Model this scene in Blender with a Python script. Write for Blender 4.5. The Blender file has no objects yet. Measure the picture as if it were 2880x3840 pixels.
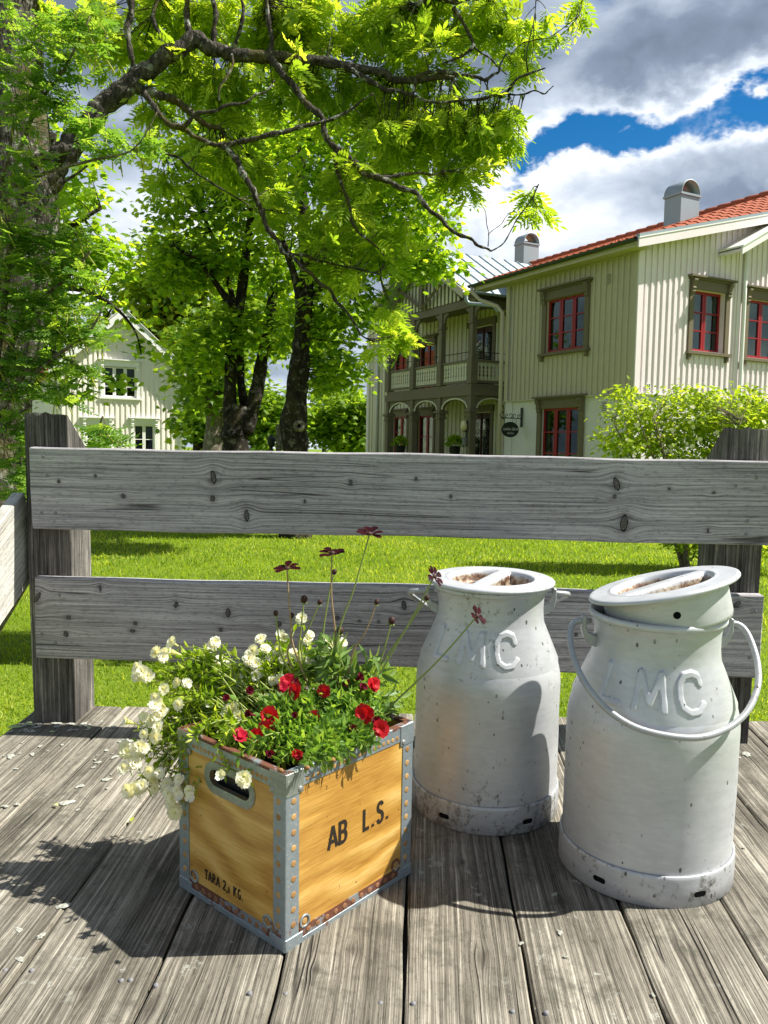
import bpy, bmesh, math, random
import numpy as np
from mathutils import Vector, Matrix
random.seed(7); RNG = np.random.default_rng(11)
S = bpy.context.scene
COL = S.collection
# ------------------------------------------------------------------ camera
F = 3103.2; ROLL = 0.0173; EYE = 1.65; PITCH = 0.0772; PITCH_D = 0.1177; EYE_D = 0.86
def basis(p):
    fw = np.array([0, math.cos(p), -math.sin(p)]); up = np.array([0, math.sin(p), math.cos(p)]); rt = np.array([1., 0, 0])
    c, s = math.cos(ROLL), math.sin(ROLL)
    return fw, c*rt + s*up, -s*rt + c*up
FW, RT, UP = basis(PITCH); FWD, RTD, UPD = basis(PITCH_D)
cam = bpy.data.cameras.new('camera'); camo = bpy.data.objects.new('camera', cam); COL.objects.link(camo)
cam.sensor_fit = 'VERTICAL'; cam.sensor_height = 36; cam.lens = F/3840*36; cam.clip_start = 0.05; cam.clip_end = 3000
camo.matrix_world = Matrix(((RT[0], UP[0], -FW[0], 0), (RT[1], UP[1], -FW[1], 0), (RT[2], UP[2], -FW[2], EYE), (0, 0, 0, 1)))
S.camera = camo
# ------------------------------------------------------------------ light
SUN_EL = math.radians(51); SUN_AZ = math.radians(1.0)      # azimuth: from +X (right) towards +Y (away)
sdir = Vector((math.cos(SUN_EL)*math.cos(SUN_AZ), math.cos(SUN_EL)*math.sin(SUN_AZ), math.sin(SUN_EL)))
sl = bpy.data.lights.new('sun', 'SUN'); sl.energy = 4.8; sl.angle = math.radians(0.53); sl.color = (1.0, 0.95, 0.86)
so = bpy.data.objects.new('sun', sl); COL.objects.link(so); so.rotation_euler = sdir.to_track_quat('Z', 'Y').to_euler()
S.view_settings.view_transform = 'Standard'; S.view_settings.look = 'None'; S.view_settings.gamma = 1.0
S.view_settings.use_curve_mapping = False; S.view_settings.exposure = 0.92
S.cycles.max_bounces = 8; S.cycles.transparent_max_bounces = 12; S.cycles.caustics_reflective = False; S.cycles.caustics_refractive = False
S.cycles.use_denoising = True

# ------------------------------------------------------------------ node helpers
def nd(nt, typ, **kw):
    n = nt.nodes.new(typ)
    for k, v in kw.items():
        if k == 'ins':
            for i, x in v.items():
                if isinstance(x, bpy.types.NodeSocket): nt.links.new(x, n.inputs[i])
                else: n.inputs[i].default_value = x
        elif k in n.inputs and not hasattr(n, k.lower()+'_dummy') and k[0].isupper():
            if isinstance(v, bpy.types.NodeSocket): nt.links.new(v, n.inputs[k])
            else: n.inputs[k].default_value = v
        else: setattr(n, k, v)
    return n
def mth(nt, op, a, b=0.0, c=None, clamp=False):
    ins = {0: a, 1: b}
    if c is not None: ins[2] = c
    return nd(nt, 'ShaderNodeMath', operation=op, use_clamp=clamp, ins=ins).outputs[0]
def vmul(nt, v, s): return nd(nt, 'ShaderNodeVectorMath', operation='MULTIPLY', ins={0: v, 1: s}).outputs[0]
def vadd(nt, v, s): return nd(nt, 'ShaderNodeVectorMath', operation='ADD', ins={0: v, 1: s}).outputs[0]
def noise(nt, v, scale=5, detail=4, rough=0.55, dist=0.0):
    return nd(nt, 'ShaderNodeTexNoise', Vector=v, Scale=scale, Detail=detail, Roughness=rough, Distortion=dist).outputs[0]
def sstep(nt, x, a, b, lo=0.0, hi=1.0):
    n = nd(nt, 'ShaderNodeMapRange', interpolation_type='SMOOTHSTEP', ins={0: x, 1: a, 2: b, 3: lo, 4: hi})
    return n.outputs[0]
def ramp(nt, x, stops):
    n = nd(nt, 'ShaderNodeValToRGB', ins={0: x}); e = n.color_ramp.elements
    while len(e) < len(stops): e.new(0.5)
    for el, (p, c) in zip(e, stops): el.position = p; el.color = (*c, 1)
    return n.outputs[0]
def mixc(nt, f, a, b, mode='MIX'):
    n = nd(nt, 'ShaderNodeMix', data_type='RGBA', blend_type=mode)
    for i, x in ((0, f), (6, a), (7, b)):
        if isinstance(x, bpy.types.NodeSocket): nt.links.new(x, n.inputs[i])
        else: n.inputs[i].default_value = (*x, 1) if isinstance(x, tuple) and len(x) == 3 else x
    return n.outputs[2]
MATS = {}
def newmat(name, rough=0.6, metal=0.0, spec=0.5, color=None):
    m = bpy.data.materials.new(name); m.use_nodes = True; nt = m.node_tree; b = nt.nodes['Principled BSDF']
    b.inputs['Roughness'].default_value = rough; b.inputs['Metallic'].default_value = metal; b.inputs['Specular IOR Level'].default_value = spec
    if color: b.inputs['Base Color'].default_value = (*color, 1)
    MATS[name] = m
    return m, nt, b
def setc(nt, b, c): nt.links.new(c, b.inputs['Base Color'])
def bump(nt, b, hgt, strength=0.4, dist=0.002):
    n = nd(nt, 'ShaderNodeBump', Strength=strength, Distance=dist, Height=hgt); nt.links.new(n.outputs[0], b.inputs['Normal'])
def ocoord(nt): return nd(nt, 'ShaderNodeTexCoord').outputs['Object']
def orand(nt): return nd(nt, 'ShaderNodeObjectInfo').outputs['Random']

# ------------------------------------------------------------------ world: Nishita sky behind broken cumulus
W = bpy.data.worlds.new('World'); S.world = W; W.use_nodes = True
nt = W.node_tree; nt.nodes.clear()
sky = nd(nt, 'ShaderNodeTexSky', sky_type='NISHITA', sun_disc=False, sun_elevation=SUN_EL, sun_rotation=math.radians(90)-SUN_AZ, altitude=100, air_density=1.0, dust_density=0.3, ozone_density=3.0)
skyc = nd(nt, 'ShaderNodeHueSaturation', Saturation=1.45, Value=0.62, Color=sky.outputs[0]).outputs[0]
bg1 = nd(nt, 'ShaderNodeBackground', Color=skyc, Strength=0.10)
dirv = nd(nt, 'ShaderNodeTexCoord').outputs['Generated']
sp = nd(nt, 'ShaderNodeSeparateXYZ', Vector=dirv)
zz = mth(nt, 'ADD', mth(nt, 'MAXIMUM', sp.outputs[2], 0.0), 0.18)
uu = mth(nt, 'DIVIDE', sp.outputs[0], zz); vv = mth(nt, 'DIVIDE', sp.outputs[1], zz)
uv = nd(nt, 'ShaderNodeCombineXYZ', X=uu, Y=vv, Z=0.3).outputs[0]
dv3 = vmul(nt, dirv, (1.0, 1.0, 1.5))
big = noise(nt, vadd(nt, uv, (3.1, 1.7, 0)), 0.9, 2, 0.5)
def cloudf(off):
    p = vadd(nt, dv3, off); wq = vadd(nt, p, vmul(nt, nd(nt, 'ShaderNodeTexNoise', Vector=p, Scale=7.0, Detail=3.0).outputs['Color'], (0.10, 0.10, 0.10)))
    n1 = noise(nt, wq, 3.4, 8, 0.55)
    n2 = mth(nt, 'ABSOLUTE', mth(nt, 'SUBTRACT', noise(nt, wq, 7.0, 5, 0.5), 0.5))        # billows
    return mth(nt, 'SUBTRACT', n1, mth(nt, 'MULTIPLY', n2, 0.55))
fb = mth(nt, 'ADD', cloudf((0, 0, 0)), 0.06); fb2 = mth(nt, 'ADD', cloudf((0.020, 0.0, 0.040)), 0.06)
line = mth(nt, 'ADD', mth(nt, 'MULTIPLY', mth(nt, 'SUBTRACT', uu, 0.316), -0.52), 1.835)
dl = mth(nt, 'DIVIDE', mth(nt, 'ADD', mth(nt, 'SUBTRACT', vv, line), mth(nt, 'MULTIPLY', mth(nt, 'SUBTRACT', noise(nt, dv3, 11.0, 5, 0.6), 0.5), 0.42)), 0.115)
gap = mth(nt, 'MULTIPLY', mth(nt, 'EXPONENT', mth(nt, 'MULTIPLY', mth(nt, 'MULTIPLY', dl, dl), -1.0)), sstep(nt, uu, 0.14, 0.34))
cov = mth(nt, 'ADD', mth(nt, 'MULTIPLY', mth(nt, 'SUBTRACT', fb, 0.5), 2.0), mth(nt, 'MULTIPLY', mth(nt, 'SUBTRACT', big, 0.5), 1.1))
cov = mth(nt, 'SUBTRACT', mth(nt, 'ADD', cov, 0.74), mth(nt, 'MULTIPLY', gap, 0.82))
mask = sstep(nt, cov, 0.24, 0.52)
lit = mth(nt, 'MULTIPLY', mth(nt, 'SUBTRACT', fb, fb2), 1.9)
dw = mth(nt, 'DIVIDE', mth(nt, 'SUBTRACT', dl, 2.2), 2.6)
thick = sstep(nt, mth(nt, 'SUBTRACT', cov, mth(nt, 'MULTIPLY', mth(nt, 'EXPONENT', mth(nt, 'MULTIPLY', mth(nt, 'MULTIPLY', dw, dw), -1.0)), 0.22)), 0.40, 1.05)
hi = sstep(nt, sp.outputs[2], 0.345, 0.42)                     # towards the zenith one looks at shaded cloud bases
base = mth(nt, 'SUBTRACT', 0.90, mth(nt, 'ADD', mth(nt, 'MULTIPLY', hi, 0.44), mth(nt, 'MULTIPLY', thick, 0.50)))
br = mth(nt, 'MAXIMUM', mth(nt, 'ADD', base, lit), 0.12)
cc = ramp(nt, br, [(0.0, (0.10, 0.125, 0.17)), (0.35, (0.19, 0.235, 0.315)), (0.62, (0.42, 0.48, 0.57)), (1.0, (0.92, 0.94, 0.96))])
bg2 = nd(nt, 'ShaderNodeBackground', Color=cc, Strength=0.80)
mx = nd(nt, 'ShaderNodeMixShader', ins={0: mask, 1: bg1.outputs[0], 2: bg2.outputs[0]})
wo = nd(nt, 'ShaderNodeOutputWorld'); nt.links.new(mx.outputs[0], wo.inputs[0])

# ------------------------------------------------------------------ pixel helpers (a pixel is only a direction)
O_W = np.array([0, 0, EYE]); O_D = np.array([0, 0, EYE_D])
def ray(x, y): return FW + RT*(x-1440)/F + UP*(1920-y)/F
def rayd(x, y): return FWD + RTD*(x-1440)/F + UPD*(1920-y)/F
def atY(x, y, Y): d = ray(x, y); return O_W + d*(Y/d[1])
def atYd(x, y, Y): d = rayd(x, y); return O_D + d*(Y/d[1])
def onzd(x, y, z=0.0): d = rayd(x, y); return O_D + d*((z-EYE_D)/d[2])
def onxd(x, y, X): d = rayd(x, y); return O_D + d*(X/d[0])
DECK = Matrix.Translation((0, 0, EYE)) @ Matrix.Rotation(PITCH_D-PITCH, 4, 'X') @ Matrix.Translation((0, 0, -EYE_D))

# ------------------------------------------------------------------ object helpers
def tag(o, label=None, cat=None, group=None, kind=None):
    if label: o['label'] = label
    if cat: o['category'] = cat
    if group: o['group'] = group
    if kind: o['kind'] = kind
    return o
def empty(name, mw=None, label=None, cat=None, group=None):
    o = bpy.data.objects.new(name, None); COL.objects.link(o); o.empty_display_size = 0.05
    if mw is not None: o.matrix_world = mw
    return tag(o, label, cat, group)
def link(name, me, parent=None, ml=None):
    o = bpy.data.objects.new(name, me); COL.objects.link(o); o.parent = parent
    if ml is not None: o.matrix_local = ml
    return o
class MB:
    def __init__(s): s.v = []; s.f = []
    def add(s, v, f):
        n = len(s.v); s.v += [tuple(map(float, p)) for p in v]; s.f += [tuple(i+n for i in q) for q in f]; return s
    def box(s, x0, x1, y0, y1, z0, z1):
        return s.add([(x, y, z) for x in (x0, x1) for y in (y0, y1) for z in (z0, z1)], [(0, 1, 3, 2), (4, 6, 7, 5), (0, 4, 5, 1), (2, 3, 7, 6), (0, 2, 6, 4), (1, 5, 7, 3)])
    def hexa(s, lo, hi):      # two quads of 4 points
        return s.add(list(lo)+list(hi), [(3, 2, 1, 0), (4, 5, 6, 7)] + [(i, (i+1) % 4, 4+(i+1) % 4, 4+i) for i in range(4)])
    def prism(s, poly, ext):  # poly: 3d points, ext: extrusion vector
        n = len(poly); e = np.array(ext, float); p = [np.array(q, float) for q in poly]
        return s.add(p+[q+e for q in p], [tuple(range(n))[::-1], tuple(range(n, 2*n))] + [(i, (i+1) % n, n+(i+1) % n, n+i) for i in range(n)])
    def tube(s, pts, rad, n=8, cap=True):
        pts = [np.array(p, float) for p in pts]; m = len(pts)
        rad = [rad]*m if np.isscalar(rad) else rad
        V = []; prev = None
        for i, p in enumerate(pts):
            d = pts[min(i+1, m-1)] - pts[max(i-1, 0)]; d = d/(np.linalg.norm(d)+1e-9)
            if prev is None:
                a = np.array([0, 0, 1.]) if abs(d[2]) < 0.9 else np.array([1., 0, 0]); x = np.cross(d, a)
            else: x = prev - d*(prev@d)
            x = x/(np.linalg.norm(x)+1e-9); prev = x; y = np.cross(d, x)
            V += [p + rad[i]*(math.cos(t)*x + math.sin(t)*y) for t in (2*math.pi*k/n for k in range(n))]
        Fc = [(i*n+k, i*n+(k+1) % n, (i+1)*n+(k+1) % n, (i+1)*n+k) for i in range(m-1) for k in range(n)]
        if cap: Fc += [tuple(range(n))[::-1], tuple(range((m-1)*n, m*n))]
        return s.add(V, Fc)
    def lathe(s, prof, n=48, cap0=False, cap1=False, c=(0, 0, 0)):
        V = [(c[0]+r*math.cos(2*math.pi*k/n), c[1]+r*math.sin(2*math.pi*k/n), c[2]+z) for r, z in prof for k in range(n)]
        m = len(prof); Fc = [(i*n+k, i*n+(k+1) % n, (i+1)*n+(k+1) % n, (i+1)*n+k) for i in range(m-1) for k in range(n)]
        if cap0: Fc.append(tuple(range(n))[::-1])
        if cap1: Fc.append(tuple(range((m-1)*n, m*n)))
        return s.add(V, Fc)
    def mesh(s, name, mat, smooth=False, bevel=0.0, recalc=True, seg=1):
        me = bpy.data.meshes.new(name); me.from_pydata(s.v, [], s.f)
        if bevel or recalc:
            bm = bmesh.new(); bm.from_mesh(me)
            if recalc: bmesh.ops.recalc_face_normals(bm, faces=bm.faces)
            if bevel: bmesh.ops.bevel(bm, geom=bm.edges[:], offset=bevel, segments=seg, affect='EDGES', clamp_overlap=True)
            bm.to_mesh(me); bm.free()
        if smooth: me.shade_smooth()
        me.materials.append(MATS[mat] if isinstance(mat, str) else mat)
        return me
    def build(s, name, mat, parent=None, ml=None, **kw): return link(name, s.mesh(name, mat, **kw), parent, ml)
def BOX(name, mat, parent, x0, x1, y0, y1, z0, z1, bevel=0.0): return MB().box(min(x0, x1), max(x0, x1), min(y0, y1), max(y0, y1), min(z0, z1), max(z0, z1)).build(name, mat, parent, bevel=bevel)

def unit(a): return a/(np.linalg.norm(a, axis=-1, keepdims=True)+1e-9)
def frames(d, n):
    d = unit(d); x = unit(np.cross(d, n)); z = np.cross(x, d)
    return np.stack([x, d, z], -1)          # columns x,d,z
def inst_mesh(name, tv, tf, pos, rot, scl, rnd, mat, smooth=False):
    tv = np.asarray(tv, float); n = len(pos); k = len(tv)
    V = np.einsum('nij,kj->nki', rot, tv)*np.asarray(scl)[:, None, None] + pos[:, None, :]
    V = V.reshape(-1, 3)
    lens = np.array([len(q) for q in tf]); flat = np.concatenate([np.array(q) for q in tf])
    L = (flat[None, :] + (np.arange(n)*k)[:, None]).reshape(-1)
    tot = np.tile(lens, n); st = np.concatenate([[0], np.cumsum(tot)[:-1]])
    me = bpy.data.meshes.new(name); me.vertices.add(len(V)); me.vertices.foreach_set('co', V.astype(np.float32).reshape(-1))
    me.loops.add(len(L)); me.loops.foreach_set('vertex_index', L.astype(np.int32))
    me.polygons.add(len(tot)); me.polygons.foreach_set('loop_start', st.astype(np.int32)); me.polygons.foreach_set('loop_total', tot.astype(np.int32))
    me.update(calc_edges=True)
    a = me.attributes.new('rnd', 'FLOAT', 'POINT'); a.data.foreach_set('value', np.repeat(np.asarray(rnd, np.float32), k))
    me.materials.append(MATS[mat])
    if smooth: me.shade_smooth()
    return me
def foliage(root, tv, tf, pos, d, nrm, scl, mat, nparts=300, part='leaf', rest='foliage', rank=None):
    """pos in root-local coordinates; the nparts best ranked leaves become parts, the rest one stuff mesh"""
    pos = np.asarray(pos, float); rot = frames(np.asarray(d, float), np.asarray(nrm, float)); scl = np.asarray(scl, float); n = len(pos)
    idx = np.argsort(rank) if rank is not None else RNG.permutation(n)
    k = min(nparts, n); a, b = idx[:k], idx[k:]
    rnd = RNG.random(n)
    if k:
        me = inst_mesh(part, tv, tf, np.zeros((1, 3)), np.eye(3)[None], np.ones(1), np.array([0.5]), mat)
        for i in a:
            M = np.eye(4); M[:3, :3] = rot[i]*scl[i]; M[:3, 3] = pos[i]
            link(part, me, root, Matrix(M.tolist()))
    if len(b):
        o = link(rest, inst_mesh(rest, tv, tf, pos[b], rot[b], scl[b], rnd[b], mat), root); o['kind'] = 'stuff'
def leaflet(l=1.0, w=0.35, fold=0.10, droop=0.12):
    fw_ = fold*w*l; v = [(0, 0, 0), (-w*.42*l, .28*l, fw_), (-w*.5*l, .55*l, fw_-droop*.3*l), (0, l, -droop*l), (w*.5*l, .55*l, fw_-droop*.3*l), (w*.42*l, .28*l, fw_), (0, .5*l, -droop*.2*l)]
    return v, [(0, 6, 2, 1), (6, 3, 2), (0, 5, 4, 6), (6, 4, 3)]
def compound(npairs, rach, l, w, term=True, start=0.3, ang=1.05, stalk=0.006, droop=0.15):
    V = []; Fc = []
    def put(v, f, p, a, s=1.0):
        c, sn = math.cos(a), math.sin(a); n = len(V)
        for x, y, z in v: V.append((p[0]+s*(c*x-sn*y), p[1]+s*(sn*x+c*y), p[2]+s*z))
        Fc.extend(tuple(i+n for i in q) for q in f)
    lv, lf = leaflet(l, w)
    for i in range(npairs):
        t = start + (1-start)*i/max(npairs-(0 if term else 1), 1); y = rach*t; z = -droop*rach*t*t
        for sg in (1, -1): put(lv, lf, (0, y, z), sg*ang, 0.8+0.25*math.sin(math.pi*min(1, (i+1)/npairs)))
    if term: put(lv, lf, (0, rach, -droop*rach), 0)
    n = len(V); V += [(-stalk, 0, 0), (stalk, 0, 0), (stalk*.4, rach, -droop*rach), (-stalk*.4, rach, -droop*rach), (-stalk*.8, rach*.5, -droop*rach*.25), (stalk*.8, rach*.5, -droop*rach*.25)]
    Fc += [(n, n+1, n+5, n+4), (n+4, n+5, n+2, n+3)]
    return V, Fc
# ------------------------------------------------------------------ materials
def weathered(name, stops, fibre=70.0, knot=(5.0, 5.0), knotgate=0.72, bumpd=0.003, blotch=0.5, lichen=0.0, crackw=0.008, warm=None, knots=()):
    m, nt, b = newmat(name, 0.85, 0, 0.25)
    co = ocoord(nt); r = orand(nt)
    off = nd(nt, 'ShaderNodeCombineXYZ', X=mth(nt, 'MULTIPLY', r, 37.0), Y=mth(nt, 'MULTIPLY', r, 13.0), Z=mth(nt, 'MULTIPLY', r, 5.0)).outputs[0]
    co0 = co; co = vadd(nt, co, off)
    kv = nd(nt, 'ShaderNodeTexVoronoi', feature='F1', Vector=vmul(nt, co, (knot[0], knot[1], 1.0)), Scale=1.0, Randomness=0.9)
    gate = mth(nt, 'GREATER_THAN', nd(nt, 'ShaderNodeSeparateColor', Color=kv.outputs['Color']).outputs[0], knotgate)
    d = kv.outputs['Distance']
    infl = mth(nt, 'MULTIPLY', mth(nt, 'EXPONENT', mth(nt, 'MULTIPLY', mth(nt, 'MULTIPLY', d, d), -22.0)), gate)
    sp = nd(nt, 'ShaderNodeSeparateXYZ', Vector=co)
    wob = mth(nt, 'MULTIPLY', mth(nt, 'SUBTRACT', noise(nt, vmul(nt, co, (1.3, 3, 3)), 1.0, 2), 0.5), 0.022)
    yy = mth(nt, 'ADD', mth(nt, 'ADD', sp.outputs[1], wob), mth(nt, 'MULTIPLY', infl, 0.035))
    kmask = None
    if knots:
        s0 = nd(nt, 'ShaderNodeSeparateXYZ', Vector=co0)
        for (kx, ky, ra, rb) in knots:
            dx = mth(nt, 'SUBTRACT', s0.outputs[0], kx); dy = mth(nt, 'SUBTRACT', s0.outputs[1], ky)
            ex = mth(nt, 'DIVIDE', dx, ra*3.6); ey = mth(nt, 'DIVIDE', dy, rb*1.7)
            e = mth(nt, 'EXPONENT', mth(nt, 'MULTIPLY', mth(nt, 'ADD', mth(nt, 'MULTIPLY', ex, ex), mth(nt, 'MULTIPLY', ey, ey)), -1.0))
            yy = mth(nt, 'SUBTRACT', yy, mth(nt, 'MULTIPLY', mth(nt, 'MULTIPLY', dy, e), 0.85))
            fx = mth(nt, 'DIVIDE', dx, ra*1.5); fy = mth(nt, 'DIVIDE', dy, rb*1.35); kk = mth(nt, 'EXPONENT', mth(nt, 'MULTIPLY', mth(nt, 'ADD', mth(nt, 'MULTIPLY', fx, fx), mth(nt, 'MULTIPLY', fy, fy)), -1.0))
            kmask = kk if kmask is None else mth(nt, 'MAXIMUM', kmask, kk)
    gv = nd(nt, 'ShaderNodeCombineXYZ', X=mth(nt, 'MULTIPLY', sp.outputs[0], 2.2), Y=mth(nt, 'MULTIPLY', yy, fibre), Z=mth(nt, 'MULTIPLY', sp.outputs[2], fibre*.6)).outputs[0]
    fib = noise(nt, gv, 1.0, 3, 0.6)
    gv2 = nd(nt, 'ShaderNodeCombineXYZ', X=mth(nt, 'MULTIPLY', sp.outputs[0], 5.0), Y=mth(nt, 'MULTIPLY', yy, fibre*3.2), Z=mth(nt, 'MULTIPLY', sp.outputs[2], fibre*2)).outputs[0]
    fine = noise(nt, gv2, 1.0, 3, 0.7)
    cv = nd(nt, 'ShaderNodeCombineXYZ', X=mth(nt, 'MULTIPLY', sp.outputs[0], 0.45), Y=mth(nt, 'MULTIPLY', yy, 24.0), Z=mth(nt, 'MULTIPLY', sp.outputs[2], 9.0)).outputs[0]
    cr = mth(nt, 'ABSOLUTE', mth(nt, 'SUBTRACT', noise(nt, cv, 1.0, 1, 0.4), 0.52))
    crm = mth(nt, 'MULTIPLY', sstep(nt, cr, 0.0, crackw, 1.0, 0.0), sstep(nt, noise(nt, vmul(nt, co, (2.5, 6, 6)), 1.0, 2), 0.50, 0.60))
    bl = noise(nt, vmul(nt, co, (3.0, 7.0, 5.0)), 1.0, 4, 0.6)
    val = mth(nt, 'ADD', mth(nt, 'ADD', mth(nt, 'MULTIPLY', fib, 0.50), mth(nt, 'MULTIPLY', fine, 0.50)), mth(nt, 'MULTIPLY', mth(nt, 'SUBTRACT', bl, 0.5), blotch))
    col = ramp(nt, val, stops)
    spk = noise(nt, vmul(nt, co, (60, 170, 120)), 1.0, 4, 0.75)
    col = mixc(nt, mth(nt, 'MULTIPLY', sstep(nt, spk, 0.50, 0.66), 0.55), col, mixc(nt, 1.0, col, (0.42, 0.42, 0.42), 'MULTIPLY'))
    if warm: col = mixc(nt, mth(nt, 'MULTIPLY', sstep(nt, noise(nt, vmul(nt, co, (2, 9, 4)), 1.3, 3), 0.52, 0.7), 0.6), col, warm, 'MULTIPLY')
    kn = mth(nt, 'MULTIPLY', sstep(nt, d, 0.085, 0.13, 1.0, 0.0), gate)
    col = mixc(nt, mth(nt, 'MULTIPLY', kn, 0.6), col, (0.055, 0.05, 0.045))
    ring = mth(nt, 'MULTIPLY', mth(nt, 'MULTIPLY', sstep(nt, mth(nt, 'ABSOLUTE', mth(nt, 'SUBTRACT', d, 0.11)), 0.0, 0.02, 1.0, 0.0), gate), 0.7)
    col = mixc(nt, ring, col, (0.03, 0.027, 0.025))
    col = mixc(nt, mth(nt, 'MULTIPLY', crm, 0.85), col, (0.02, 0.018, 0.016))
    if kmask is not None: col = mixc(nt, mth(nt, 'MULTIPLY', kmask, 0.62), col, mixc(nt, 1.0, col, (0.30, 0.29, 0.28), 'MULTIPLY'))
    if lichen:
        wc = nd(nt, 'ShaderNodeTexCoord').outputs['Object']
        ln = noise(nt, vmul(nt, co, (1, 1, 1)), 26.0, 5, 0.7); lb = noise(nt, co, 3.0, 2)
        lm = mth(nt, 'MULTIPLY', sstep(nt, ln, 0.60, 0.66), sstep(nt, lb, 0.5, 0.62))
        col = mixc(nt, mth(nt, 'MULTIPLY', lm, lichen), col, (0.46, 0.48, 0.42))
        dk = sstep(nt, noise(nt, co, 9.0, 5, 0.75), 0.52, 0.66)
        col = mixc(nt, mth(nt, 'MULTIPLY', dk, 0.55), col, (0.06, 0.06, 0.045))
    setc(nt, b, col)
    hgt = mth(nt, 'SUBTRACT', mth(nt, 'ADD', mth(nt, 'MULTIPLY', fib, 0.6), mth(nt, 'MULTIPLY', fine, 0.5)), mth(nt, 'ADD', mth(nt, 'MULTIPLY', crm, 1.2), mth(nt, 'MULTIPLY', ring, 0.5)))
    bump(nt, b, hgt, 0.75, bumpd)
DECKC = [(0.34, (0.040, 0.036, 0.028)), (0.45, (0.130, 0.118, 0.094)), (0.55, (0.245, 0.225, 0.182)), (0.68, (0.55, 0.515, 0.43))]
weathered('deck_wood', DECKC, 170, (4.2, 5.0), 2.0, 0.004, 0.42, 0.6)
RAILC = [(0.32, (0.075, 0.072, 0.076)), (0.43, (0.265, 0.255, 0.268)), (0.55, (0.45, 0.435, 0.45)), (0.68, (0.68, 0.66, 0.67))]
weathered('rail_wood', RAILC, 190, (5.5, 6.0), 2.0, 0.0025, 0.14)
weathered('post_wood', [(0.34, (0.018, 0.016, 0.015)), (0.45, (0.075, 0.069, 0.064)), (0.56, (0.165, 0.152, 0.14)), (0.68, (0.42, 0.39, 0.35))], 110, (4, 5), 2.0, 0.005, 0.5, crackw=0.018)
weathered('bleached_wood', [(0.30, (0.16, 0.15, 0.13)), (0.44, (0.42, 0.41, 0.37)), (0.56, (0.62, 0.61, 0.56)), (0.75, (0.74, 0.72, 0.68))], 130, (5, 6), 2.0, 0.003, 0.3)

# amber lacquered plywood
m, nt, b = newmat('amber_ply', 0.38, 0, 0.5); co = ocoord(nt); r = orand(nt)
co2 = vadd(nt, co, nd(nt, 'ShaderNodeCombineXYZ', X=mth(nt, 'MULTIPLY', r, 9.0), Y=mth(nt, 'MULTIPLY', r, 4.0), Z=0.0).outputs[0])
spz = nd(nt, 'ShaderNodeSeparateXYZ', Vector=co2)
wv = mth(nt, 'ADD', mth(nt, 'MULTIPLY', spz.outputs[2], 17.0), mth(nt, 'MULTIPLY', noise(nt, vmul(nt, co2, (2.6, 2.6, 7.0)), 1.0, 2, 0.5), 4.2))
fig = mth(nt, 'ADD', mth(nt, 'MULTIPLY', mth(nt, 'SINE', mth(nt, 'MULTIPLY', wv, 6.28)), 0.5), 0.5)
gr = noise(nt, vmul(nt, co2, (14, 14, 260)), 1.0, 3, 0.6)
gr2 = noise(nt, vmul(nt, co2, (30, 30, 700)), 1.0, 2, 0.6)
bl = noise(nt, co2, 11.0, 4, 0.65)
low = sstep(nt, noise(nt, co2, 5.0, 1), 0.30, 0.62)
val = mth(nt, 'ADD', mth(nt, 'ADD', mth(nt, 'MULTIPLY', mth(nt, 'MULTIPLY', fig, low), 0.34), mth(nt, 'MULTIPLY', gr, 0.44)), mth(nt, 'ADD', mth(nt, 'ADD', mth(nt, 'MULTIPLY', bl, 0.14), 0.03), mth(nt, 'MULTIPLY', gr2, 0.36)))
col = ramp(nt, val, [(0.34, (0.28, 0.125, 0.02)), (0.48, (0.44, 0.225, 0.04)), (0.68, (0.58, 0.335, 0.075)), (0.92, (0.74, 0.50, 0.17))])
sc = sstep(nt, noise(nt, vmul(nt, co2, (60, 60, 22)), 1.0, 4, 0.8), 0.69, 0.74)
col = mixc(nt, mth(nt, 'MULTIPLY', sc, 0.55), col, (0.70, 0.55, 0.32))
dk = sstep(nt, noise(nt, co2, 95.0, 2, 0.5), 0.71, 0.76)
col = mixc(nt, mth(nt, 'MULTIPLY', dk, 0.8), col, (0.06, 0.03, 0.01))
setc(nt, b, col); b.inputs['Coat Weight'].default_value = 0.25; b.inputs['Coat Roughness'].default_value = 0.25
bump(nt, b, mth(nt, 'ADD', mth(nt, 'MULTIPLY', gr, 0.6), mth(nt, 'MULTIPLY', mth(nt, 'MULTIPLY', fig, low), 2.0)), 0.3, 0.0015)

def galv(name, rust, seed=0.0, basec=((0.20, 0.25, 0.28), (0.40, 0.46, 0.49))):
    m, nt, b = newmat(name, 0.5, 0.45, 0.5); co = vadd(nt, ocoord(nt), (seed, seed*2, 0)); co = vadd(nt, co, nd(nt, 'ShaderNodeCombineXYZ', X=mth(nt, 'MULTIPLY', orand(nt), 11.0), Y=0.0, Z=0.0).outputs[0])
    n1 = noise(nt, co, 45, 5, 0.7); n2 = noise(nt, co, 17, 5, 0.7); n3 = noise(nt, co, 160, 3, 0.6)
    c = mixc(nt, n1, basec[0], basec[1]); c = mixc(nt, sstep(nt, n3, 0.6, 0.72), c, (0.50, 0.53, 0.52))
    rm = sstep(nt, mth(nt, 'ADD', n2, rust), 0.60, 0.68)
    c = mixc(nt, rm, c, mixc(nt, n3, (0.055, 0.018, 0.010), (0.20, 0.075, 0.035)))
    setc(nt, b, c); nt.links.new(mth(nt, 'MULTIPLY', mth(nt, 'SUBTRACT', 1.0, rm), 0.5), b.inputs['Metallic']); nt.links.new(mth(nt, 'ADD', mth(nt, 'MULTIPLY', rm, 0.4), 0.42), b.inputs['Roughness'])
    bump(nt, b, mth(nt, 'ADD', n1, mth(nt, 'MULTIPLY', n3, 0.6)), 0.35, 0.0012)
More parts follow.
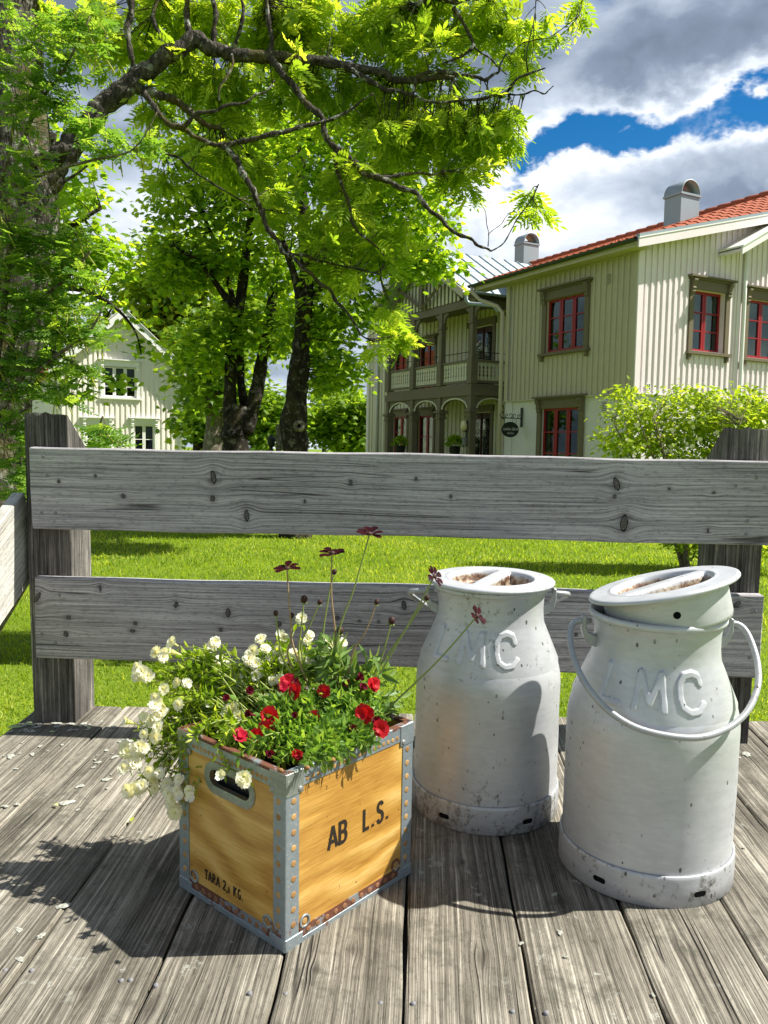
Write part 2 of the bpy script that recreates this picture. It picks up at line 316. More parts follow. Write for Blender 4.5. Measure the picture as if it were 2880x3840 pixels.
galv('galvanised', 0.0); galv('galvanised_rusty', 0.16, 3.0); galv('galvanised_rust_heavy', 0.24, 5.0); galv('oxidised', -0.02, 7.0, ((0.13, 0.15, 0.13), (0.42, 0.47, 0.42)))
m, nt, b = newmat('rivet_tan', 0.6, 0.1, 0.3); setc(nt, b, mixc(nt, orand(nt), (0.30, 0.16, 0.06), (0.50, 0.31, 0.12))); newmat('rivet_grey', 0.45, 0.5, 0.5, (0.36, 0.36, 0.35)); newmat('rivet_rust', 0.8, 0.1, 0.3, (0.27, 0.13, 0.065))
newmat('print_black', 0.7, 0, 0.2, (0.028, 0.022, 0.016)); newmat('black_film', 0.3, 0, 0.5, (0.010, 0.011, 0.013))
m, nt, b = newmat('soil', 0.95, 0, 0.1); n = noise(nt, ocoord(nt), 120, 5, 0.8); setc(nt, b, ramp(nt, n, [(0.35, (0.008, 0.006, 0.004)), (0.7, (0.05, 0.036, 0.025))])); bump(nt, b, n, 1.0, 0.01)

# aluminium of the milk cans
def alu(name, grime, seed, bright=1.0, dish=False):
    m, nt, b = newmat(name, 0.42, 0.28, 0.5); o0 = ocoord(nt); co = vadd(nt, o0, (seed, seed, 0))
    n1 = noise(nt, co, 6, 5, 0.65); n2 = noise(nt, vmul(nt, co, (1, 1, 0.8)), 75, 6, 0.75); n3 = noise(nt, vmul(nt, co, (1, 1, 4)), 26, 4, 0.7)
    c = ramp(nt, mth(nt, 'ADD', mth(nt, 'MULTIPLY', n1, 0.6), mth(nt, 'MULTIPLY', n3, 0.4)), [(0.3, tuple(x*bright for x in (0.46, 0.48, 0.505))), (0.5, tuple(x*bright for x in (0.58, 0.60, 0.625))), (0.7, tuple(x*bright for x in (0.70, 0.715, 0.735)))])
    sv = nd(nt, 'ShaderNodeTexVoronoi', feature='F1', Vector=vmul(nt, co, (1, 1, 0.55)), Scale=78.0, Randomness=1.0)
    sg = mth(nt, 'GREATER_THAN', nd(nt, 'ShaderNodeSeparateColor', Color=sv.outputs['Color']).outputs[1], 0.42)
    sz = mth(nt, 'MULTIPLY', nd(nt, 'ShaderNodeSeparateColor', Color=sv.outputs['Color']).outputs[0], 0.22)
    spk = mth(nt, 'MULTIPLY', mth(nt, 'LESS_THAN', sv.outputs['Distance'], sz), sg)
    spk = mth(nt, 'MULTIPLY', spk, sstep(nt, noise(nt, co, 5, 3), 0.38, 0.52))
    scr = sstep(nt, mth(nt, 'ABSOLUTE', mth(nt, 'SUBTRACT', noise(nt, vmul(nt, co, (30, 30, 11)), 1.0, 4, 0.6, 0.8), 0.5)), 0.0, 0.006, 1.0, 0.0)
    scr = mth(nt, 'MULTIPLY', scr, sstep(nt, noise(nt, co, 11, 3), 0.60, 0.68))
    g = sstep(nt, mth(nt, 'ADD', n2, mth(nt, 'MULTIPLY', mth(nt, 'SUBTRACT', n1, 0.5), 0.8)), 0.66-grime, 0.80-grime)
    c = mixc(nt, mth(nt, 'MULTIPLY', g, 0.75), c, (0.13, 0.12, 0.095)); c = mixc(nt, mth(nt, 'MULTIPLY', spk, 0.85), c, (0.05, 0.045, 0.04)); c = mixc(nt, mth(nt, 'MULTIPLY', scr, 0.6), c, (0.12, 0.11, 0.10))
    if dish:
        s0 = nd(nt, 'ShaderNodeSeparateXYZ', Vector=o0); rad = nd(nt, 'ShaderNodeVectorMath', operation='LENGTH', ins={0: vmul(nt, o0, (1, 1, 0))}).outputs['Value']
        nn = noise(nt, o0, 55, 6, 0.75); n9 = noise(nt, o0, 13, 3)
        dm = mth(nt, 'MULTIPLY', sstep(nt, mth(nt, 'ADD', s0.outputs[2], mth(nt, 'MULTIPLY', mth(nt, 'SUBTRACT', nn, 0.5), 0.012)), 0.0035, -0.004), mth(nt, 'LESS_THAN', rad, 0.097))
        dc = ramp(nt, mth(nt, 'ADD', mth(nt, 'MULTIPLY', nn, 0.6), mth(nt, 'MULTIPLY', n9, 0.4)), [(0.38, (0.03, 0.02, 0.013)), (0.46, (0.17, 0.085, 0.045)), (0.54, (0.42, 0.36, 0.26)), (0.68, (0.60, 0.58, 0.51))])
        c = mixc(nt, dm, c, dc)
    setc(nt, b, c); nt.links.new(mth(nt, 'ADD', mth(nt, 'MULTIPLY', n1, 0.25), 0.33), b.inputs['Roughness'])
    bump(nt, b, mth(nt, 'SUBTRACT', mth(nt, 'MULTIPLY', n1, 0.8), mth(nt, 'ADD', spk, scr)), 0.25, 0.0012)
alu('aluminium', 0.0, 0.0, 0.96); alu('aluminium_grimy', 0.045, 4.0, 0.92); alu('aluminium_foot', 0.12, 9.0, 0.85); alu('aluminium_foot_grimy', 0.19, 13.0, 0.85); alu('aluminium_lid', 0.03, 17.0, 0.98, True); alu('aluminium_cast', 0.06, 21.0, 0.72)
m, nt, b = newmat('lid_dish', 0.6, 0.3, 0.4); n = noise(nt, ocoord(nt), 45, 6, 0.75); n2 = noise(nt, ocoord(nt), 9, 3)
c = ramp(nt, mth(nt, 'ADD', mth(nt, 'MULTIPLY', n, 0.7), mth(nt, 'MULTIPLY', n2, 0.3)), [(0.36, (0.035, 0.022, 0.014)), (0.47, (0.20, 0.115, 0.065)), (0.54, (0.48, 0.42, 0.31)), (0.7, (0.66, 0.64, 0.57))]); setc(nt, b, c)
m, nt, b = newmat('knot_wood', 0.85, 0, 0.2); co = ocoord(nt); ln_ = nd(nt, 'ShaderNodeVectorMath', operation='LENGTH', ins={0: vmul(nt, co, (1, 1, 0))}).outputs['Value']
nz_ = noise(nt, vadd(nt, co, nd(nt, 'ShaderNodeCombineXYZ', X=mth(nt, 'MULTIPLY', orand(nt), 20.0), Y=0.0, Z=0.0).outputs[0]), 2.5, 4, 0.7)
rg_ = mth(nt, 'SINE', mth(nt, 'MULTIPLY', mth(nt, 'ADD', ln_, mth(nt, 'MULTIPLY', nz_, 0.5)), 21.0))
cl_ = ramp(nt, mth(nt, 'ADD', mth(nt, 'MULTIPLY', rg_, 0.22), nz_), [(0.25, (0.03, 0.028, 0.026)), (0.5, (0.105, 0.10, 0.095)), (0.8, (0.26, 0.25, 0.235))])
cl_ = mixc(nt, sstep(nt, mth(nt, 'ADD', ln_, mth(nt, 'MULTIPLY', mth(nt, 'SUBTRACT', nz_, 0.5), 0.25)), 0.74, 0.92), cl_, (0.03, 0.028, 0.026)); setc(nt, b, cl_); bump(nt, b, rg_, 0.4, 0.05)
newmat('dark_hole', 0.9, 0, 0.1, (0.006, 0.006, 0.006)); newmat('iron_nail', 0.8, 0.2, 0.2, (0.24, 0.24, 0.25))
m, nt, b = newmat('lichen_crust', 0.95, 0, 0.1); n = noise(nt, ocoord(nt), 150, 5, 0.7); setc(nt, b, ramp(nt, n, [(0.35, (0.26, 0.27, 0.22)), (0.6, (0.52, 0.53, 0.47))])); bump(nt, b, n, 1.0, 0.004)
newmat('lichen_green', 0.95, 0, 0.1, (0.38, 0.45, 0.24))

def leafmat(name, stops, trans=0.5, rough=0.45, spec=0.3, tcol=1.75):
    m, nt, b = newmat(name, rough, 0, spec)
    at = nd(nt, 'ShaderNodeAttribute', attribute_name='rnd').outputs['Fac']
    x = mth(nt, 'FRACT', mth(nt, 'ADD', at, orand(nt)))
    c = ramp(nt, x, stops); setc(nt, b, c)
    tr = nd(nt, 'ShaderNodeBsdfTranslucent', Color=mixc(nt, 1.0, c, (tcol*1.25, tcol*1.15, tcol*0.5), 'MULTIPLY'))
    mx = nd(nt, 'ShaderNodeMixShader', ins={0: trans, 1: b.outputs[0], 2: tr.outputs[0]})
    nt.links.new(mx.outputs[0], nt.nodes['Material Output'].inputs[0])
leafmat('ash_leaf', [(0, (0.13, 0.23, 0.022)), (0.4, (0.22, 0.34, 0.03)), (0.8, (0.34, 0.45, 0.045)), (1, (0.44, 0.52, 0.09))], 0.55)
leafmat('maple_leaf', [(0, (0.08, 0.17, 0.014)), (0.5, (0.18, 0.31, 0.022)), (1, (0.36, 0.47, 0.04))], 0.6)
leafmat('pea_leaf', [(0, (0.09, 0.20, 0.035)), (0.6, (0.17, 0.31, 0.05)), (1, (0.29, 0.41, 0.07))], 0.5)
leafmat('pea_pod', [(0, (0.30, 0.34, 0.05)), (1, (0.42, 0.44, 0.08))], 0.25)
leafmat('bush_leaf', [(0, (0.13, 0.22, 0.02)), (0.5, (0.27, 0.38, 0.03)), (1, (0.44, 0.52, 0.06))], 0.54)
leafmat('far_leaf', [(0, (0.09, 0.18, 0.02)), (0.5, (0.17, 0.28, 0.026)), (1, (0.27, 0.38, 0.04))], 0.55)
leafmat('white_plant_leaf', [(0, (0.14, 0.25, 0.018)), (0.5, (0.26, 0.39, 0.03)), (1, (0.44, 0.53, 0.08))], 0.5)
leafmat('red_plant_leaf', [(0, (0.09, 0.19, 0.035)), (0.6, (0.16, 0.29, 0.055)), (1, (0.28, 0.42, 0.08))], 0.42)
leafmat('cosmos_leaf', [(0, (0.09, 0.18, 0.045)), (1, (0.24, 0.36, 0.11))], 0.35)
leafmat('grass_blade', [(0, (0.15, 0.25, 0.014)), (0.5, (0.25, 0.35, 0.02)), (0.9, (0.37, 0.44, 0.04)), (1, (0.42, 0.45, 0.12))], 0.5, 0.5, 0.3)
leafmat('white_petal', [(0, (0.90, 0.90, 0.86)), (0.7, (0.92, 0.92, 0.90)), (1, (0.88, 0.89, 0.70))], 0.40, 0.6, 0.2, 1.0)
leafmat('cream_bud', [(0, (0.62, 0.66, 0.22)), (1, (0.74, 0.76, 0.40))], 0.35, 0.6, 0.2, 1.0)
leafmat('red_petal', [(0, (0.42, 0.004, 0.010)), (0.6, (0.55, 0.006, 0.012)), (1, (0.48, 0.01, 0.05))], 0.3, 0.5, 0.3, 1.3)
leafmat('wine_petal', [(0, (0.10, 0.006, 0.018)), (1, (0.20, 0.012, 0.04))], 0.25, 0.6, 0.2, 1.2)
leafmat('cosmos_petal', [(0, (0.022, 0.001, 0.004)), (1, (0.04, 0.002, 0.005))], 0.25, 0.6, 0.15, 1.0)
newmat('stem_green', 0.6, 0, 0.3, (0.27, 0.33, 0.09)); newmat('stem_red', 0.6, 0, 0.3, (0.36, 0.25, 0.14)); newmat('bud_dark', 0.6, 0, 0.3, (0.05, 0.018, 0.015)); newmat('dry_brown', 0.8, 0, 0.2, (0.30, 0.16, 0.07)); newmat('stamen_yellow', 0.7, 0, 0.2, (0.6, 0.55, 0.10))
def bark(name, lo, hi, patch, moss=0.0, sc=1.0):
    m, nt, b = newmat(name, 0.9, 0, 0.2); co = ocoord(nt)
    n1 = noise(nt, vmul(nt, co, (1, 1, 0.35)), 24*sc, 5, 0.7); n2 = noise(nt, co, 9*sc, 5, 0.7); n3 = noise(nt, co, 2.2*sc, 4, 0.6)
    vor = nd(nt, 'ShaderNodeTexVoronoi', feature='DISTANCE_TO_EDGE', Vector=vmul(nt, co, (1, 1, 0.4)), Scale=26*sc, Randomness=1.0).outputs['Distance']
    c = mixc(nt, sstep(nt, n1, 0.35, 0.65), lo, hi); c = mixc(nt, sstep(nt, n2, 0.54, 0.62), c, patch)
    c = mixc(nt, mth(nt, 'MULTIPLY', sstep(nt, vor, 0.0, 0.10, 1.0, 0.0), 0.28), c, tuple(x*.4 for x in lo))
    if moss: c = mixc(nt, mth(nt, 'MULTIPLY', sstep(nt, n3, 0.52, 0.62), moss), c, (0.10, 0.085, 0.012))
    setc(nt, b, c); bump(nt, b, mth(nt, 'ADD', mth(nt, 'ADD', n1, n2), mth(nt, 'MULTIPLY', sstep(nt, vor, 0, 0.15), 0.25)), 1.0, 0.02/sc)
bark('ash_bark', (0.025, 0.021, 0.016), (0.10, 0.088, 0.070), (0.24, 0.24, 0.20), 0.5); bark('ash_twig_bark', (0.025, 0.020, 0.015), (0.085, 0.073, 0.058), (0.34, 0.34, 0.30), 0.5, 1.6)
bark('maple_bark', (0.010, 0.008, 0.006), (0.035, 0.028, 0.022), (0.14, 0.13, 0.11), 0.2); bark('pale_bark', (0.09, 0.075, 0.06), (0.24, 0.21, 0.17), (0.36, 0.33, 0.28), 0.1); bark('shrub_bark', (0.09, 0.07, 0.045), (0.24, 0.20, 0.14), (0.3, 0.28, 0.2), 0.0, 3)
# buildings
def paint(name, c, var=0.12, streak=0.0, rough=0.7):
    m, nt, b = newmat(name, rough, 0, 0.3); co = ocoord(nt)
    n1 = noise(nt, co, 2.0, 5, 0.65); n2 = noise(nt, vmul(nt, co, (1, 1, 0.12)), 40, 4, 0.7)
    lo = tuple(x*(1-var) for x in c); hi = tuple(min(1, x*(1+var*.6)) for x in c)
    cc = mixc(nt, n1, lo, hi); cc = mixc(nt, mth(nt, 'MULTIPLY', sstep(nt, n2, 0.56, 0.72), streak), cc, tuple(x*.55 for x in c)); setc(nt, b, cc); bump(nt, b, n2, 0.15, 0.003)
paint('house_paint_shade', (0.53, 0.465, 0.365), 0.10, 0.25); paint('house_paint_sun', (0.82, 0.735, 0.755), 0.12, 0.4); paint('plaster', (0.68, 0.65, 0.645), 0.06, 0.0, 0.9); paint('brown_trim', (0.165, 0.135, 0.085), 0.15, 0.2); paint('olive_trim', (0.185, 0.158, 0.105), 0.15, 0.2)  # timber wall paint in two tones: flank's shade and front's sun put into colour
paint('pale_green', (0.66, 0.64, 0.49), 0.1, 0.1); paint('red_sash', (0.30, 0.018, 0.022), 0.12, 0.1, 0.45); paint('white_paint', (0.80, 0.80, 0.77), 0.06, 0.1); paint('ivory_paint', (0.84, 0.79, 0.72), 0.06, 0.15); paint('dark_door', (0.05, 0.018, 0.014), 0.2, 0.1, 0.5); paint('black_iron', (0.015, 0.02, 0.018), 0.1, 0, 0.5)
paint('zinc', (0.33, 0.39, 0.42), 0.12, 0.2, 0.5); MATS['zinc'].node_tree.nodes['Principled BSDF'].inputs['Metallic'].default_value = 0.4
paint('pale_metal_roof', (0.50, 0.60, 0.64), 0.08, 0.15, 0.45); paint('dark_gutter', (0.06, 0.07, 0.06), 0.1, 0, 0.5); paint('chim_dark', (0.05, 0.03, 0.025), 0.2, 0)
paint('stone_base', (0.30, 0.29, 0.26), 0.2, 0.2, 0.9)
m, nt, b = newmat('roof_tile', 0.75, 0, 0.3); n = noise(nt, ocoord(nt), 7, 4, 0.7); r = orand(nt)
c = mixc(nt, n, (0.26, 0.058, 0.022), (0.44, 0.115, 0.045)); c = mixc(nt, mth(nt, 'MULTIPLY', r, 0.5), c, (0.33, 0.075, 0.035)); setc(nt, b, c); bump(nt, b, n, 0.2, 0.01)
m, nt, b = newmat('window_glass', 0.02, 0, 0.5, (0.02, 0.02, 0.02))
fr = nd(nt, 'ShaderNodeFresnel', IOR=1.5).outputs[0]
gl = nd(nt, 'ShaderNodeBsdfGlossy', Color=(0.9, 0.95, 0.95, 1), Roughness=0.03); tp = nd(nt, 'ShaderNodeBsdfTransparent', Color=(0.62, 0.68, 0.64, 1))
mx = nd(nt, 'ShaderNodeMixShader', ins={0: mth(nt, 'ADD', mth(nt, 'MULTIPLY', fr, 0.22), 0.006), 1: tp.outputs[0], 2: gl.outputs[0]}); nt.links.new(mx.outputs[0], nt.nodes['Material Output'].inputs[0])
paint('room_dark', (0.018, 0.017, 0.014), 0.3, 0, 0.9); paint('curtain', (0.62, 0.60, 0.52), 0.06, 0.1, 0.9); paint('grey_blind', (0.20, 0.21, 0.20), 0.06, 0, 0.9); newmat('lamp_glass', 0.3, 0, 0.5, (0.75, 0.66, 0.38)); newmat('sign_text', 0.6, 0, 0.3, (0.72, 0.72, 0.72))
# lawn ground
m, nt, b = newmat('lawn', 0.9, 0, 0.15); co = ocoord(nt)
n1 = noise(nt, co, 0.7, 4, 0.6); n2 = noise(nt, co, 30, 4, 0.7); n3 = noise(nt, co, 5, 4, 0.7)
c = ramp(nt, mth(nt, 'ADD', mth(nt, 'ADD', mth(nt, 'MULTIPLY', n1, 0.4), mth(nt, 'MULTIPLY', n2, 0.35)), mth(nt, 'MULTIPLY', n3, 0.25)), [(0.34, (0.075, 0.14, 0.010)), (0.5, (0.16, 0.245, 0.016)), (0.62, (0.23, 0.31, 0.022)), (0.74, (0.31, 0.36, 0.05))]); setc(nt, b, c); bump(nt, b, n2, 1.0, 0.04)
# ================================================================== GROUND
g = MB(); NG = 24
xs = np.linspace(-300, 300, NG+1); ys = np.linspace(-60, 540, NG+1)
g.add([(x, y, 0.0) for y in ys for x in xs], [(j*(NG+1)+i, j*(NG+1)+i+1, (j+1)*(NG+1)+i+1, (j+1)*(NG+1)+i) for j in range(NG) for i in range(NG)])
lawn = g.build('lawn', 'lawn'); tag(lawn, 'mown green lawn behind the wooden fence', 'lawn', kind='structure')
def grass():
    P = []; Sx = []
    for (y0, y1, dens, sc) in ((2.6, 4.5, 2200, 1.0), (4.5, 7.5, 1700, 1.1), (7.5, 11, 750, 1.5), (11, 17, 400, 1.9)):
        hw = lambda y: 0.50*y+0.3
        n = int(dens*(y1-y0)*2*hw((y0+y1)/2)); y = RNG.uniform(y0, y1, n); x = RNG.uniform(-1, 1, n)*hw(y)
        P.append(np.stack([x, y, np.full(n, -0.005)], -1)); Sx.append(RNG.uniform(0.6, 1.25, n)*sc)
    P = np.concatenate(P); Sx = np.concatenate(Sx); n = len(P)
    d = np.stack([RNG.normal(0, .35, n), RNG.normal(0, .35, n), np.ones(n)], -1); nr = np.stack([RNG.normal(0, 1, n), RNG.normal(0, 1, n), np.zeros(n)], -1)
    tv = [(-.0035, 0, 0), (.0035, 0, 0), (.0026, .019, .006), (-.0026, .019, .006), (0, .031, .016)]
    o = link('grass', inst_mesh('grass', tv, [(0, 1, 2, 3), (3, 2, 4)], P, frames(d, nr), Sx, np.clip(.5+.22*np.sin(P[:, 0]*1.1+np.sin(P[:, 1]*.8)*1.5)*np.sin(P[:, 1]*.9+1)+.12*np.sin(P[:, 0]*3.7+P[:, 1]*2.9)+RNG.normal(0, .16, n), .01, .98), 'grass_blade'))
    tag(o, 'short green grass blades of the lawn behind the fence', 'grass', kind='stuff')
grass()
# ================================================================== DECK
PA = math.radians(2.7)
deck = empty('wooden_deck', DECK @ Matrix.Translation((0, 2.0, 0)), 'weathered grey plank deck carrying the crate and the milk cans', 'deck')
edges = [-1.035, -0.79, -0.533, -0.325, -0.134, 0.058, 0.248, 0.439, 0.625, 0.816, 1.005, 1.19]
planks = []
for i in range(len(edges)-1):
    x0, x1 = edges[i]+0.0028, edges[i+1]-0.0028; yb, yf = 2.315+random.uniform(-.006, .006)-.02*edges[i], 0.25
    wid = x1-x0; L = yb-yf; mb = MB(); nx = 40
    zr = random.uniform(-.0025, .0015); ph = random.uniform(0, 6)
    V = []; Fc = []
    for k in range(nx+1):
        lx = -L/2+L*k/nx
        for (ly, lz) in ((-wid/2, -.04), (-wid/2+.0, -.003), (-wid/2+.004, 0.0), (-wid/4, .0006), (0, .0010), (wid/4, .0006), (wid/2-.004, 0.0), (wid/2, -.003), (wid/2, -.04)):
            w = .0016*math.sin(lx*9+ph)+.001*math.sin(lx*23+ph*2)
            V.append((lx, ly+(w if abs(ly) > wid/2-.005 else 0), lz+(zr+.0012*math.sin(lx*4+ph) if lz > -.02 else 0)))
    for k in range(nx):
        for j in range(8): Fc.append((k*9+j, (k+1)*9+j, (k+1)*9+j+1, k*9+j+1))
    Fc += [tuple(range(9)), tuple(range(nx*9, nx*9+9))[::-1]]
    mb.add(V, Fc)
    # local x runs along the plank; centre line follows the skew angle
    ym = (yb+yf)/2; xm = (x0+x1)/2 + (ym-1.5)*math.tan(PA)
    M = Matrix.Translation((xm, ym-2.0, 0)) @ Matrix.Rotation(math.pi/2-PA, 4, 'Z')
    planks.append((mb.build('plank', 'deck_wood', deck, M, smooth=True), edges[i], edges[i+1]))
for o, _, _ in planks:
    o.data.set_sharp_from_angle(angle=math.radians(35))
for (o_, ea, eb) in planks[1:]:       # dark strips added under every seam so the gaps show as shade
    ym_ = 1.28; MB().box(-1.0, 1.0, -.03, .03, -.09, -.041).build('seam_shade_strip', 'post_wood', deck, Matrix.Translation((ea+(ym_-1.5)*math.tan(PA), ym_-2.0, 0)) @ Matrix.Rotation(math.pi/2-PA, 4, 'Z'))
BOX('crossbeam', 'post_wood', deck, -1.0, 1.15, -.02, .10, -.20, -.0925, .004)
BOX('crossbeam', 'post_wood', deck, -1.0, 1.15, -1.05, -.93, -.20, -.0925, .004)
for sx in (-.93, 1.02):
    for sy in (.02, -1.0): BOX('leg', 'post_wood', deck, sx-.05, sx+.05, sy-.05, sy+.05, -.98 if sy > 0 else -.90, -.205, .004)
nailm = MB().lathe([(.0001, .0022), (.0026, .0007), (.0037, .0002), (.0039, -.004)], 12).mesh('nail', 'iron_nail', smooth=True)
for (px, py) in ((937, 3725), (1071, 3728), (1427, 3763), (1550, 3763), (1922, 3794), (2048, 3798), (455, 3678), (490, 3676), (585, 3695), (120, 3640), (20, 3640)):
    p = onzd(px, py); ob = next((o for o, a, c in planks if a < p[0]-(p[1]-1.5)*math.tan(PA) < c), planks[0][0])
    lw = ob.matrix_basis.inverted() @ Vector((p[0], p[1]-2.0, 0.0016)); link('nail', nailm, ob, Matrix.Translation(lw))
def crust(r, mat, seed, hgt=.0014):
    rr = random.Random(seed); mb = MB(); n = 14; V = [(0, 0, hgt)]
    ph = [rr.uniform(.55, 1.15) for _ in range(n)]
    for ring, (s, z) in enumerate(((.55, hgt*.9), (.9, hgt*.55), (1.0, 0))):
        V += [(r*s*ph[k]*math.cos(2*math.pi*k/n), r*s*ph[k]*.62*math.sin(2*math.pi*k/n), z*rr.uniform(.5, 1.2)) for k in range(n)]
    Fc = [(0, 1+k, 1+(k+1) % n) for k in range(n)] + [(1+q*n+k, 1+(q+1)*n+k, 1+(q+1)*n+(k+1) % n, 1+q*n+(k+1) % n) for q in range(2) for k in range(n)]
    return mb.add(V, Fc).mesh('lichen', mat, smooth=True)
crusts = [crust(.012, 'lichen_crust', s) for s in range(6)]
lich = [(248, 3012, 1.6), (40, 2838, 1.4), (430, 2840, 1.0), (400, 2815, .8), (370, 2860, .9), (425, 2728, .9), (330, 2725, .7), (470, 2780, 1.8), (300, 2950, 1.0), (400, 2925, 1.2), (245, 3398, 1.3), (155, 3512, .8), (70, 3490, .8), (75, 3600, .8), (20, 3025, .8), (65, 3018, .7), (290, 3040, .6), (232, 2795, .6), (60, 2885, .6), (2100, 3500, .7), (1955, 3540, .5), (2790, 3180, .5), (2450, 3735, .5), (2800, 2830, 1.5), (2760, 2840, 1.0), (150, 2800, .8), (120, 2830, .9), (500, 2850, .9), (450, 2880, .7), (350, 2880, .6), (2120, 3590, .4), (120, 2745, 1.1)]
for i in range(18): lich.append((random.uniform(0, 620), random.uniform(2730, 2960), random.uniform(.25, .55)))
for k, (px, py, s) in enumerate(lich):
    p = onzd(px, py); ob = next((o for o, a, c in planks if a < p[0]-(p[1]-1.5)*math.tan(PA) < c), planks[0][0])
    lw = ob.matrix_basis.inverted() @ Vector((p[0], p[1]-2.0, 0.0016)); link('lichen', crusts[k % 6], ob, Matrix.Translation(lw) @ Matrix.Rotation(random.uniform(0, 6), 4, 'Z') @ Matrix.Scale(s, 4))
for k in range(26):       # leafy lichen tuft at the foot of the left post
    p = np.array([-1.0+.22*random.random()**.8, 2.155+random.uniform(-.035, .035), .002])
    ob = planks[0][0] if p[0] < -.77 else planks[1][0]
    lw = ob.matrix_basis.inverted() @ Vector((p[0], p[1]-2.0, .002)); link('lichen', crust(random.uniform(.008, .018), 'lichen_green' if k % 3 else 'lichen_crust', k+60, .004) if k < 6 else crusts[k % 6], ob, Matrix.Translation(lw) @ Matrix.Rotation(k, 4, 'Z') @ Matrix.Scale(random.uniform(.6, 1.2), 4))
# ================================================================== FENCE
FY, FA = 2.1302, -0.0355; fang = math.atan(FA)
fence = empty('rail_fence', DECK @ Matrix.Translation((0, FY, 0)) @ Matrix.Rotation(fang, 4, 'Z'), 'weathered grey wooden fence of two wide rails behind the milk cans', 'fence')
def plank_mesh(L, wid, th, seed, ends=0.0):
    mb = MB(); nx = 36; rr = random.Random(seed); V = []; Fc = []; p1 = rr.uniform(0, 6)
    sec = ((-wid/2+.003, -th/2), (-wid/2, -th/2+.003), (-wid/2, th/2-.003), (-wid/2+.003, th/2), (0, th/2+.0006), (wid/2-.003, th/2), (wid/2, th/2-.003), (wid/2, -th/2+.003), (wid/2-.003, -th/2))
    for k in range(nx+1):
        lx = -L/2+L*k/nx; w = .0016*math.sin(lx*5+p1)+.0009*math.sin(lx*17+p1)
        V += [(lx+(rr.uniform(-ends, ends) if k in (0, nx) else 0), y+w, z) for y, z in sec]
    n = len(sec)
    for k in range(nx):
        for j in range(n): Fc.append((k*n+j, (k+1)*n+j, (k+1)*n+(j+1) % n, k*n+(j+1) % n))
    Fc += [tuple(range(n)), tuple(range(nx*n, nx*n+n))[::-1]]
    return mb.add(V, Fc)
rails = []
for (z0, z1, xa, xb, sd) in ((.5437, .7586, -.928, 1.03, 3), (.1928, .4128, -.928, .985, 8)):
    M = Matrix.Translation(((xa+xb)/2, .0175, (z0+z1)/2)) @ Matrix.Rotation(math.pi/2, 4, 'X')
    o = plank_mesh(xb-xa, z1-z0, .034, sd, .002).build('rail', 'rail_wood', fence, M, smooth=True); o.data.set_sharp_from_angle(angle=math.radians(35)); rails.append(o)
def on_fence(px, py, out=0.0):
    d = rayd(px, py); n = np.array([-FA, 1.0, 0]); k = (FY-out)/(d@n); P = O_D+d*k
    return Vector((P[0]/math.cos(fang), -out, P[2]))
nail2 = MB().lathe([(.0001, .0015), (.004, .0014), (.005, .0002), (.0052, -.003)], 12).mesh('nail', 'iron_nail', smooth=True)
for ri, pts in ((0, ((162, 1712), (177, 1784), (155, 1925), (208, 1925), (2758, 1822), (2837, 1792), (2803, 1954), (2798, 2004))), (1, ((222, 2231), (157, 2378), (208, 2410), (2833, 2292), (2810, 2467), (2747, 2340)))):
    for p in pts:
        M = rails[ri].matrix_basis.inverted() @ (Matrix.Translation(on_fence(*p)) @ Matrix.Rotation(math.pi/2, 4, 'X')); link('nail', nail2, rails[ri], M)
def knot_mesh(seed):
    rr = random.Random(seed); n = 18; ph = [rr.uniform(.86, 1.1) for _ in range(n)]; V = [(0, 0, .06)]
    for q, z in ((.5, .10), (.82, .08), (.93, .0), (1.0, .03), (1.10, -.15)): V += [(q*ph[k]*math.cos(2*math.pi*k/n), q*ph[k]*math.sin(2*math.pi*k/n), z) for k in range(n)]
    return MB().add(V, [(0, 1+k, 1+(k+1) % n) for k in range(n)]+[(1+q*n+k, 1+(q+1)*n+k, 1+(q+1)*n+(k+1) % n, 1+q*n+(k+1) % n) for q in range(4) for k in range(n)]).mesh('knot', 'knot_wood', smooth=True)
KN_ = [knot_mesh(s) for s in range(5)]
kl_ = [[], []]
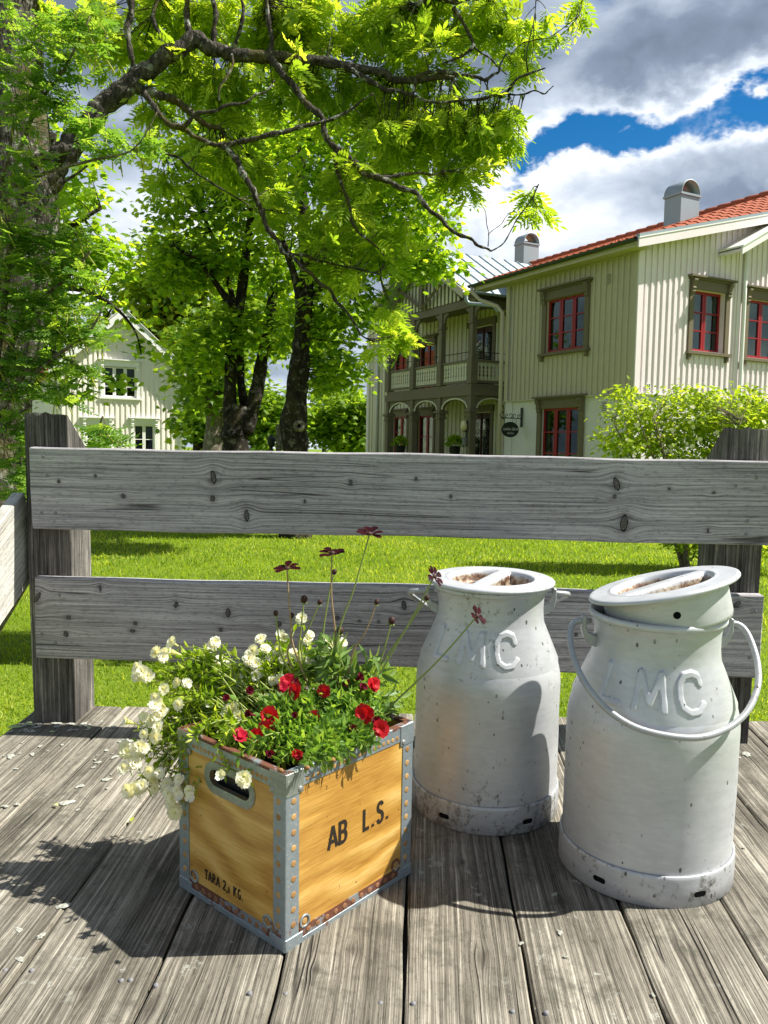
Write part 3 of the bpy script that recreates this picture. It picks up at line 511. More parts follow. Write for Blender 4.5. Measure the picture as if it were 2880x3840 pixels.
for ri, pts in ((0, ((800, 1790, 12, 30, -.15), (797, 1870, 11, 14, 0), (462, 1860, 10, 10, 0), (925, 1933, 11, 27, -.1), (1315, 1810, 8, 13, 0), (2312, 1815, 13, 30, -.3), (2305, 1862, 8, 9, 0), (2340, 1962, 16, 38, .1), (220, 1805, 8, 9, 0), (358, 1784, 6, 7, 0), (2510, 1833, 5, 5, 0), (2677, 1847, 6, 5, 0), (1690, 1862, 7, 8, 0), (1560, 1795, 6, 9, 0), (2655, 1990, 5, 10, 0), (1143, 1880, 5, 9, 0))),
                (1, ((140, 2240, 9, 28, .6), (257, 2316, 10, 9, 0), (247, 2378, 11, 13, 0), (375, 2205, 5, 14, -.2), (507, 2338, 9, 9, 0), (497, 2366, 12, 8, 0), (660, 2268, 9, 15, .3), (855, 2298, 11, 19, .1), (828, 2362, 8, 9, 0), (1515, 2270, 11, 22, 0), (1045, 2340, 12, 13, 0), (1265, 2318, 9, 12, 0), (2700, 2262, 9, 16, .3), (2765, 2266, 10, 19, .7), (1420, 2330, 5, 5, 0), (1348, 2328, 5, 5, 0), (2160, 2380, 8, 8, 0)))):
    for k, (px, py, rx, ry, an) in enumerate(pts):
        q = on_fence(px, py); sc = FY/F; M = rails[ri].matrix_basis.inverted() @ (Matrix.Translation(q) @ Matrix.Rotation(math.pi/2, 4, 'X')) @ Matrix.Translation((0, 0, .0007)) @ Matrix.Rotation(-an, 4, 'Z') @ Matrix.Diagonal((rx*sc*.8, ry*sc*.8, .004, 1)); kl_[ri].append((M.translation.x, M.translation.y, max(rx*sc, .005), max(ry*sc, .006))); link('knot', KN_[k % 5], rails[ri], M)
for ri in (0, 1):
    weathered('rail_wood_'+'ab'[ri], RAILC, 190, (5, 6), 2.0, .0025, .14, knots=kl_[ri]); rails[ri].data.materials[0] = MATS['rail_wood_'+'ab'[ri]]
pk_ = {}
for k, (px, py, rx, ry) in enumerate(((1803, 3590, .020, .013), (1733, 3235, .010, .008), (2097, 3378, .011, .008), (2776, 3120, .016, .011), (2225, 3528, .009, .007), (1323, 3566, .012, .010), (370, 2968, .022, .013), (320, 3705, .017, .011), (600, 3290, .018, .008), (560, 3770, .026, .014), (645, 3545, .016, .010), (1180, 3640, .008, .007), (2560, 3560, .012, .009), (2830, 3420, .010, .008))):
    p = onzd(px, py); ob = next((o for o, a, c in planks if a < p[0]-(p[1]-1.5)*math.tan(PA) < c), planks[0][0])
    lw = ob.matrix_basis.inverted() @ Vector((p[0], p[1]-2.0, 0)); pk_.setdefault(ob.name, []).append((lw.x, lw.y, rx*.7, ry*.7))
for i_, (o, _, _) in enumerate(planks):
    if o.name in pk_: nm_ = 'deck_wood_%d' % i_; weathered(nm_, DECKC, 170, (4.2, 5.0), 2.0, .004, .42, .6, knots=pk_[o.name]); o.data.materials[0] = MATS[nm_]
def post(xa, xb, ztop, name='post'):
    # local x is the vertical; top is cut sloping down towards the back
    th = .135; y0 = .036; rr = random.Random(int(xa*100)); mb = MB(); w = xb-xa
    n = 9; V = []; rows = [-.03, .2, .45, .62, ztop-.005, ztop]
    for z in rows:
        for (a, c) in [(-w/2+w*k/8, 0) for k in range(9)]+[(w/2, th), (-w/2, th)]:
            zz = z if z > 0 else z
            if z >= ztop-.006: zz = z+rr.uniform(-.006, .003) if c == 0 else z-.105
            V.append((zz, a+(rr.uniform(-.0012, .0012)), -c+(rr.uniform(-.002, .002) if c == 0 else 0)))
    m = 11; Fc = [(i*m+k, i*m+(k+1) % m, (i+1)*m+(k+1) % m, (i+1)*m+k) for i in range(len(rows)-1) for k in range(m)] + [tuple(range(m))[::-1], tuple(range((len(rows)-1)*m, len(rows)*m))]
    M = Matrix.Translation(((xa+xb)/2, y0, 0)) @ Matrix(((0, 1, 0, 0), (0, 0, -1, 0), (1, 0, 0, 0), (0, 0, 0, 1)))
    return mb.add(V, Fc).build(name, 'post_wood', fence, M)
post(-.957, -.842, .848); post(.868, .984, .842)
# sloping side brace at the left, running towards the viewer
p_t1, p_t0, p_b1, p_b0 = onxd(100, 1830, -.968), onxd(0, 1955, -.968), onxd(112, 2215, -.968), onxd(0, 2345, -.968)
dv = (p_t1-p_t0); dv /= np.linalg.norm(dv); wv_ = (p_t0-p_b0); wv_ = wv_-dv*(wv_@dv); wd = np.linalg.norm(wv_); wv_ /= wd
cen = (p_t0+p_b0+p_t1+p_b1)/4 - dv*.27; nrm = np.cross(dv, wv_)
if nrm[0] < 0: nrm = -nrm; 
R3 = Matrix((dv.tolist(), np.cross(nrm, dv).tolist(), nrm.tolist())).transposed().to_4x4()
Mb = fence.matrix_world.inverted() @ DECK @ Matrix.Translation(Vector((cen-nrm*.018).tolist())) @ R3
o = plank_mesh(.80, wd, .034, 21).build('brace', 'bleached_wood', fence, Mb, smooth=True); o.data.set_sharp_from_angle(angle=math.radians(35)); o['label'] = 'sun-bleached sloping side board at the left end'

# ================================================================== CRATE
BW, BD, BH = .3138, .281, .2959
CRM = DECK @ Matrix.Translation((-.146, 1.2347, 0)) @ Matrix.Rotation(.8575, 4, 'Z')
crate = empty('plywood_crate', CRM, 'amber plywood crate with riveted metal edges, stencilled AB L.S., holding flowers', 'crate')
T = .008
def P_right(a, o, z): return (a, -o, z)          # face y=0, outward -y
def P_left(a, o, z): return (-o, a, z)           # face x=0, outward -x
def P_back(a, o, z): return (BW-a, BD+o, z)
def P_far(a, o, z): return (BW+o, BD-a, z)
FACES = [(P_right, BW), (P_left, BD), (P_back, BW), (P_far, BD)]
def stadium(cx, cz, hl, r, n=20):
    pts = []
    for k in range(n): t = -math.pi/2+math.pi*k/(n-1); pts.append((cx+hl+r*math.cos(t), cz+r*math.sin(t)))
    for k in range(n): t = math.pi/2+math.pi*k/(n-1); pts.append((cx-hl+r*math.cos(t), cz+r*math.sin(t)))
    return pts
def panel_with_hole(Pm, W, z0, z1, hole, o0, o1):
    mb = MB(); cx = sum(p[0] for p in hole)/len(hole); cz = sum(p[1] for p in hole)/len(hole); out = []
    for (x, z) in hole:
        dx, dz = x-cx, z-cz; t = min([(W-.001-cx)/dx if dx > 1e-9 else 9e9, (.001-cx)/dx if dx < -1e-9 else 9e9, (z1-cz)/dz if dz > 1e-9 else 9e9, (z0-cz)/dz if dz < -1e-9 else 9e9]); out.append([cx+dx*t, cz+dz*t])
    for c in ((.001, z0), (.001, z1), (W-.001, z0), (W-.001, z1)):
        k = min(range(len(out)), key=lambda i: (out[i][0]-c[0])**2+(out[i][1]-c[1])**2); out[k] = list(c)
    n = len(hole); V = [Pm(x, o, z) for o in (o1, o0) for ring in (hole, out) for x, z in ring]
    Fc = []
    for k in range(n):
        j = (k+1) % n; Fc += [(k, j, n+j, n+k), (2*n+k, 3*n+k, 3*n+j, 2*n+j), (k, 2*n+k, 2*n+j, j), (n+k, n+j, 3*n+j, 3*n+k)]
    return mb.add(V, Fc)
hole = stadium(.140, .2375, .0385, .0145); ring_o = stadium(.140, .2375, .0385, .0285)
for fi, (Pm, Wd) in enumerate(FACES):
    if fi in (1, 3): panel_with_hole(Pm, Wd, .004, BH-.002, hole, -T, 0).build('panel', 'amber_ply', crate)
    else: MB().hexa([Pm(.001, 0, .004), Pm(Wd-.001, 0, .004), Pm(Wd-.001, 0, BH-.002), Pm(.001, 0, BH-.002)], [Pm(.001, -T, .004), Pm(Wd-.001, -T, .004), Pm(Wd-.001, -T, BH-.002), Pm(.001, -T, BH-.002)]).build('panel', 'amber_ply', crate)
BOX('base_panel', 'amber_ply', crate, T, BW-T, T, BD-T, .006, .014)
for fi in (1, 3):     # oval metal handle rings
    Pm, Wd = FACES[fi]; n = len(hole); mb = MB()
    V = [Pm(x, o, z) for ring, o in ((ring_o, .0002), (ring_o, .0014), (stadium(.140, .2375, .0385, .019), .0017), (hole, .0010), (hole, -T-.001)) for x, z in ring]
    Fc = [(q*n+k, q*n+(k+1) % n, (q+1)*n+(k+1) % n, (q+1)*n+k) for q in range(4) for k in range(n)]
    mb.add(V, Fc).build('handle_ring', 'oxidised', crate)
# corner angles
cs = .0275; th = .0016
for (cx, cy, sx, sy) in ((0, 0, 1, 1), (BW, 0, -1, 1), (BW, BD, -1, -1), (0, BD, 1, -1)):
    poly = [(cx+sx*cs, cy-sy*th), (cx+sx*.001, cy-sy*th), (cx-sx*th*.7, cy-sy*th*.7), (cx-sx*th, cy+sy*.001), (cx-sx*th, cy+sy*cs), (cx-sx*.0001, cy+sy*cs), (cx-sx*.0001, cy-sy*.0001), (cx+sx*cs, cy-sy*.0001)]
    MB().prism([(x, y, .012) for x, y in poly], (0, 0, BH-.03)).build('corner_strip', 'galvanised', crate)
    # caps
    def cap(z0, z1, w, mat, nm, rr=.006):
        tt = .0030
        mb = MB()
        pr = [(cx+sx*w, cy-sy*tt), (cx+sx*.002, cy-sy*tt), (cx-sx*tt*.7, cy-sy*tt*.7), (cx-sx*tt, cy+sy*.002), (cx-sx*tt, cy+sy*w), (cx-sx*.0003, cy+sy*w), (cx-sx*.0003, cy-sy*.0003), (cx+sx*w, cy-sy*.0003)]
        mb.prism([(x, y, z0) for x, y in pr], (0, 0, z1-z0)); mb.build(nm, mat, crate, bevel=.0007)
    cap(BH-.036, BH+.0022, .036, 'oxidised' if cx == 0 else 'galvanised', 'corner_cap')
    cap(-.0005, .021, .036, 'galvanised', 'foot_cap')
# bands, rivets, eyelets
def dome(r, h): return MB().lathe([(r, -.0006), (r*.93, h*.45), (r*.62, h*.9), (.0003, h)], 14)
riv_v = dome(.0058, .0005).mesh('rivet', 'rivet_tan', smooth=True); riv_t = dome(.0043, .0004).mesh('rivet', 'rivet_tan', smooth=True); riv_b = dome(.0052, .0006).mesh('rivet', 'rivet_rust', smooth=True); riv_c = dome(.0048, .0016).mesh('rivet', 'rivet_grey', smooth=True)
for fi, (Pm, Wd) in enumerate(FACES):
    nv = np.array(Pm(0, 1, 0))-np.array(Pm(0, 0, 0)); av = np.array(Pm(1, 0, 0))-np.array(Pm(0, 0, 0))
    Rm = Matrix((av.tolist(), np.cross(nv, av).tolist(), nv.tolist())).transposed().to_4x4()
    def rv(me, a, z, o): link('rivet', me, crate, Matrix.Translation(Pm(a, o, z)) @ Rm)
    rusty = 'galvanised_rust_heavy' if fi in (0, 2) else 'galvanised_rusty'
    MB().prism([Pm(.030, .0001, BH-.0265), Pm(Wd-.030, .0001, BH-.0265), Pm(Wd-.030, .0001, BH+.001), Pm(.030, .0001, BH+.001)], np.array(nv)*.0014).build('top_band', 'galvanised', crate)
    MB().prism([Pm(.0, .0019, BH-.003), Pm(Wd, .0019, BH-.003), Pm(Wd, .0019, BH+.0031), Pm(0, .0019, BH+.0031)], -np.array(nv)*.0125).build('rim', 'galvanised_rusty', crate, bevel=.001)
    MB().prism([Pm(.030, .0001, .003), Pm(Wd-.030, .0001, .003), Pm(Wd-.030, .0001, .0265), Pm(.030, .0001, .0265)], np.array(nv)*.0013).build('bottom_band', rusty, crate)
    MB().prism([Pm(.0, .0015, -.0002), Pm(Wd, .0015, -.0002), Pm(Wd, .0015, .0105), Pm(0, .0015, .0105)], np.array(nv)*.0012).build('bottom_edge', 'galvanised', crate, bevel=.0005)
    for k in range(9):
        for a in (.0155, Wd-.0155): rv(riv_v, a, .040+k*.0262, .0017)
    nt_ = 19
    for k in range(nt_): rv(riv_t, .045+(Wd-.09)*k/(nt_-1), BH-.0175, .0016)
    for k in range(11): rv(riv_b, .050+(Wd-.100)*k/10, .0175, .0015)
    for a in (.0285, Wd-.0285): rv(riv_c, a, BH-.029, .0032)
    for a in (.042, Wd-.042):
        n = 20; mb = MB(); V = [Pm(a+r*math.cos(2*math.pi*k/n), o, .0345+r*math.sin(2*math.pi*k/n)) for r, o in ((.0118, .0003), (.0118, .0016), (.0080, .0020), (.0080, .0003)) for k in range(n)]
        mb.add(V, [(q*n+k, q*n+(k+1) % n, (q+1)*n+(k+1) % n, (q+1)*n+k) for q in range(3) for k in range(n)]).build('eyelet', rusty if (fi == 0 and a > .1) else 'galvanised', crate, smooth=True)
        rv(riv_v, a, .0345, .0004)
# inner liner and soil
lin = MB(); ii = T+.006
lin.box(ii, BW-ii, ii, BD-ii, .03, .262); lin.build('plastic_liner', 'black_film', crate)
so_ = MB(); n = 14; so_.add([(ii+.001+(BW-2*ii-.002)*i/n, ii+.001+(BD-2*ii-.002)*j/n, .265+random.uniform(0, .008)) for j in range(n+1) for i in range(n+1)], [(j*(n+1)+i, j*(n+1)+i+1, (j+1)*(n+1)+i+1, (j+1)*(n+1)+i) for j in range(n) for i in range(n)])
so_.build('soil', 'soil', crate, smooth=True)
# lettering: condensed sans outlines as thick strokes
def stroke(mb, pts, w, M):
    """flat stroke polygon along pts, mapped by M(x,y)->3d"""
    pts = [np.array(p, float) for p in pts]; L = []; Rr = []
    for i, p in enumerate(pts):
        d0 = pts[i]-pts[i-1] if i else pts[1]-pts[0]; d1 = pts[i+1]-pts[i] if i < len(pts)-1 else d0
        d0 = d0/np.linalg.norm(d0); d1 = d1/np.linalg.norm(d1); d = d0+d1; d = d/np.linalg.norm(d); nn = np.array([-d[1], d[0]]); k = w/2/max(.5, nn@np.array([-d0[1], d0[0]])); L.append(p+nn*k); Rr.append(p-nn*k)
    n = len(pts); mb.add([M(*p) for p in L]+[M(*p) for p in Rr], [(i, i+1, n+i+1, n+i) for i in range(n-1)])
def arc(cx, cy, rx, ry, a0, a1, n=12): return [(cx+rx*math.cos(math.radians(a0+(a1-a0)*k/n)), cy+ry*math.sin(math.radians(a0+(a1-a0)*k/n))) for k in range(n+1)]
GL = {  # unit height glyphs: list of polylines, width
 'A': ([[(.0, 0), (.25, 1)], [(.25, 1), (.5, 0)], [(.09, .30), (.41, .30)]], .5),
 'B': ([[(.07, 0), (.07, 1)], [(.0, .95)]+[(.25, .95)]+arc(.27, .735, .16, .215, 90, -90, 8)+[(.07, .52)], [(.07, .52), (.25, .52)]+arc(.28, .285, .17, .235, 90, -90, 8)+[(.0, .05)]], .5),
 'L': ([[(.07, 1), (.07, 0)], [(.0, .06), (.40, .06)]], .42),
 'S': ([arc(.24, .745, .16, .205, 15, 262, 14)+arc(.24, .265, .17, .235, 75, -165, 14)], .48),
 '.': ([[(.06, 0), (.06, .13)]], .14),
 'T': ([[(.25, 0), (.25, 1)], [(0, .94), (.5, .94)], [(.13, .03), (.37, .03)], [(.03, .98), (.03, .76)], [(.47, .98), (.47, .76)]], .5),
 'R': ([[(.09, 0), (.09, 1)], [(0, .96), (.26, .96)]+arc(.27, .73, .15, .21, 90, -90, 8)+[(.09, .5)], [(.24, .5), (.44, 0)], [(.0, .03), (.19, .03)], [(.36, .03), (.54, .03)]], .54),
 '2': ([arc(.23, .72, .17, .23, 170, -20, 10)+[(.04, .05)], [(.02, .05), (.44, .05)]], .46),
 ',': ([[(.07, .12), (.04, -.15)]], .14), '1': ([[(.1, 0), (.1, .62)], [(.0, .55), (.1, .6)], [(.0, .03), (.2, .03)]], .24),
 'K': ([[(.09, 0), (.09, 1)], [(.44, 1), (.12, .42)], [(.22, .55), (.46, 0)], [(0, .03), (.19, .03)], [(0, .97), (.19, .97)], [(.38, .03), (.56, .03)], [(.34, .97), (.52, .97)]], .56),
 'G': ([arc(.25, .5, .20, .46, 50, 330, 14), [(.28, .42), (.46, .42)], [(.43, .42), (.43, .05)]], .5), ' ': ([], .3)}
def lettering(name, text, x0, z0, hgt, xs, gap, w, M, parent, mat='print_black', serif=False):
    x = x0; mb = MB()
    for ch in text:
        pl, adv = GL[ch]
        for q, p in enumerate(pl): stroke(mb, [(x+a*hgt*xs, z0+c*hgt) for a, c in p], w*(.5 if (serif and q > 1) else 1), lambda a, c, k=len(mb.f): M(a, c))
        if serif and ch == 'A': stroke(mb, [(x-.07*hgt*xs, z0+.03*hgt), (x+.12*hgt*xs, z0+.03*hgt)], w*.5, M); stroke(mb, [(x+.38*hgt*xs, z0+.03*hgt), (x+.57*hgt*xs, z0+.03*hgt)], w*.5, M)
        x += (adv+gap)*hgt*xs
    # tiny stagger so overlapping strokes never share a plane
    out = MB(); mb2 = mb; lay = {}
    o = mb2.build(name, mat, parent, recalc=False); return o
cnt = [0]
def Mr(a, c): cnt[0] += 1; return P_right(a, .0005+(cnt[0] % 97)*2e-6, c)
def Ml(a, c): cnt[0] += 1; return P_left(a, .0005+(cnt[0] % 97)*2e-6, c)
lettering('lettering', 'AB', .096, .134, .040, 1.02, .09, .0068, Mr, crate)
lettering('lettering', 'L.S.', .181, .134, .040, 1.0, .17, .0068, Mr, crate)
# the left face is read from far edge to near edge: letter x runs towards smaller a
lettering('lettering', 'TARA 2,1 KG.', 0, .043, .0175, 1.0, .13, .0034, lambda x, z: Ml(.209-x*.97, z), crate, serif=True)
# ================================================================== MILK CANS
PROF = [(.1500, .010), (.1575, .012), (.1578, .055), (.1580, .12), (.1582, .20), (.1584, .26), (.1582, .285), (.1572, .300), (.1546, .3155), (.1500, .332), (.1435, .349), (.1360, .3655), (.1285, .382), (.1225, .398), (.1180, .414), (.1155, .430), (.1146, .447), (.1150, .465), (.1166, .480), (.1190, .490)]
pr = np.array(PROF); plen = np.concatenate([[0], np.cumsum(np.linalg.norm(np.diff(pr, axis=0), axis=1))])
def prof_at(s): return np.stack([np.interp(s, plen, pr[:, 0]), np.interp(s, plen, pr[:, 1])], -1)
def smooth_prof(n_low=26, n_high=104):
    s_a = np.interp(.29, pr[2:, 1], plen[2:]); s = np.concatenate([np.linspace(0, s_a, n_low, endpoint=False), np.linspace(s_a, plen[-1], n_high)])
    P = np.stack([np.mean([prof_at(np.clip(s+o, 0, plen[-1])) for o in (-.008, -.004, 0, .004, .008)], 0)[:, k] for k in (0, 1)], -1)
    P[:3] = prof_at(s[:3]); P[-1] = prof_at(s[-1]); return P
SEG = {'L': [[(-.018, .034), (-.018, -.030), (.020, -.030)]], 'M': [[(-.026, -.031), (-.020, .032), (0, -.020), (.020, .032), (.026, -.031)]],
       'C': [[(.021, .016), (.017, .029), (.004, .034), (-.012, .031), (-.021, .018), (-.023, -.006), (-.019, -.024), (-.006, -.033), (.010, -.031), (.021, -.019)]]}
def seg_dist(px, pz, pts):
    best = np.full(px.shape, 9.0)
    for (x0, y0), (x1, y1) in zip(pts[:-1], pts[1:]):
        dx, dy = x1-x0, y1-y0; t = np.clip(((px-x0)*dx+(pz-y0)*dy)/(dx*dx+dy*dy), 0, 1); best = np.minimum(best, np.hypot(px-x0-t*dx, pz-y0-t*dy))
    return best
def can_body(name, parent, mat, rot):
    P = smooth_prof(); n = 420; m = len(P); ph = np.linspace(-math.pi, math.pi, n, endpoint=False)
    T_ = np.gradient(P, axis=0); T_ = T_/np.linalg.norm(T_, axis=1, keepdims=True); N_ = np.stack([T_[:, 1], -T_[:, 0]], -1)
    s = np.concatenate([[0], np.cumsum(np.linalg.norm(np.diff(P, axis=0), axis=1))]); s_mid = np.interp(.381, P[:, 1], s)
    PH, SS = np.meshgrid(ph, s); disp = np.zeros_like(PH)
    for ch, a in (('L', -31), ('M', -1), ('C', 30)):
        lx = (PH-math.radians(a)-rot)*.142*(1-(SS-s_mid)*.9); ly = SS-s_mid
        for pts in SEG[ch]: d = seg_dist(lx, ly, pts); disp = np.maximum(disp, .0058*np.clip((.0078-d)/.0024, 0, 1)**2*(3-2*np.clip((.0078-d)/.0024, 0, 1)))
    # a few shallow dents
    rr = np.random.default_rng(int(abs(rot)*1000)+3)
    for _ in range(16):
        a, z0, w, dp = rr.uniform(-1.6, 1.6), rr.uniform(.02, plen[-1]*.6), rr.uniform(.02, .06), rr.uniform(-.0012, .0009)
        disp += dp*np.exp(-(((PH-a)*.157)**2+(SS-z0)**2)/w**2)
    r = P[:, 0][:, None]+disp*N_[:, 0][:, None]; z = P[:, 1][:, None]+disp*N_[:, 1][:, None]
    V = np.stack([r*np.sin(PH), -r*np.cos(PH), z], -1).reshape(-1, 3)
    mb = MB(); mb.v = [tuple(p) for p in V.tolist()]; mb.f = [(i*n+k, i*n+(k+1) % n, (i+1)*n+(k+1) % n, (i+1)*n+k) for i in range(m-1) for k in range(n)] + [tuple(range(n))[::-1]]
    return mb.build(name, mat, parent, smooth=True)
def milk_can(pos, label, mats, rot, bail_front):
    rot = rot+math.atan2(-pos[0], pos[1])
    root = empty('milk_can', DECK @ Matrix.Translation((pos[0], pos[1], .0012)), label, 'milk can', 'aluminium milk cans on the deck')
    can_body('body', root, mats[0], rot)
    fr = MB().lathe([(.150, .0), (.1612, .0), (.1632, .002), (.1634, .030), (.1630, .053), (.1622, .0585), (.1600, .0605), (.1582, .0590)], 120)
    ft = fr.build('foot_ring', mats[1], root, smooth=True)
    MB().lathe([(.1180, .4885), (.1200, .4868), (.1232, .4872), (.1252, .4905), (.1250, .4955), (.1225, .4995), (.1190, .4998), (.1170, .4970), (.1160, .48), (.1140, .45), (.1160, .42), (.1500, .34), (.152, .30), (.152, .05)], 120).build('rim', mats[0], root, smooth=True)
    for a in range(6):      # drain slots in the foot ring
        ang = math.radians(-26+a*60)+rot+(math.radians(10) if not bail_front else 0)+math.radians((0+4 if a == 1 else 0)); st = stadium(0, .0255, .0075, .0052, 8); rr = .1638
        mb = MB(); V = [(rr*math.sin(ang+x/rr), -rr*math.cos(ang+x/rr), z) for x, z in st]; mb.add(V, [tuple(range(len(V)))]); mb.build('slot', 'dark_hole', ft)
    for sg in (-1, 1):      # cast ears
        prof = [(.113, .428), (.128, .434), (.138, .446), (.1425, .462), (.1425, .487), (.1370, .4895), (.1345, .486), (.1345, .466), (.129, .456), (.114, .450)]
        if sg < 0: prof = prof[::-1]
        e = MB().prism([(sg*r, -.0095, z) for r, z in prof], (0, .019, 0)).build('ear', 'aluminium_cast', root, bevel=.0015)
        b_ = MB().tube([(sg*.124, 0, .478), (sg*.147, 0, .478)], .0045, 10); b_.build('pin', 'aluminium_cast', e, smooth=True)
    s = -1 if bail_front else 1
    if bail_front: pts = [(.130, 0, .4775), (.150, 0, .4765), (.163, -.008, .468), (.169, -.028, .448), (.167, -.062, .418), (.153, -.098, .385), (.120, -.132, .350), (.070, -.158, .327), (.010, -.1685, .3175)]; L = pts+[(-x, y, z) for x, y, z in pts[:-1][::-1]]
    else: pts = [(.130, 0, .4775), (.150, .001, .4765), (.166, .008, .474), (.175, .028, .468), (.170, .065, .452), (.152, .105, .43), (.118, .142, .405), (.068, .166, .388), (.0, .175, .382)]; L = pts+[(-x, y, z) for x, y, z in pts[:-1][::-1]]
    # Catmull-Rom smoothing
    Q = [np.array(p) for p in L]; out = []
    for i in range(len(Q)-1):
        p0, p1, p2, p3 = Q[max(i-1, 0)], Q[i], Q[i+1], Q[min(i+2, len(Q)-1)]
        for t in np.linspace(0, 1, 6, endpoint=False): out.append(.5*((2*p1)+(-p0+p2)*t+(2*p0-5*p1+4*p2-p3)*t*t+(-p0+3*p1-3*p2+p3)*t**3))
    out.append(Q[-1]); MB().tube(out, .0058, 12).build('bail_handle', 'aluminium_cast', root, smooth=True)
    return root
def lid(can, ml, label, bar_ang):
    nr, na = 46, 150; R = .1376; V = []; Fc = []; mi = []
    rs = np.concatenate([[0.0005], np.linspace(.004, .1, 36), np.linspace(.103, .1335, 9), [.1362, .1376, .1374, .1350, .118]])
    c, s = math.cos(bar_ang), math.sin(bar_ang)
    for i, r in enumerate(rs):
        for k in range(na):
            t = 2*math.pi*k/na; x, y = r*math.cos(t), r*math.sin(t); q = abs(-s*x+c*y)        # distance from the bar axis
            z = .0075+.0012*(1-(r/R)**2)
            if r < .1:
                rim_f = np.clip((.094-r)/.016, 0, 1); bar_f = np.clip((q-.0125)/.0065, 0, 1); dpt = .027*min(rim_f*rim_f*(3-2*rim_f), bar_f*bar_f*(3-2*bar_f))
                z -= dpt; 
                if .094 < r < .1: z += .0012
            if i >= len(rs)-5: z = [.0062, .0035, .0008, -.0010, -.0010][i-(len(rs)-5)]
            V.append((x, y, z))
    for i in range(len(rs)-1):
        for k in range(na):
            Fc.append((i*na+k, i*na+(k+1) % na, (i+1)*na+(k+1) % na, (i+1)*na+k))
    mb = MB(); mb.v = V; mb.f = Fc; o = root = mb.build('lid', 'aluminium_lid', can, ml, smooth=True); o['label'] = label
    MB().lathe([(.118, -.0008), (.1145, -.003), (.1135, -.012), (.1128, -.060), (.1110, -.068), (.1085, -.0685), (.02, -.06)], 96, cap1=True).build('plug', 'aluminium', root, smooth=True)
    return root
C1 = (.2361, 1.7761); C2 = (.5196, 1.5307)
can1 = milk_can(C1, 'closed milk can with embossed LMC standing behind the crate, bail folded back', ('aluminium_grimy', 'aluminium_foot_grimy'), math.radians(-14), False)
can2 = milk_can(C2, 'milk can at the right with wire bail hanging in front and lid askew', ('aluminium', 'aluminium_foot'), math.radians(-1), True)
lid(can1, Matrix.Translation((0, 0, .5013)), 'round lid sitting flat on the left milk can, rust in its dish', math.radians(64))
l2 = lid(can2, Matrix.Translation((.006, -.004, .5460)) @ Matrix.Rotation(math.radians(-4.5), 4, 'X') @ Matrix.Rotation(math.radians(-13.8), 4, 'Y'), 'tilted lid propped askew in the mouth of the right milk can', math.radians(18))
hm = MB(); ang = math.radians(-10); n = 20; hm.add([((.1136)*math.sin(ang+.0066*math.cos(2*math.pi*k/n)/.1136), -(.1136)*math.cos(ang+.0066*math.cos(2*math.pi*k/n)/.1136), -.032+.0066*math.sin(2*math.pi*k/n)) for k in range(n)], [tuple(range(n))])
hm.build('vent_hole', 'dark_hole', l2)

# ================================================================== FLOWERS IN THE CRATE (deck coordinates)
CB = np.array([-.146, 1.2347]); Aax = np.array([math.cos(.8575), math.sin(.8575)]); Bax = np.array([-math.sin(.8575), math.cos(.8575)])
CC = CB+Aax*BW/2+Bax*BD/2
def crate_hit(px, py):
    """world Y (deck frame) where the pixel ray meets a visible crate side, or None"""
    d = rayd(px, py); best = None
    for dirn, Wd in ((Aax, BW), (Bax, BD)):
        nn = np.array([dirn[1], -dirn[0]]); k = (CB@nn)/(d[:2]@nn); P = O_D+d*k; t = (P[:2]-CB)@dirn
        if -.02 < t < Wd+.02 and -.01 < P[2] < BH+.012 and (best is None or P[1] < best): best = P[1]
    return best
def dep(px, py, Y, clear=.018):
    hY = crate_hit(px, py)
    if hY is not None: Y = min(Y, hY-clear)
    return atYd(px, py, Y)
def bez(p0, p1, p2, n=10): return [(1-t)**2*p0+2*t*(1-t)*p1+t*t*p2 for t in np.linspace(0, 1, n)]
class Plant:
    def __init__(s, name, base, label, cat='flowering plant'):
        s.base = np.array([base[0], base[1], .268]); s.root = empty(name, DECK @ Matrix.Translation(Vector(s.base.tolist())), label, cat, 'plants in the crate')
        s.st = MB(); s.lp = []; s.ld = []; s.ln = []; s.ls = []
    def shoot(s, tip, nl=16, ll=(.018, .030), lift=.05, start=None, r=.0013, f0=.35, tight=1.0):
        b0 = s.base+np.array([RNG.normal(0, .025), RNG.normal(0, .025), 0]) if start is None else np.array(start); tip = np.array(tip)
        mid = (b0+tip)/2; mid[2] = max(tip[2], BH+.012)+lift*RNG.uniform(.3, 1.1); mid[:2] += (tip-b0)[:2]*.12
        P = bez(b0, mid, tip, 12); s.st.tube([p-s.base for p in P], np.linspace(r*1.3, r*.6, 12).tolist(), 5)
        for k in range(nl):
            t = f0+(1-f0)*(k/max(nl-1, 1))**(.8); i = min(int(t*11), 10); fr = t*11-i; p = P[i]*(1-fr)+P[i+1]*fr; tg = unit(P[i+1]-P[i])
            a = k*2.4+RNG.uniform(-.4, .4); ax = unit(np.cross(tg, [0, 0, 1.])+1e-6); ay = np.cross(tg, ax); rad = ax*math.cos(a)+ay*math.sin(a)
            d = rad*tight+tg*(.35+.6*t)+np.array([0, 0, .25]); s.lp.append(p-s.base); s.ld.append(d); s.ln.append(unit(d)*-.3+tg+np.array([0, -.15, .5])); s.ls.append(RNG.uniform(*ll)*(1.05-.35*t))
        return P
    def finish(s, tv, tf, mat, smat='stem_green', nparts=300):
        o = s.st.build('stems', smat, s.root, smooth=True); o['kind'] = 'stuff'
        rank = np.array([p[1]-.3*p[2] for p in s.lp])+RNG.normal(0, .05, len(s.lp))
        foliage(s.root, tv, tf, np.array(s.lp), np.array(s.ld), np.array(s.ln), np.array(s.ls), mat, nparts, rank=rank)
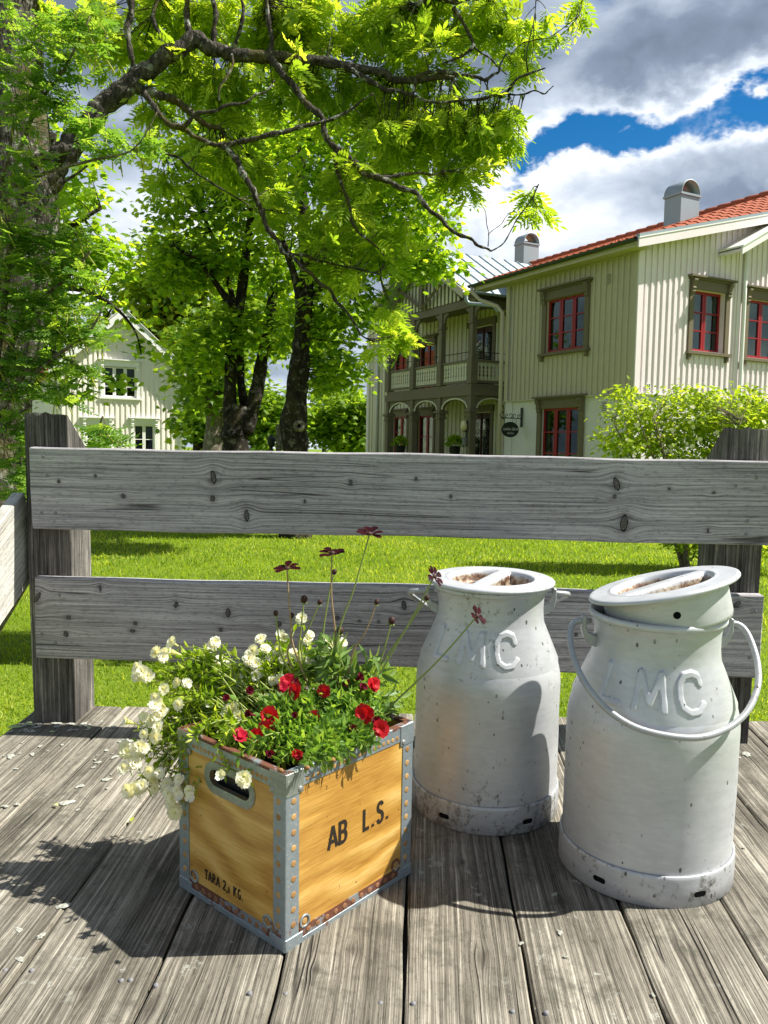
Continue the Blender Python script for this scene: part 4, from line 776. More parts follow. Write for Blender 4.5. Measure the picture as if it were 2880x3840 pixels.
def whorls(spec, seed):
    rr = random.Random(seed); V = []; Fc = []
    for (n, l, w, el, z, off) in spec:
        for k in range(n):
            a = 2*math.pi*(k+off)/n+rr.uniform(-.15, .15); e = el+rr.uniform(-.15, .15); L_ = l*rr.uniform(.88, 1.1)
            pv = [(0, 0, 0), (-w*.32, .40, .02), (-w*.5, .72, rr.uniform(-.05, .07)), (-w*.24, .98, rr.uniform(-.06, .06)), (w*.06, .93, rr.uniform(-.1, .02)), (w*.30, 1.0, rr.uniform(-.06, .06)), (w*.5, .70, rr.uniform(-.05, .07)), (w*.32, .40, .02), (0, .55, -.05)]
            pf = [(0, 8, 2, 1), (8, 4, 3, 2), (0, 7, 6, 8), (8, 6, 5, 4)]
            n0 = len(V); ce, se = math.cos(e), math.sin(e); ca, sa = math.cos(a), math.sin(a)
            for x, y, zz in pv:
                y2, z2 = y*ce-zz*se, y*se+zz*ce; V.append((L_*(ca*x-sa*y2), L_*(sa*x+ca*y2), z+L_*z2))
            Fc += [tuple(i+n0 for i in q) for q in pf]
    return V, Fc
def fmesh(name, spec, mat, seed):
    tv, tf = whorls(spec, seed)
    return inst_mesh(name, tv, tf, np.zeros((1, 3)), np.eye(3)[None], np.ones(1), np.array([random.random()*.6]), mat, smooth=True)
# template is in x/y plane facing +z
WHITE = [fmesh('flower', [(6, .0130, .9, .0, 0, 0), (6, .0105, .85, .35, .0012, .5), (5, .0070, .8, .75, .002, .2)], 'white_petal', s) for s in range(4)]
WSM = [fmesh('flower', [(5, .0095, .8, .55, 0, 0)], 'white_petal', s+10) for s in range(2)]
RED = [fmesh('flower', [(6, .0185, 1.0, .15, 0, 0), (5, .013, .95, .6, .002, .5)], 'red_petal', s+20) for s in range(3)]
WINE = [fmesh('flower', [(6, .0105, .8, .7, 0, 0), (5, .008, .8, 1.1, .001, .4)], 'wine_petal', s+30) for s in range(2)]
def tube_mesh(mat): return MB().lathe([(.0016, -.017), (.0022, -.010), (.0034, -.004), (.0050, .0006)], 10).mesh('flower_tube', mat, smooth=True)
TUBW, TUBR = tube_mesh('cream_bud'), tube_mesh('wine_petal'); STAM = MB().lathe([(.0025, .001), (.0018, .0035), (.0002, .0042)], 8).mesh('stamen', 'stamen_yellow', smooth=True)
BUDM = MB().lathe([(.0008, 0), (.0022, .004), (.0026, .010), (.0012, .016), (.0002, .018)], 8).mesh('bud', 'cream_bud', smooth=True)
def face_mat(p, nrm, spin, scale=1.0):
    z = unit(np.array(nrm, float)); x = unit(np.cross([0, 0, 1.] if abs(z[2]) < .95 else [1., 0, 0], z)); y = np.cross(z, x)
    M = Matrix((x.tolist(), y.tolist(), z.tolist())).transposed().to_4x4()
    return Matrix.Translation(Vector(np.asarray(p).tolist())) @ M @ Matrix.Rotation(spin, 4, 'Z') @ Matrix.Scale(scale, 4)
def put_flower(pl, P, mesh, tubem, size=1.0, toward=None, stamen=True):
    p = P[-1]; tg = unit(P[-1]-P[-2]); nrm = toward if toward is not None else unit(tg*.25+np.array([RNG.normal(-.05, .3), -.75+RNG.normal(0, .2), .6]))
    f = link('flower', mesh, pl.root, face_mat(p-pl.base+unit(nrm)*.016*size+np.array([0, -.016, .009]), nrm, RNG.uniform(0, 6), size))
    link('flower_tube', tubem, f)
    if stamen: link('stamen', STAM, f)
white = Plant('white_flower_plant', (-.205, 1.495), 'white double-flowered trailing plant spilling over the left of the crate')
WF = [(616, 2458), (675, 2431), (811, 2445), (552, 2523), (575, 2550), (691, 2570), (769, 2560), (752, 2580), (697, 2650), (609, 2625), (586, 2709), (614, 2765), (535, 2814), (494, 2828), (516, 2867), (609, 2899), (697, 2926), (574, 2950), (523, 2967), (660, 2977), (667, 3048), (913, 2923), (820, 2499), (877, 2536), (901, 2560), (906, 2692), (993, 2424), (970, 2452), (1064, 2424), (1060, 2456), (1024, 2483), (1122, 2475), (1154, 2401), (1232, 2442), (1211, 2479), (1024, 2563), (962, 2542), (993, 2538), (1034, 2648), (950, 2495), (1066, 2646), (1085, 2490), (640, 2600), (880, 2575)]
WS = [(687, 2465), (626, 2655), (803, 2652), (847, 2909), (1055, 2400), (870, 2510), (560, 2700), (700, 2985), (735, 2985), (860, 2690), (520, 2720)]
for q_ in [tuple(q) for q in WF for _ in (0, 1) if RNG.random() < .62]: WF.append((q_[0]+RNG.normal(0, 26), q_[1]+RNG.normal(0, 22)))
for _ in range(12):
    q_ = [(700, 2540, 140, 90), (1080, 2470, 130, 50), (590, 2870, 80, 110)][RNG.integers(3)]; WF.append((q_[0]+RNG.uniform(-1, 1)*q_[2], q_[1]+RNG.uniform(-1, 1)*q_[3]))
def wdep(px, py):
    t = min(max((py-2400)/650., 0), 1); Y = (1.60-.24*t) if px > 740 else (1.50-.10*t)
    return dep(px, py, Y+RNG.uniform(-.015, .015))
for k, (px, py) in enumerate(WF): put_flower(white, white.shoot(wdep(px, py), 7), WHITE[k % 4], TUBW, RNG.uniform(.78, 1.05))
for k, (px, py) in enumerate(WS): put_flower(white, white.shoot(wdep(px, py), 12), WSM[k % 2], TUBW, 1.15, stamen=False)
for (cx, cy, rx, ry, n) in ((700, 2545, 165, 115, 56), (1080, 2490, 160, 65, 30), (600, 2860, 85, 120, 26), (880, 2610, 110, 80, 12), (560, 2760, 50, 80, 7), (690, 2740, 60, 90, 8), (840, 2840, 60, 60, 4)):
    for _ in range(n):
        a, q = RNG.uniform(0, 6.28), math.sqrt(RNG.random()); P = white.shoot(wdep(cx+rx*q*math.cos(a), cy+ry*q*math.sin(a)), 17)
        if RNG.random() < .45: link('bud', BUDM, white.root, face_mat(P[-1]-white.base, unit(P[-1]-P[-2])+np.array([0, 0, .5]), 0, RNG.uniform(.6, 1)))
LV, LF = leaflet(1.0, .36, .25, .12)
white.finish(LV, LF, 'white_plant_leaf')
red = Plant('red_flower_plant', (-.085, 1.445), 'red-flowered bushy plant filling the front of the crate')
def rdep(px, py): t = min(max((py-2520)/380., 0), 1); return dep(px, py, 1.54-.27*t+RNG.uniform(-.015, .015), .022)
for k, (px, py, s) in enumerate([(1085, 2571, .95), (1132, 2609, 1.1), (1226, 2603, .8), (1385, 2581, .95), (1028, 2703, 1.15), (1020, 2750, 1.05), (977, 2769, .85), (1381, 2685, 1.1), (1422, 2742, .95), (1181, 2695, .85), (1116, 2836, .6), (908, 2774, .85), (1070, 2590, .7)]): put_flower(red, red.shoot(rdep(px, py), 12, (.020, .033)), RED[k % 3], TUBR, s*.86, stamen=False)
for k, (px, py) in enumerate([(962, 2689), (869, 2628), (931, 2603), (1120, 2575), (1118, 2691), (1320, 2740), (1308, 2573), (1330, 2560), (1400, 2718), (1350, 2600), (1210, 2770), (1030, 2830)]): put_flower(red, red.shoot(rdep(px, py), 9), WINE[k % 2], TUBR, RNG.uniform(.7, 1.05), stamen=False)
for (cx, cy, rx, ry, n) in ((1150, 2710, 220, 120, 66), (1360, 2690, 110, 100, 26), (970, 2760, 120, 80, 22), (1160, 2830, 160, 45, 26), (1320, 2790, 90, 40, 12), (930, 2820, 70, 40, 8)):
    for _ in range(n):
        a, q = RNG.uniform(0, 6.28), math.sqrt(RNG.random()); red.shoot(rdep(cx+rx*q*math.cos(a), cy+ry*q*math.sin(a)), 20, (.018, .030))
DRY = MB().lathe([(.0008, 0), (.003, .003), (.0042, .008), (.003, .012), (.0004, .013)], 7).mesh('dried_bloom', 'dry_brown', smooth=True)
for (px, py) in [(1162, 2760), (1255, 2850), (1140, 2880), (1040, 2890), (1285, 2735), (1270, 2625)]:
    link('dried_bloom', DRY, red.root, face_mat(rdep(px, py)-red.base, (RNG.normal(), -1, .5), 0, 1.0))
LV2, LF2 = leaflet(1.0, .42, .2, .15)
red.finish(LV2, LF2, 'red_plant_leaf')
cos_ = Plant('dark_cosmos_plant', (-.055, 1.535), 'tall cosmos with thin stems and dark maroon flowers rising from the crate')
def cdep(px, py, Y=1.53): return dep(px, py, Y)
stems = [([(1076, 2134), (1090, 2330), (1105, 2440), (1200, 2640)], 'F'), ([(1245, 2076), (1243, 2230), (1257, 2380), (1270, 2640)], 'F'), ([(1385, 2004), (1330, 2200), (1265, 2400), (1260, 2640)], 'F'), ([(1628, 2163), (1560, 2290), (1440, 2500), (1340, 2660)], 'S'), ([(1788, 2311), (1640, 2480), (1440, 2670), (1380, 2730)], 'S'),
         ([(1252, 2155), (1230, 2250), (1210, 2430), (1240, 2640)], 'B'), ([(1139, 2262), (1130, 2350), (1125, 2480), (1200, 2650)], 'D'), ([(1196, 2268), (1165, 2340), (1130, 2440), (1190, 2640)], 'B'), ([(1410, 2268), (1370, 2370), (1320, 2460), (1290, 2640)], 'B'), ([(1466, 2342), (1450, 2400), (1425, 2480), (1340, 2660)], 'D'), ([(1596, 2252), (1500, 2390), (1430, 2490), (1330, 2650)], 'B'), ([(1035, 2310), (1045, 2390), (1065, 2480), (1180, 2650)], 'B'), ([(1093, 2319), (1090, 2400), (1085, 2480), (1190, 2650)], 'B'), ([(1273, 2380), (1262, 2440), (1255, 2500), (1260, 2640)], 'D')]
sepal = MB()
for k in range(6): a = k*1.047; sepal.tube([(0, 0, 0), (.0045*math.cos(a), .0045*math.sin(a), .001), (.0085*math.cos(a), .0085*math.sin(a), -.001)], [.0008, .0011, .0003], 4)
SEP = sepal.mesh('sepals', 'stem_green'); CEN = MB().lathe([(.0055, .0), (.0058, .002), (.004, .0042), (.0004, .005)], 12).mesh('disc', 'bud_dark', smooth=True)
pv = [(0, .004, 0), (-.0052, .012, .001), (-.0072, .020, .0005), (-.004, .0258, -.001), (0, .0246, .0), (.004, .0258, -.001), (.0072, .020, .0005), (.0052, .012, .001), (0, .016, -.0012)]; pf = [(0, 8, 2, 1), (8, 4, 3, 2), (0, 7, 6, 8), (8, 6, 5, 4)]
PET = inst_mesh('petal', pv, pf, np.zeros((1, 3)), np.eye(3)[None], np.ones(1), np.array([.3]), 'cosmos_petal', smooth=True)
BUDC = MB().lathe([(.001, 0), (.0042, .002), (.0055, .006), (.0045, .0105), (.0006, .0125)], 10).mesh('bud', 'bud_dark', smooth=True)
for k, (pp, typ) in enumerate(stems):
    Ys = 1.525+RNG.uniform(-.02, .02); Q = [cdep(*p, Ys) for p in pp]; Q[-1][2] = min(Q[-1][2], .30)
    P = []
    for i in range(len(Q)-1):
        p0, p1, p2, p3 = Q[max(i-1, 0)], Q[i], Q[i+1], Q[min(i+2, len(Q)-1)]
        for t in np.linspace(0, 1, 8, endpoint=False): P.append(.5*((2*p1)+(-p0+p2)*t+(2*p0-5*p1+4*p2-p3)*t*t+(-p0+3*p1-3*p2+p3)*t**3))
    P.append(Q[-1]); P = P[::-1]
    MB().tube([p-cos_.base for p in P], np.linspace(.0021, .0014, len(P)).tolist(), 6).build('stem', 'stem_red' if k in (0, 1, 8, 12) else 'stem_green', cos_.root, smooth=True)
    tg = unit(P[-1]-P[-3]); loc = P[-1]-cos_.base
    if typ in 'FS':
        nr = unit(np.array([.05*k-.1, -.22, 1.])) if typ == 'F' else unit(np.array([.75, -.35, .55]))
        f = link('flower', CEN, cos_.root, face_mat(loc, nr, k*.5, 1.0 if typ == 'F' else .85)); link('sepals', SEP, f)
        for q in range(8): link('petal', PET, f, Matrix.Rotation(q*math.pi/4+RNG.uniform(-.1, .1), 4, 'Z') @ Matrix.Rotation(RNG.uniform(-.05, .4), 4, 'X'))
    else: b_ = link('bud', BUDC, cos_.root, face_mat(loc, tg+np.array([0, 0, .4]), 0, .9 if typ == 'B' else 1.25)); link('sepals', SEP, b_, Matrix.Scale(.8, 4))
for (cx, cy, rx, ry, n) in ((1340, 2540, 150, 70, 22), (1250, 2470, 80, 60, 12), (1450, 2620, 60, 60, 8), (1150, 2510, 90, 50, 8)):
    for _ in range(n):
        a, q = RNG.uniform(0, 6.28), math.sqrt(RNG.random()); cos_.shoot(cdep(cx+rx*q*math.cos(a), cy+ry*q*math.sin(a), 1.54+RNG.uniform(-.04, .04)), 5, (.040, .068), .03, r=.0011, f0=.5, tight=.7)
LV3, LF3 = leaflet(1.0, .26, .2, .22)
cos_.finish(LV3, LF3, 'cosmos_leaf')
# fallen leaf scraps on the deck
def scrap(px, py, mat, label):
    p = onzd(px, py); tv, tf = leaflet(.018, .5, .3, -.1); me = inst_mesh('fallen_leaf', tv, tf, np.zeros((1, 3)), np.eye(3)[None], np.ones(1), np.array([.8]), mat)
    o = link('fallen_leaf', me); o.matrix_world = DECK @ Matrix.Translation((p[0], p[1], .0045)) @ Matrix.Rotation(px, 4, 'Z'); tag(o, label, 'leaf')
scrap(490, 3090, 'white_plant_leaf', 'small fallen green leaf on the deck left of the crate')
scrap(205, 3022, 'cream_bud', 'tiny yellow-green scrap beside a lichen patch on the deck')
# ================================================================== MAIN HOUSE
HA = math.radians(28.5); HC = atY(2385, 1300, 17.0); HM = Matrix.Translation((HC[0], HC[1], 0)) @ Matrix.Rotation(HA, 4, 'Z'); HMI = np.array(HM.inverted())
house = empty('guest_house', HM, 'large cream timber house with red tile roof, red windows and balcony porch', 'house')
def hray(px, py): d = HMI[:3, :3] @ ray(px, py); o = (HMI @ np.array([0, 0, EYE, 1]))[:3]; return o, d
def h_on(px, py, axis, val): o, d = hray(px, py); return o+d*((val-o[axis])/d[axis])
ZE = h_on(2390, 886, 1, -.35)[2]; TP, TR = .355, .26
def FO(a, o, z): return (-o, a, z)
def FWt(a, o, z): return (a, -o, z)
XW = 1.9
def FB(a, o, z): return (XW-o, a, z)
def pbox(mb, Pm, a0, a1, o0, o1, z0, z1): return mb.hexa([Pm(a0, o0, z0), Pm(a1, o0, z0), Pm(a1, o0, z1), Pm(a0, o0, z1)], [Pm(a0, o1, z0), Pm(a1, o1, z0), Pm(a1, o1, z1), Pm(a0, o1, z1)])
def PB(name, mat, parent, Pm, a0, a1, o0, o1, z0, z1, bevel=0.0): return pbox(MB(), Pm, a0, a1, o0, o1, z0, z1).build(name, mat, parent, bevel=bevel)
def wall_holes(name, mat, parent, Pm, a0, a1, z0, z1, holes, depth=.22, out=0.0):
    A = sorted({a0, a1, *[h[0] for h in holes], *[h[1] for h in holes]}); A = [a for a in A if a0 <= a <= a1]; Z = sorted({z0, z1, *[h[2] for h in holes], *[h[3] for h in holes]}); Z = [z for z in Z if z0 <= z <= z1]
    mb = MB()
    for i in range(len(A)-1):
        for j in range(len(Z)-1):
            ca, cz = (A[i]+A[i+1])/2, (Z[j]+Z[j+1])/2
            if any(h[0] < ca < h[1] and h[2] < cz < h[3] for h in holes): continue
            mb.add([Pm(A[i], out, Z[j]), Pm(A[i+1], out, Z[j]), Pm(A[i+1], out, Z[j+1]), Pm(A[i], out, Z[j+1])], [(0, 1, 2, 3)])
    for h in holes:
        ha, hb, hc, hd = max(h[0], a0), min(h[1], a1), max(h[2], z0), min(h[3], z1)
        c = [(ha, hc), (hb, hc), (hb, hd), (ha, hd)]
        for k in range(4):
            if k == 0 and h[2] < z0 or k == 2 and h[3] > z1: continue
            p, q = c[k], c[(k+1) % 4]; mb.add([Pm(p[0], out, p[1]), Pm(q[0], out, q[1]), Pm(q[0], out-depth, q[1]), Pm(p[0], out-depth, p[1])], [(0, 1, 2, 3)])
    return mb.build(name, mat, parent, recalc=False)
def battens(parent, mat, Pm, a0, a1, z0f, z1f, holes, sp=.17, w=.052, proud=.026):
    n = int(round((a1-a0)/sp)); cache = {}
    for k in range(n+1):
        a = a0+(a1-a0)*k/n; ww = w*random.uniform(.9, 1.15); za, zb = z0f, (z1f(a) if callable(z1f) else z1f); segs = [(za, zb)]
        for h in holes:
            if h[0]-ww/2 < a < h[1]+ww/2:
                ns = []
                for s0, s1 in segs:
                    if h[3] <= s0 or h[2] >= s1: ns.append((s0, s1)); continue
                    if h[2] > s0: ns.append((s0, h[2]))
                    if h[3] < s1: ns.append((h[3], s1))
                segs = ns
        for s0, s1 in segs:
            if s1-s0 < .05: continue
            PB('batten', mat, parent, Pm, a-ww/2, a+ww/2, .0005, proud, s0, s1)
def window(parent, Pm, a0, a1, z0, z1, cols, rows, rec, trim, sash, hood=True, cas=.13, curtain=True, blind=0.0, label=None, blind_mat='grey_blind', sillbr=True, hoodmat=None):
    w = MB()
    for (x0, x1, y0, y1) in ((a0-cas, a0, z0-.02, z1+.20 if hood else z1+cas), (a1, a1+cas, z0-.02, z1+.20 if hood else z1+cas), (a0, a1, z1, z1+.20 if hood else z1+cas)): pbox(w, Pm, x0, x1, .0, .045, y0, y1)
    wn = w.build('window', trim, parent)
    if label: wn['label'] = label
    if hood:
        h = MB(); pbox(h, Pm, a0-cas-.03, a1+cas+.03, .0, .085, z1+.2, z1+.235); pbox(h, Pm, a0-cas-.09, a1+cas+.09, .0, .15, z1+.2355, z1+.275); h.build('hood', hoodmat or trim, wn)
        for a in (a0-cas*.9, a1+cas*.1):
            prof = [(.046, z1+.195), (.135, z1+.195), (.138, z1+.16), (.105, z1+.10), (.085, z1+.045), (.100, z1+.01), (.075, z1-.02), (.085, z1-.06), (.060, z1-.10), (.046, z1-.10)]
            b = MB(); aw = cas*.8; b.prism([Pm(a, o, z) for o, z in prof], np.array(Pm(aw, 0, 0))-np.array(Pm(0, 0, 0))); b.build('bracket', trim, wn)
    s = MB(); pbox(s, Pm, a0-cas-.05, a1+cas+.05, .0, .105, z0-.085, z0-.021); s.build('sill', trim, wn)
    if sillbr:
        for a in (a0-cas, a1+cas-.07): PB('sill_bracket', trim, wn, Pm, a, a+.07, .0, .075, z0-.20, z0-.0855)
    # sashes
    sm = MB(); cw = (a1-a0)/cols; st = .055; o0, o1 = -rec-.045, -rec
    for c in range(cols):
        l, r = a0+c*cw+.004, a0+(c+1)*cw-.004
        for (x0, x1, y0, y1) in ((l, l+st, z0, z1), (r-st, r, z0, z1), (l+st, r-st, z0, z0+st), (l+st, r-st, z1-st, z1)): pbox(sm, Pm, x0, x1, o0, o1, y0, y1)
        hh = (z1-z0-2*st)/rows
        for q in range(1, rows): pbox(sm, Pm, l+st, r-st, o0+.008, o1-.004, z0+st+q*hh-.014, z0+st+q*hh+.014)
    so2 = sm.build('sash', sash, wn)
    for c in range(cols):
        l, r = a0+c*cw+.004+st, a0+(c+1)*cw-.004-st; hh = (z1-z0-2*st)/rows
        for q in range(rows): PB('pane', 'window_glass', wn, Pm, l, r, -rec-.028, -rec-.024, z0+st+q*hh+(.014 if q else 0), z0+st+(q+1)*hh-(.014 if q < rows-1 else 0))
    rm = MB(); d0, d1 = -rec-.05, -rec-.75; e = .12
    pts = [(a0-e, z0-e), (a1+e, z0-e), (a1+e, z1+e), (a0-e, z1+e)]
    for k in range(4): p, q = pts[k], pts[(k+1) % 4]; rm.add([Pm(p[0], d0, p[1]), Pm(q[0], d0, q[1]), Pm(q[0], d1, q[1]), Pm(p[0], d1, p[1])], [(0, 1, 2, 3)])
    rm.add([Pm(p[0], d1, p[1]) for p in pts], [(0, 1, 2, 3)]); rm.build('interior', 'room_dark', wn, recalc=False)
    if curtain:
        for c in range(cols):
            l, r = a0+c*cw+.06, a0+(c+1)*cw-.06; cu = MB(); n = 8; cwid = min(.13, (r-l)*.35); side = l
            cu.add([Pm(side+cwid*k/n, -rec-.085+.012*(k % 2), z) for z in (z0+.02, z1-.02) for k in range(n+1)], [(k, k+1, n+2+k, n+1+k) for k in range(n)]); cu.build('curtain', 'curtain', wn, recalc=False)
    if blind: PB('blind', blind_mat, wn, Pm, a0+.02, a1-.02, -rec-.10, -rec-.095, z1-(z1-z0)*blind, z1-.01)
    return wn
# --- olive-shaded flank
W1 = (1.53, 2.83, 3.92, 5.11); W2 = (1.60, 2.90, 1.05, 2.63)
def grow(h, c=.13, top=.20, bot=.02): return (h[0]-c, h[1]+c, h[2]-bot-.06, h[3]+top)
wall_holes('plaster_wall', 'plaster', house, FO, 0, 4.36, .0, 2.86, [W2], out=-.03)
wall_holes('timber_wall', 'house_paint_shade', house, FO, 0, 4.36, 2.86, 5.80, [W1])
battens(house, 'house_paint_shade', FO, .10, 4.27, 2.875, 5.72, [grow(W1, top=.27, bot=.07)], .167)
PB('drip_board', 'house_paint_shade', house, FO, -.035, 4.38, -.03, .045, 2.842, 2.872)
window(house, FO, *W1, 3, 3, .05, 'brown_trim', 'red_sash', cas=.14, label='upper three-light red window of the shaded flank')
window(house, FO, *W2, 3, 3, .05, 'brown_trim', 'red_sash', cas=.14, label='ground-floor three-light red window of the shaded flank')
PB('corner_board', 'house_paint_shade', house, FO, -.012, .10, .0008, .032, 2.875, 5.74); PB('corner_board', 'house_paint_shade', house, FO, 4.25, 4.372, .0008, .032, 2.875, 5.74)
for zz in (5.28, 2.62):
    v = MB(); pbox(v, FO, .73, .90, -.028 if zz < 3 else .0, .03, zz-.12, zz+.12); ve = v.build('vent_grille', 'house_paint_shade' if zz > 3 else 'plaster', house)
    for k in range(6): PB('slat', 'brown_trim', ve, FO, .745, .885, .0305, .036, zz-.10+k*.035, zz-.085+k*.035)
PB('corner_return', 'plaster', house, lambda a, o, z: (a, 4.36+o, z), -.0, 2.0, -.3, 0.0, 0, 5.8)
# --- sunlit gable front
def rake(x): return ZE+TR*(x+.35)
WA = (1.57, 2.56, 3.83, 5.10); WB = (3.30, 4.33, 3.80, 5.07); WC = (3.35, 4.5, 1.30, 2.55)
wall_holes('plaster_wall', 'plaster', house, FWt, 0, 7.6, .0, 2.86, [WC], out=-.03)
wall_holes('timber_wall', 'house_paint_sun', house, FWt, 0, 7.6, 2.86, 5.75, [WA, WB])
MB().add([(0, 0, 5.75), (7.6, 0, 5.75), (7.6, 0, rake(4.2)), (4.0, 0, rake(4.0)-.02), (0, 0, rake(0)-.06)], [(0, 1, 2, 3, 4)]).build('gable_wall', 'house_paint_sun', house, recalc=False)
battens(house, 'house_paint_sun', FWt, .19, 7.4, 2.885, lambda a: min(rake(a), rake(4.0))-.10, [grow(WA, .15, .28, .07), grow(WB, .15, .28, .07)], .168, .055, .028)
PB('corner_board', 'house_paint_sun', house, FWt, -.033, .11, .0008, .034, 2.875, rake(0)-.16)
PB('drip_board', 'house_paint_sun', house, FWt, -.045, 7.6, -.03, .05, 2.842, 2.872)
window(house, FWt, *WA, 2, 3, .12, 'brown_trim', 'red_sash', cas=.12, label='two-light red window of the sunlit front next to the corner', blind=.34)
window(house, FWt, *WB, 2, 3, .06, 'brown_trim', 'red_sash', cas=.12, label='two-light red window of the sunlit front beside the downpipe', blind=.34)
window(house, FWt, *WC, 2, 3, .06, 'brown_trim', 'red_sash', cas=.12, label='ground-floor window half hidden by the shrub')
dp = MB().tube([FWt(3.06, .09, z) for z in (6.05, 5, 4, 3, 2, .3)], .045, 10).build('downpipe', 'white_paint', house, smooth=True)
PB('pipe_board', 'house_paint_sun', house, FWt, 2.90, 2.985, .03, .055, 2.9, 6.3)
pl = PB('number_plate', 'white_paint', house, FWt, .30, .42, .0285, .036, 2.93, 3.07)
for a in (.325, .375): PB('digit', 'print_black', pl, FWt, a, a+.022, .0362, .039, 2.945, 3.055)
# --- roofs
G0 = np.array([6.0, 1.5, ZE+TP*6.35]); KN = (TP-TR)*6.35/1.85
def RS(x, y): return min(ZE+TP*(x+.35), ZE+TR*(x+.35)+KN*(y+.35))
def hipx(y): return 3.95+(y+.35)*2.05/1.85
def tile_geo(x0, x1, y0, y1, lift=.030, amp=.024):
    m = 6; V = []; Fc = []
    for (x, l) in ((x0-.03, lift), (x1+.02, .004)):
        for k in range(m+1):
            t = k/m; y = y0+(y1-y0)*t*1.06; wv2 = amp*math.sin(math.pi*min(1, t*1.35))**2 if t < .74 else -.010*math.sin(math.pi*(t-.74)/.26); V.append((x, y, RS(x, min(y, 5.2))+l+wv2))
    for k in range(m+1): p = V[k]; V.append((p[0], p[1], p[2]-.022))
    Fc = [(k, m+1+k, m+2+k, k+1) for k in range(m)]+[(2*(m+1)+k, k, k+1, 2*(m+1)+k+1) for k in range(m)]
    return V, Fc
uy = .222; rest = MB(); nt_obj = 0
for i in range(20):
    for j in range(25):
        x0, y0 = -.36+i*.318, -.34+j*uy
        if x0+.2 > min(hipx(y0+.15), 6.0): continue
        V, Fc = tile_geo(x0, x0+.318, y0, y0+uy)
        if nt_obj < 298: MB().add(V, Fc).build('roof_tile', 'roof_tile', house, recalc=False); nt_obj += 1
        else: rest.add(V, Fc)
for i in range(14):
    for j in range(48):
        x0, y0 = 1.60+i*.318, 5.30+j*uy
        V, Fc = tile_geo(x0, x0+.318, y0, y0+uy); rest.add(V, Fc)
rest.build('roof_tiles', 'roof_tile', house, recalc=False)['kind'] = 'stuff'
under = MB(); under.add([(-.36, -.36, RS(-.36, -.36)-.012), (3.95, -.36, RS(3.95, -.36)-.012), (6, 1.5, G0[2]-.012), (6, 5.32, G0[2]-.012), (-.36, 5.32, ZE-.012)], [(0, 1, 2), (0, 2, 3, 4)]); under.build('roof_deck', 'olive_trim', house, recalc=False)
MB().hexa([(1.55, 5.0, ZE+TP*1.9-.05), (6, 5.0, G0[2]-.05), (6, 16.2, G0[2]-.05), (1.55, 16.2, ZE+TP*1.9-.05)], [(1.55, 5.0, ZE+TP*1.9-.012), (6, 5.0, G0[2]-.012), (6, 16.2, G0[2]-.012), (1.55, 16.2, ZE+TP*1.9-.012)]).build('roof_deck', 'olive_trim', house)
ry = RS(3.95, -.35)
MB().add([(3.95, -.36, ry), (8.2, -.36, ry), (6.0, 1.5, G0[2]), (12.3, 1.5, ZE), (12.3, 16.2, ZE), (6, 16.2, G0[2])], [(0, 1, 2), (1, 3, 2), (2, 3, 4, 5)]).build('hip_slope', 'roof_tile', house, recalc=False)
for k in range(9):     # half-round hip tiles
    p0 = G0+(np.array([3.95, -.38, ry])-G0)*k/9; p1 = G0+(np.array([3.95, -.38, ry])-G0)*(k+1.12)/9
    MB().tube([p0+[0, 0, .03], p1+[0, 0, .045]], [.115, .135], 12).build('hip_tile', 'roof_tile', house, smooth=True)
for k in range(34):
    y0 = 1.45+k*.42; MB().tube([(6, y0, G0[2]+.03), (6, y0+.45, G0[2]+.045)], [.115, .13], 10).build('ridge_tile', 'roof_tile', house, smooth=True)
e0 = np.array([-.40, -.37, RS(-.40, -.35)]); e1 = np.array([3.97, -.37, ry])
def slab(name, mat, p, q, up0, up1, y0, y1): return MB().hexa([(p[0], y0, p[2]+up0), (q[0], y0, q[2]+up0), (q[0], y1, q[2]+up0), (p[0], y1, p[2]+up0)], [(p[0], y0, p[2]+up1), (q[0], y0, q[2]+up1), (q[0], y1, q[2]+up1), (p[0], y1, p[2]+up1)]).build(name, mat, house)
slab('bargeboard', 'house_paint_sun', e0, e1, -.185, -.012, -.372, -.335); slab('verge_strip', 'white_paint', e0, e1, -.010, .018, -.385, -.33); slab('verge_cap', 'zinc', e0, e1, .020, .075, -.378, -.28); slab('verge_soffit', 'house_paint_shade', e0, e1, -.10, -.06, -.333, .02)
BOX('bargeboard', 'house_paint_sun', house, 3.99, 8.2, -.37, -.33, ry-.185, ry-.012); BOX('verge_cap', 'zinc', house, 3.99, 8.2, -.378, -.28, ry+.02, ry+.075)
BOX('eave_soffit', 'house_paint_shade', house, -.35, -.0, -.33, 5.3, ZE-.16, ZE-.13); BOX('eave_fascia', 'house_paint_shade', house, -.375, -.352, -.33, 5.3, ZE-.165, ZE-.02)
PB('frieze_board', 'house_paint_shade', house, FO, -.02, 4.38, .001, .05, 5.66, ZE-.165)
gm = MB(); ng = 8
gm.add([(-.44+.065*math.cos(math.pi+math.pi*k/ng), y, ZE-.02+.065*math.sin(math.pi+math.pi*k/ng)) for y in (-.34, 5.42) for k in range(ng+1)], [(k, k+1, ng+2+k, ng+1+k) for k in range(ng)]); gm.build('gutter', 'dark_gutter', house, recalc=False, smooth=True)
dpp = [(-.44, 5.30, ZE-.08), (-.44, 5.28, ZE-.20), (-.36, 5.05, ZE-.42), (-.14, 4.60, ZE-.62), (-.09, 4.44, ZE-.80), (-.09, 4.43, 4), (-.09, 4.43, .3)]
MB().tube(dpp, .048, 10).build('downpipe', 'house_paint_shade', house, smooth=True)
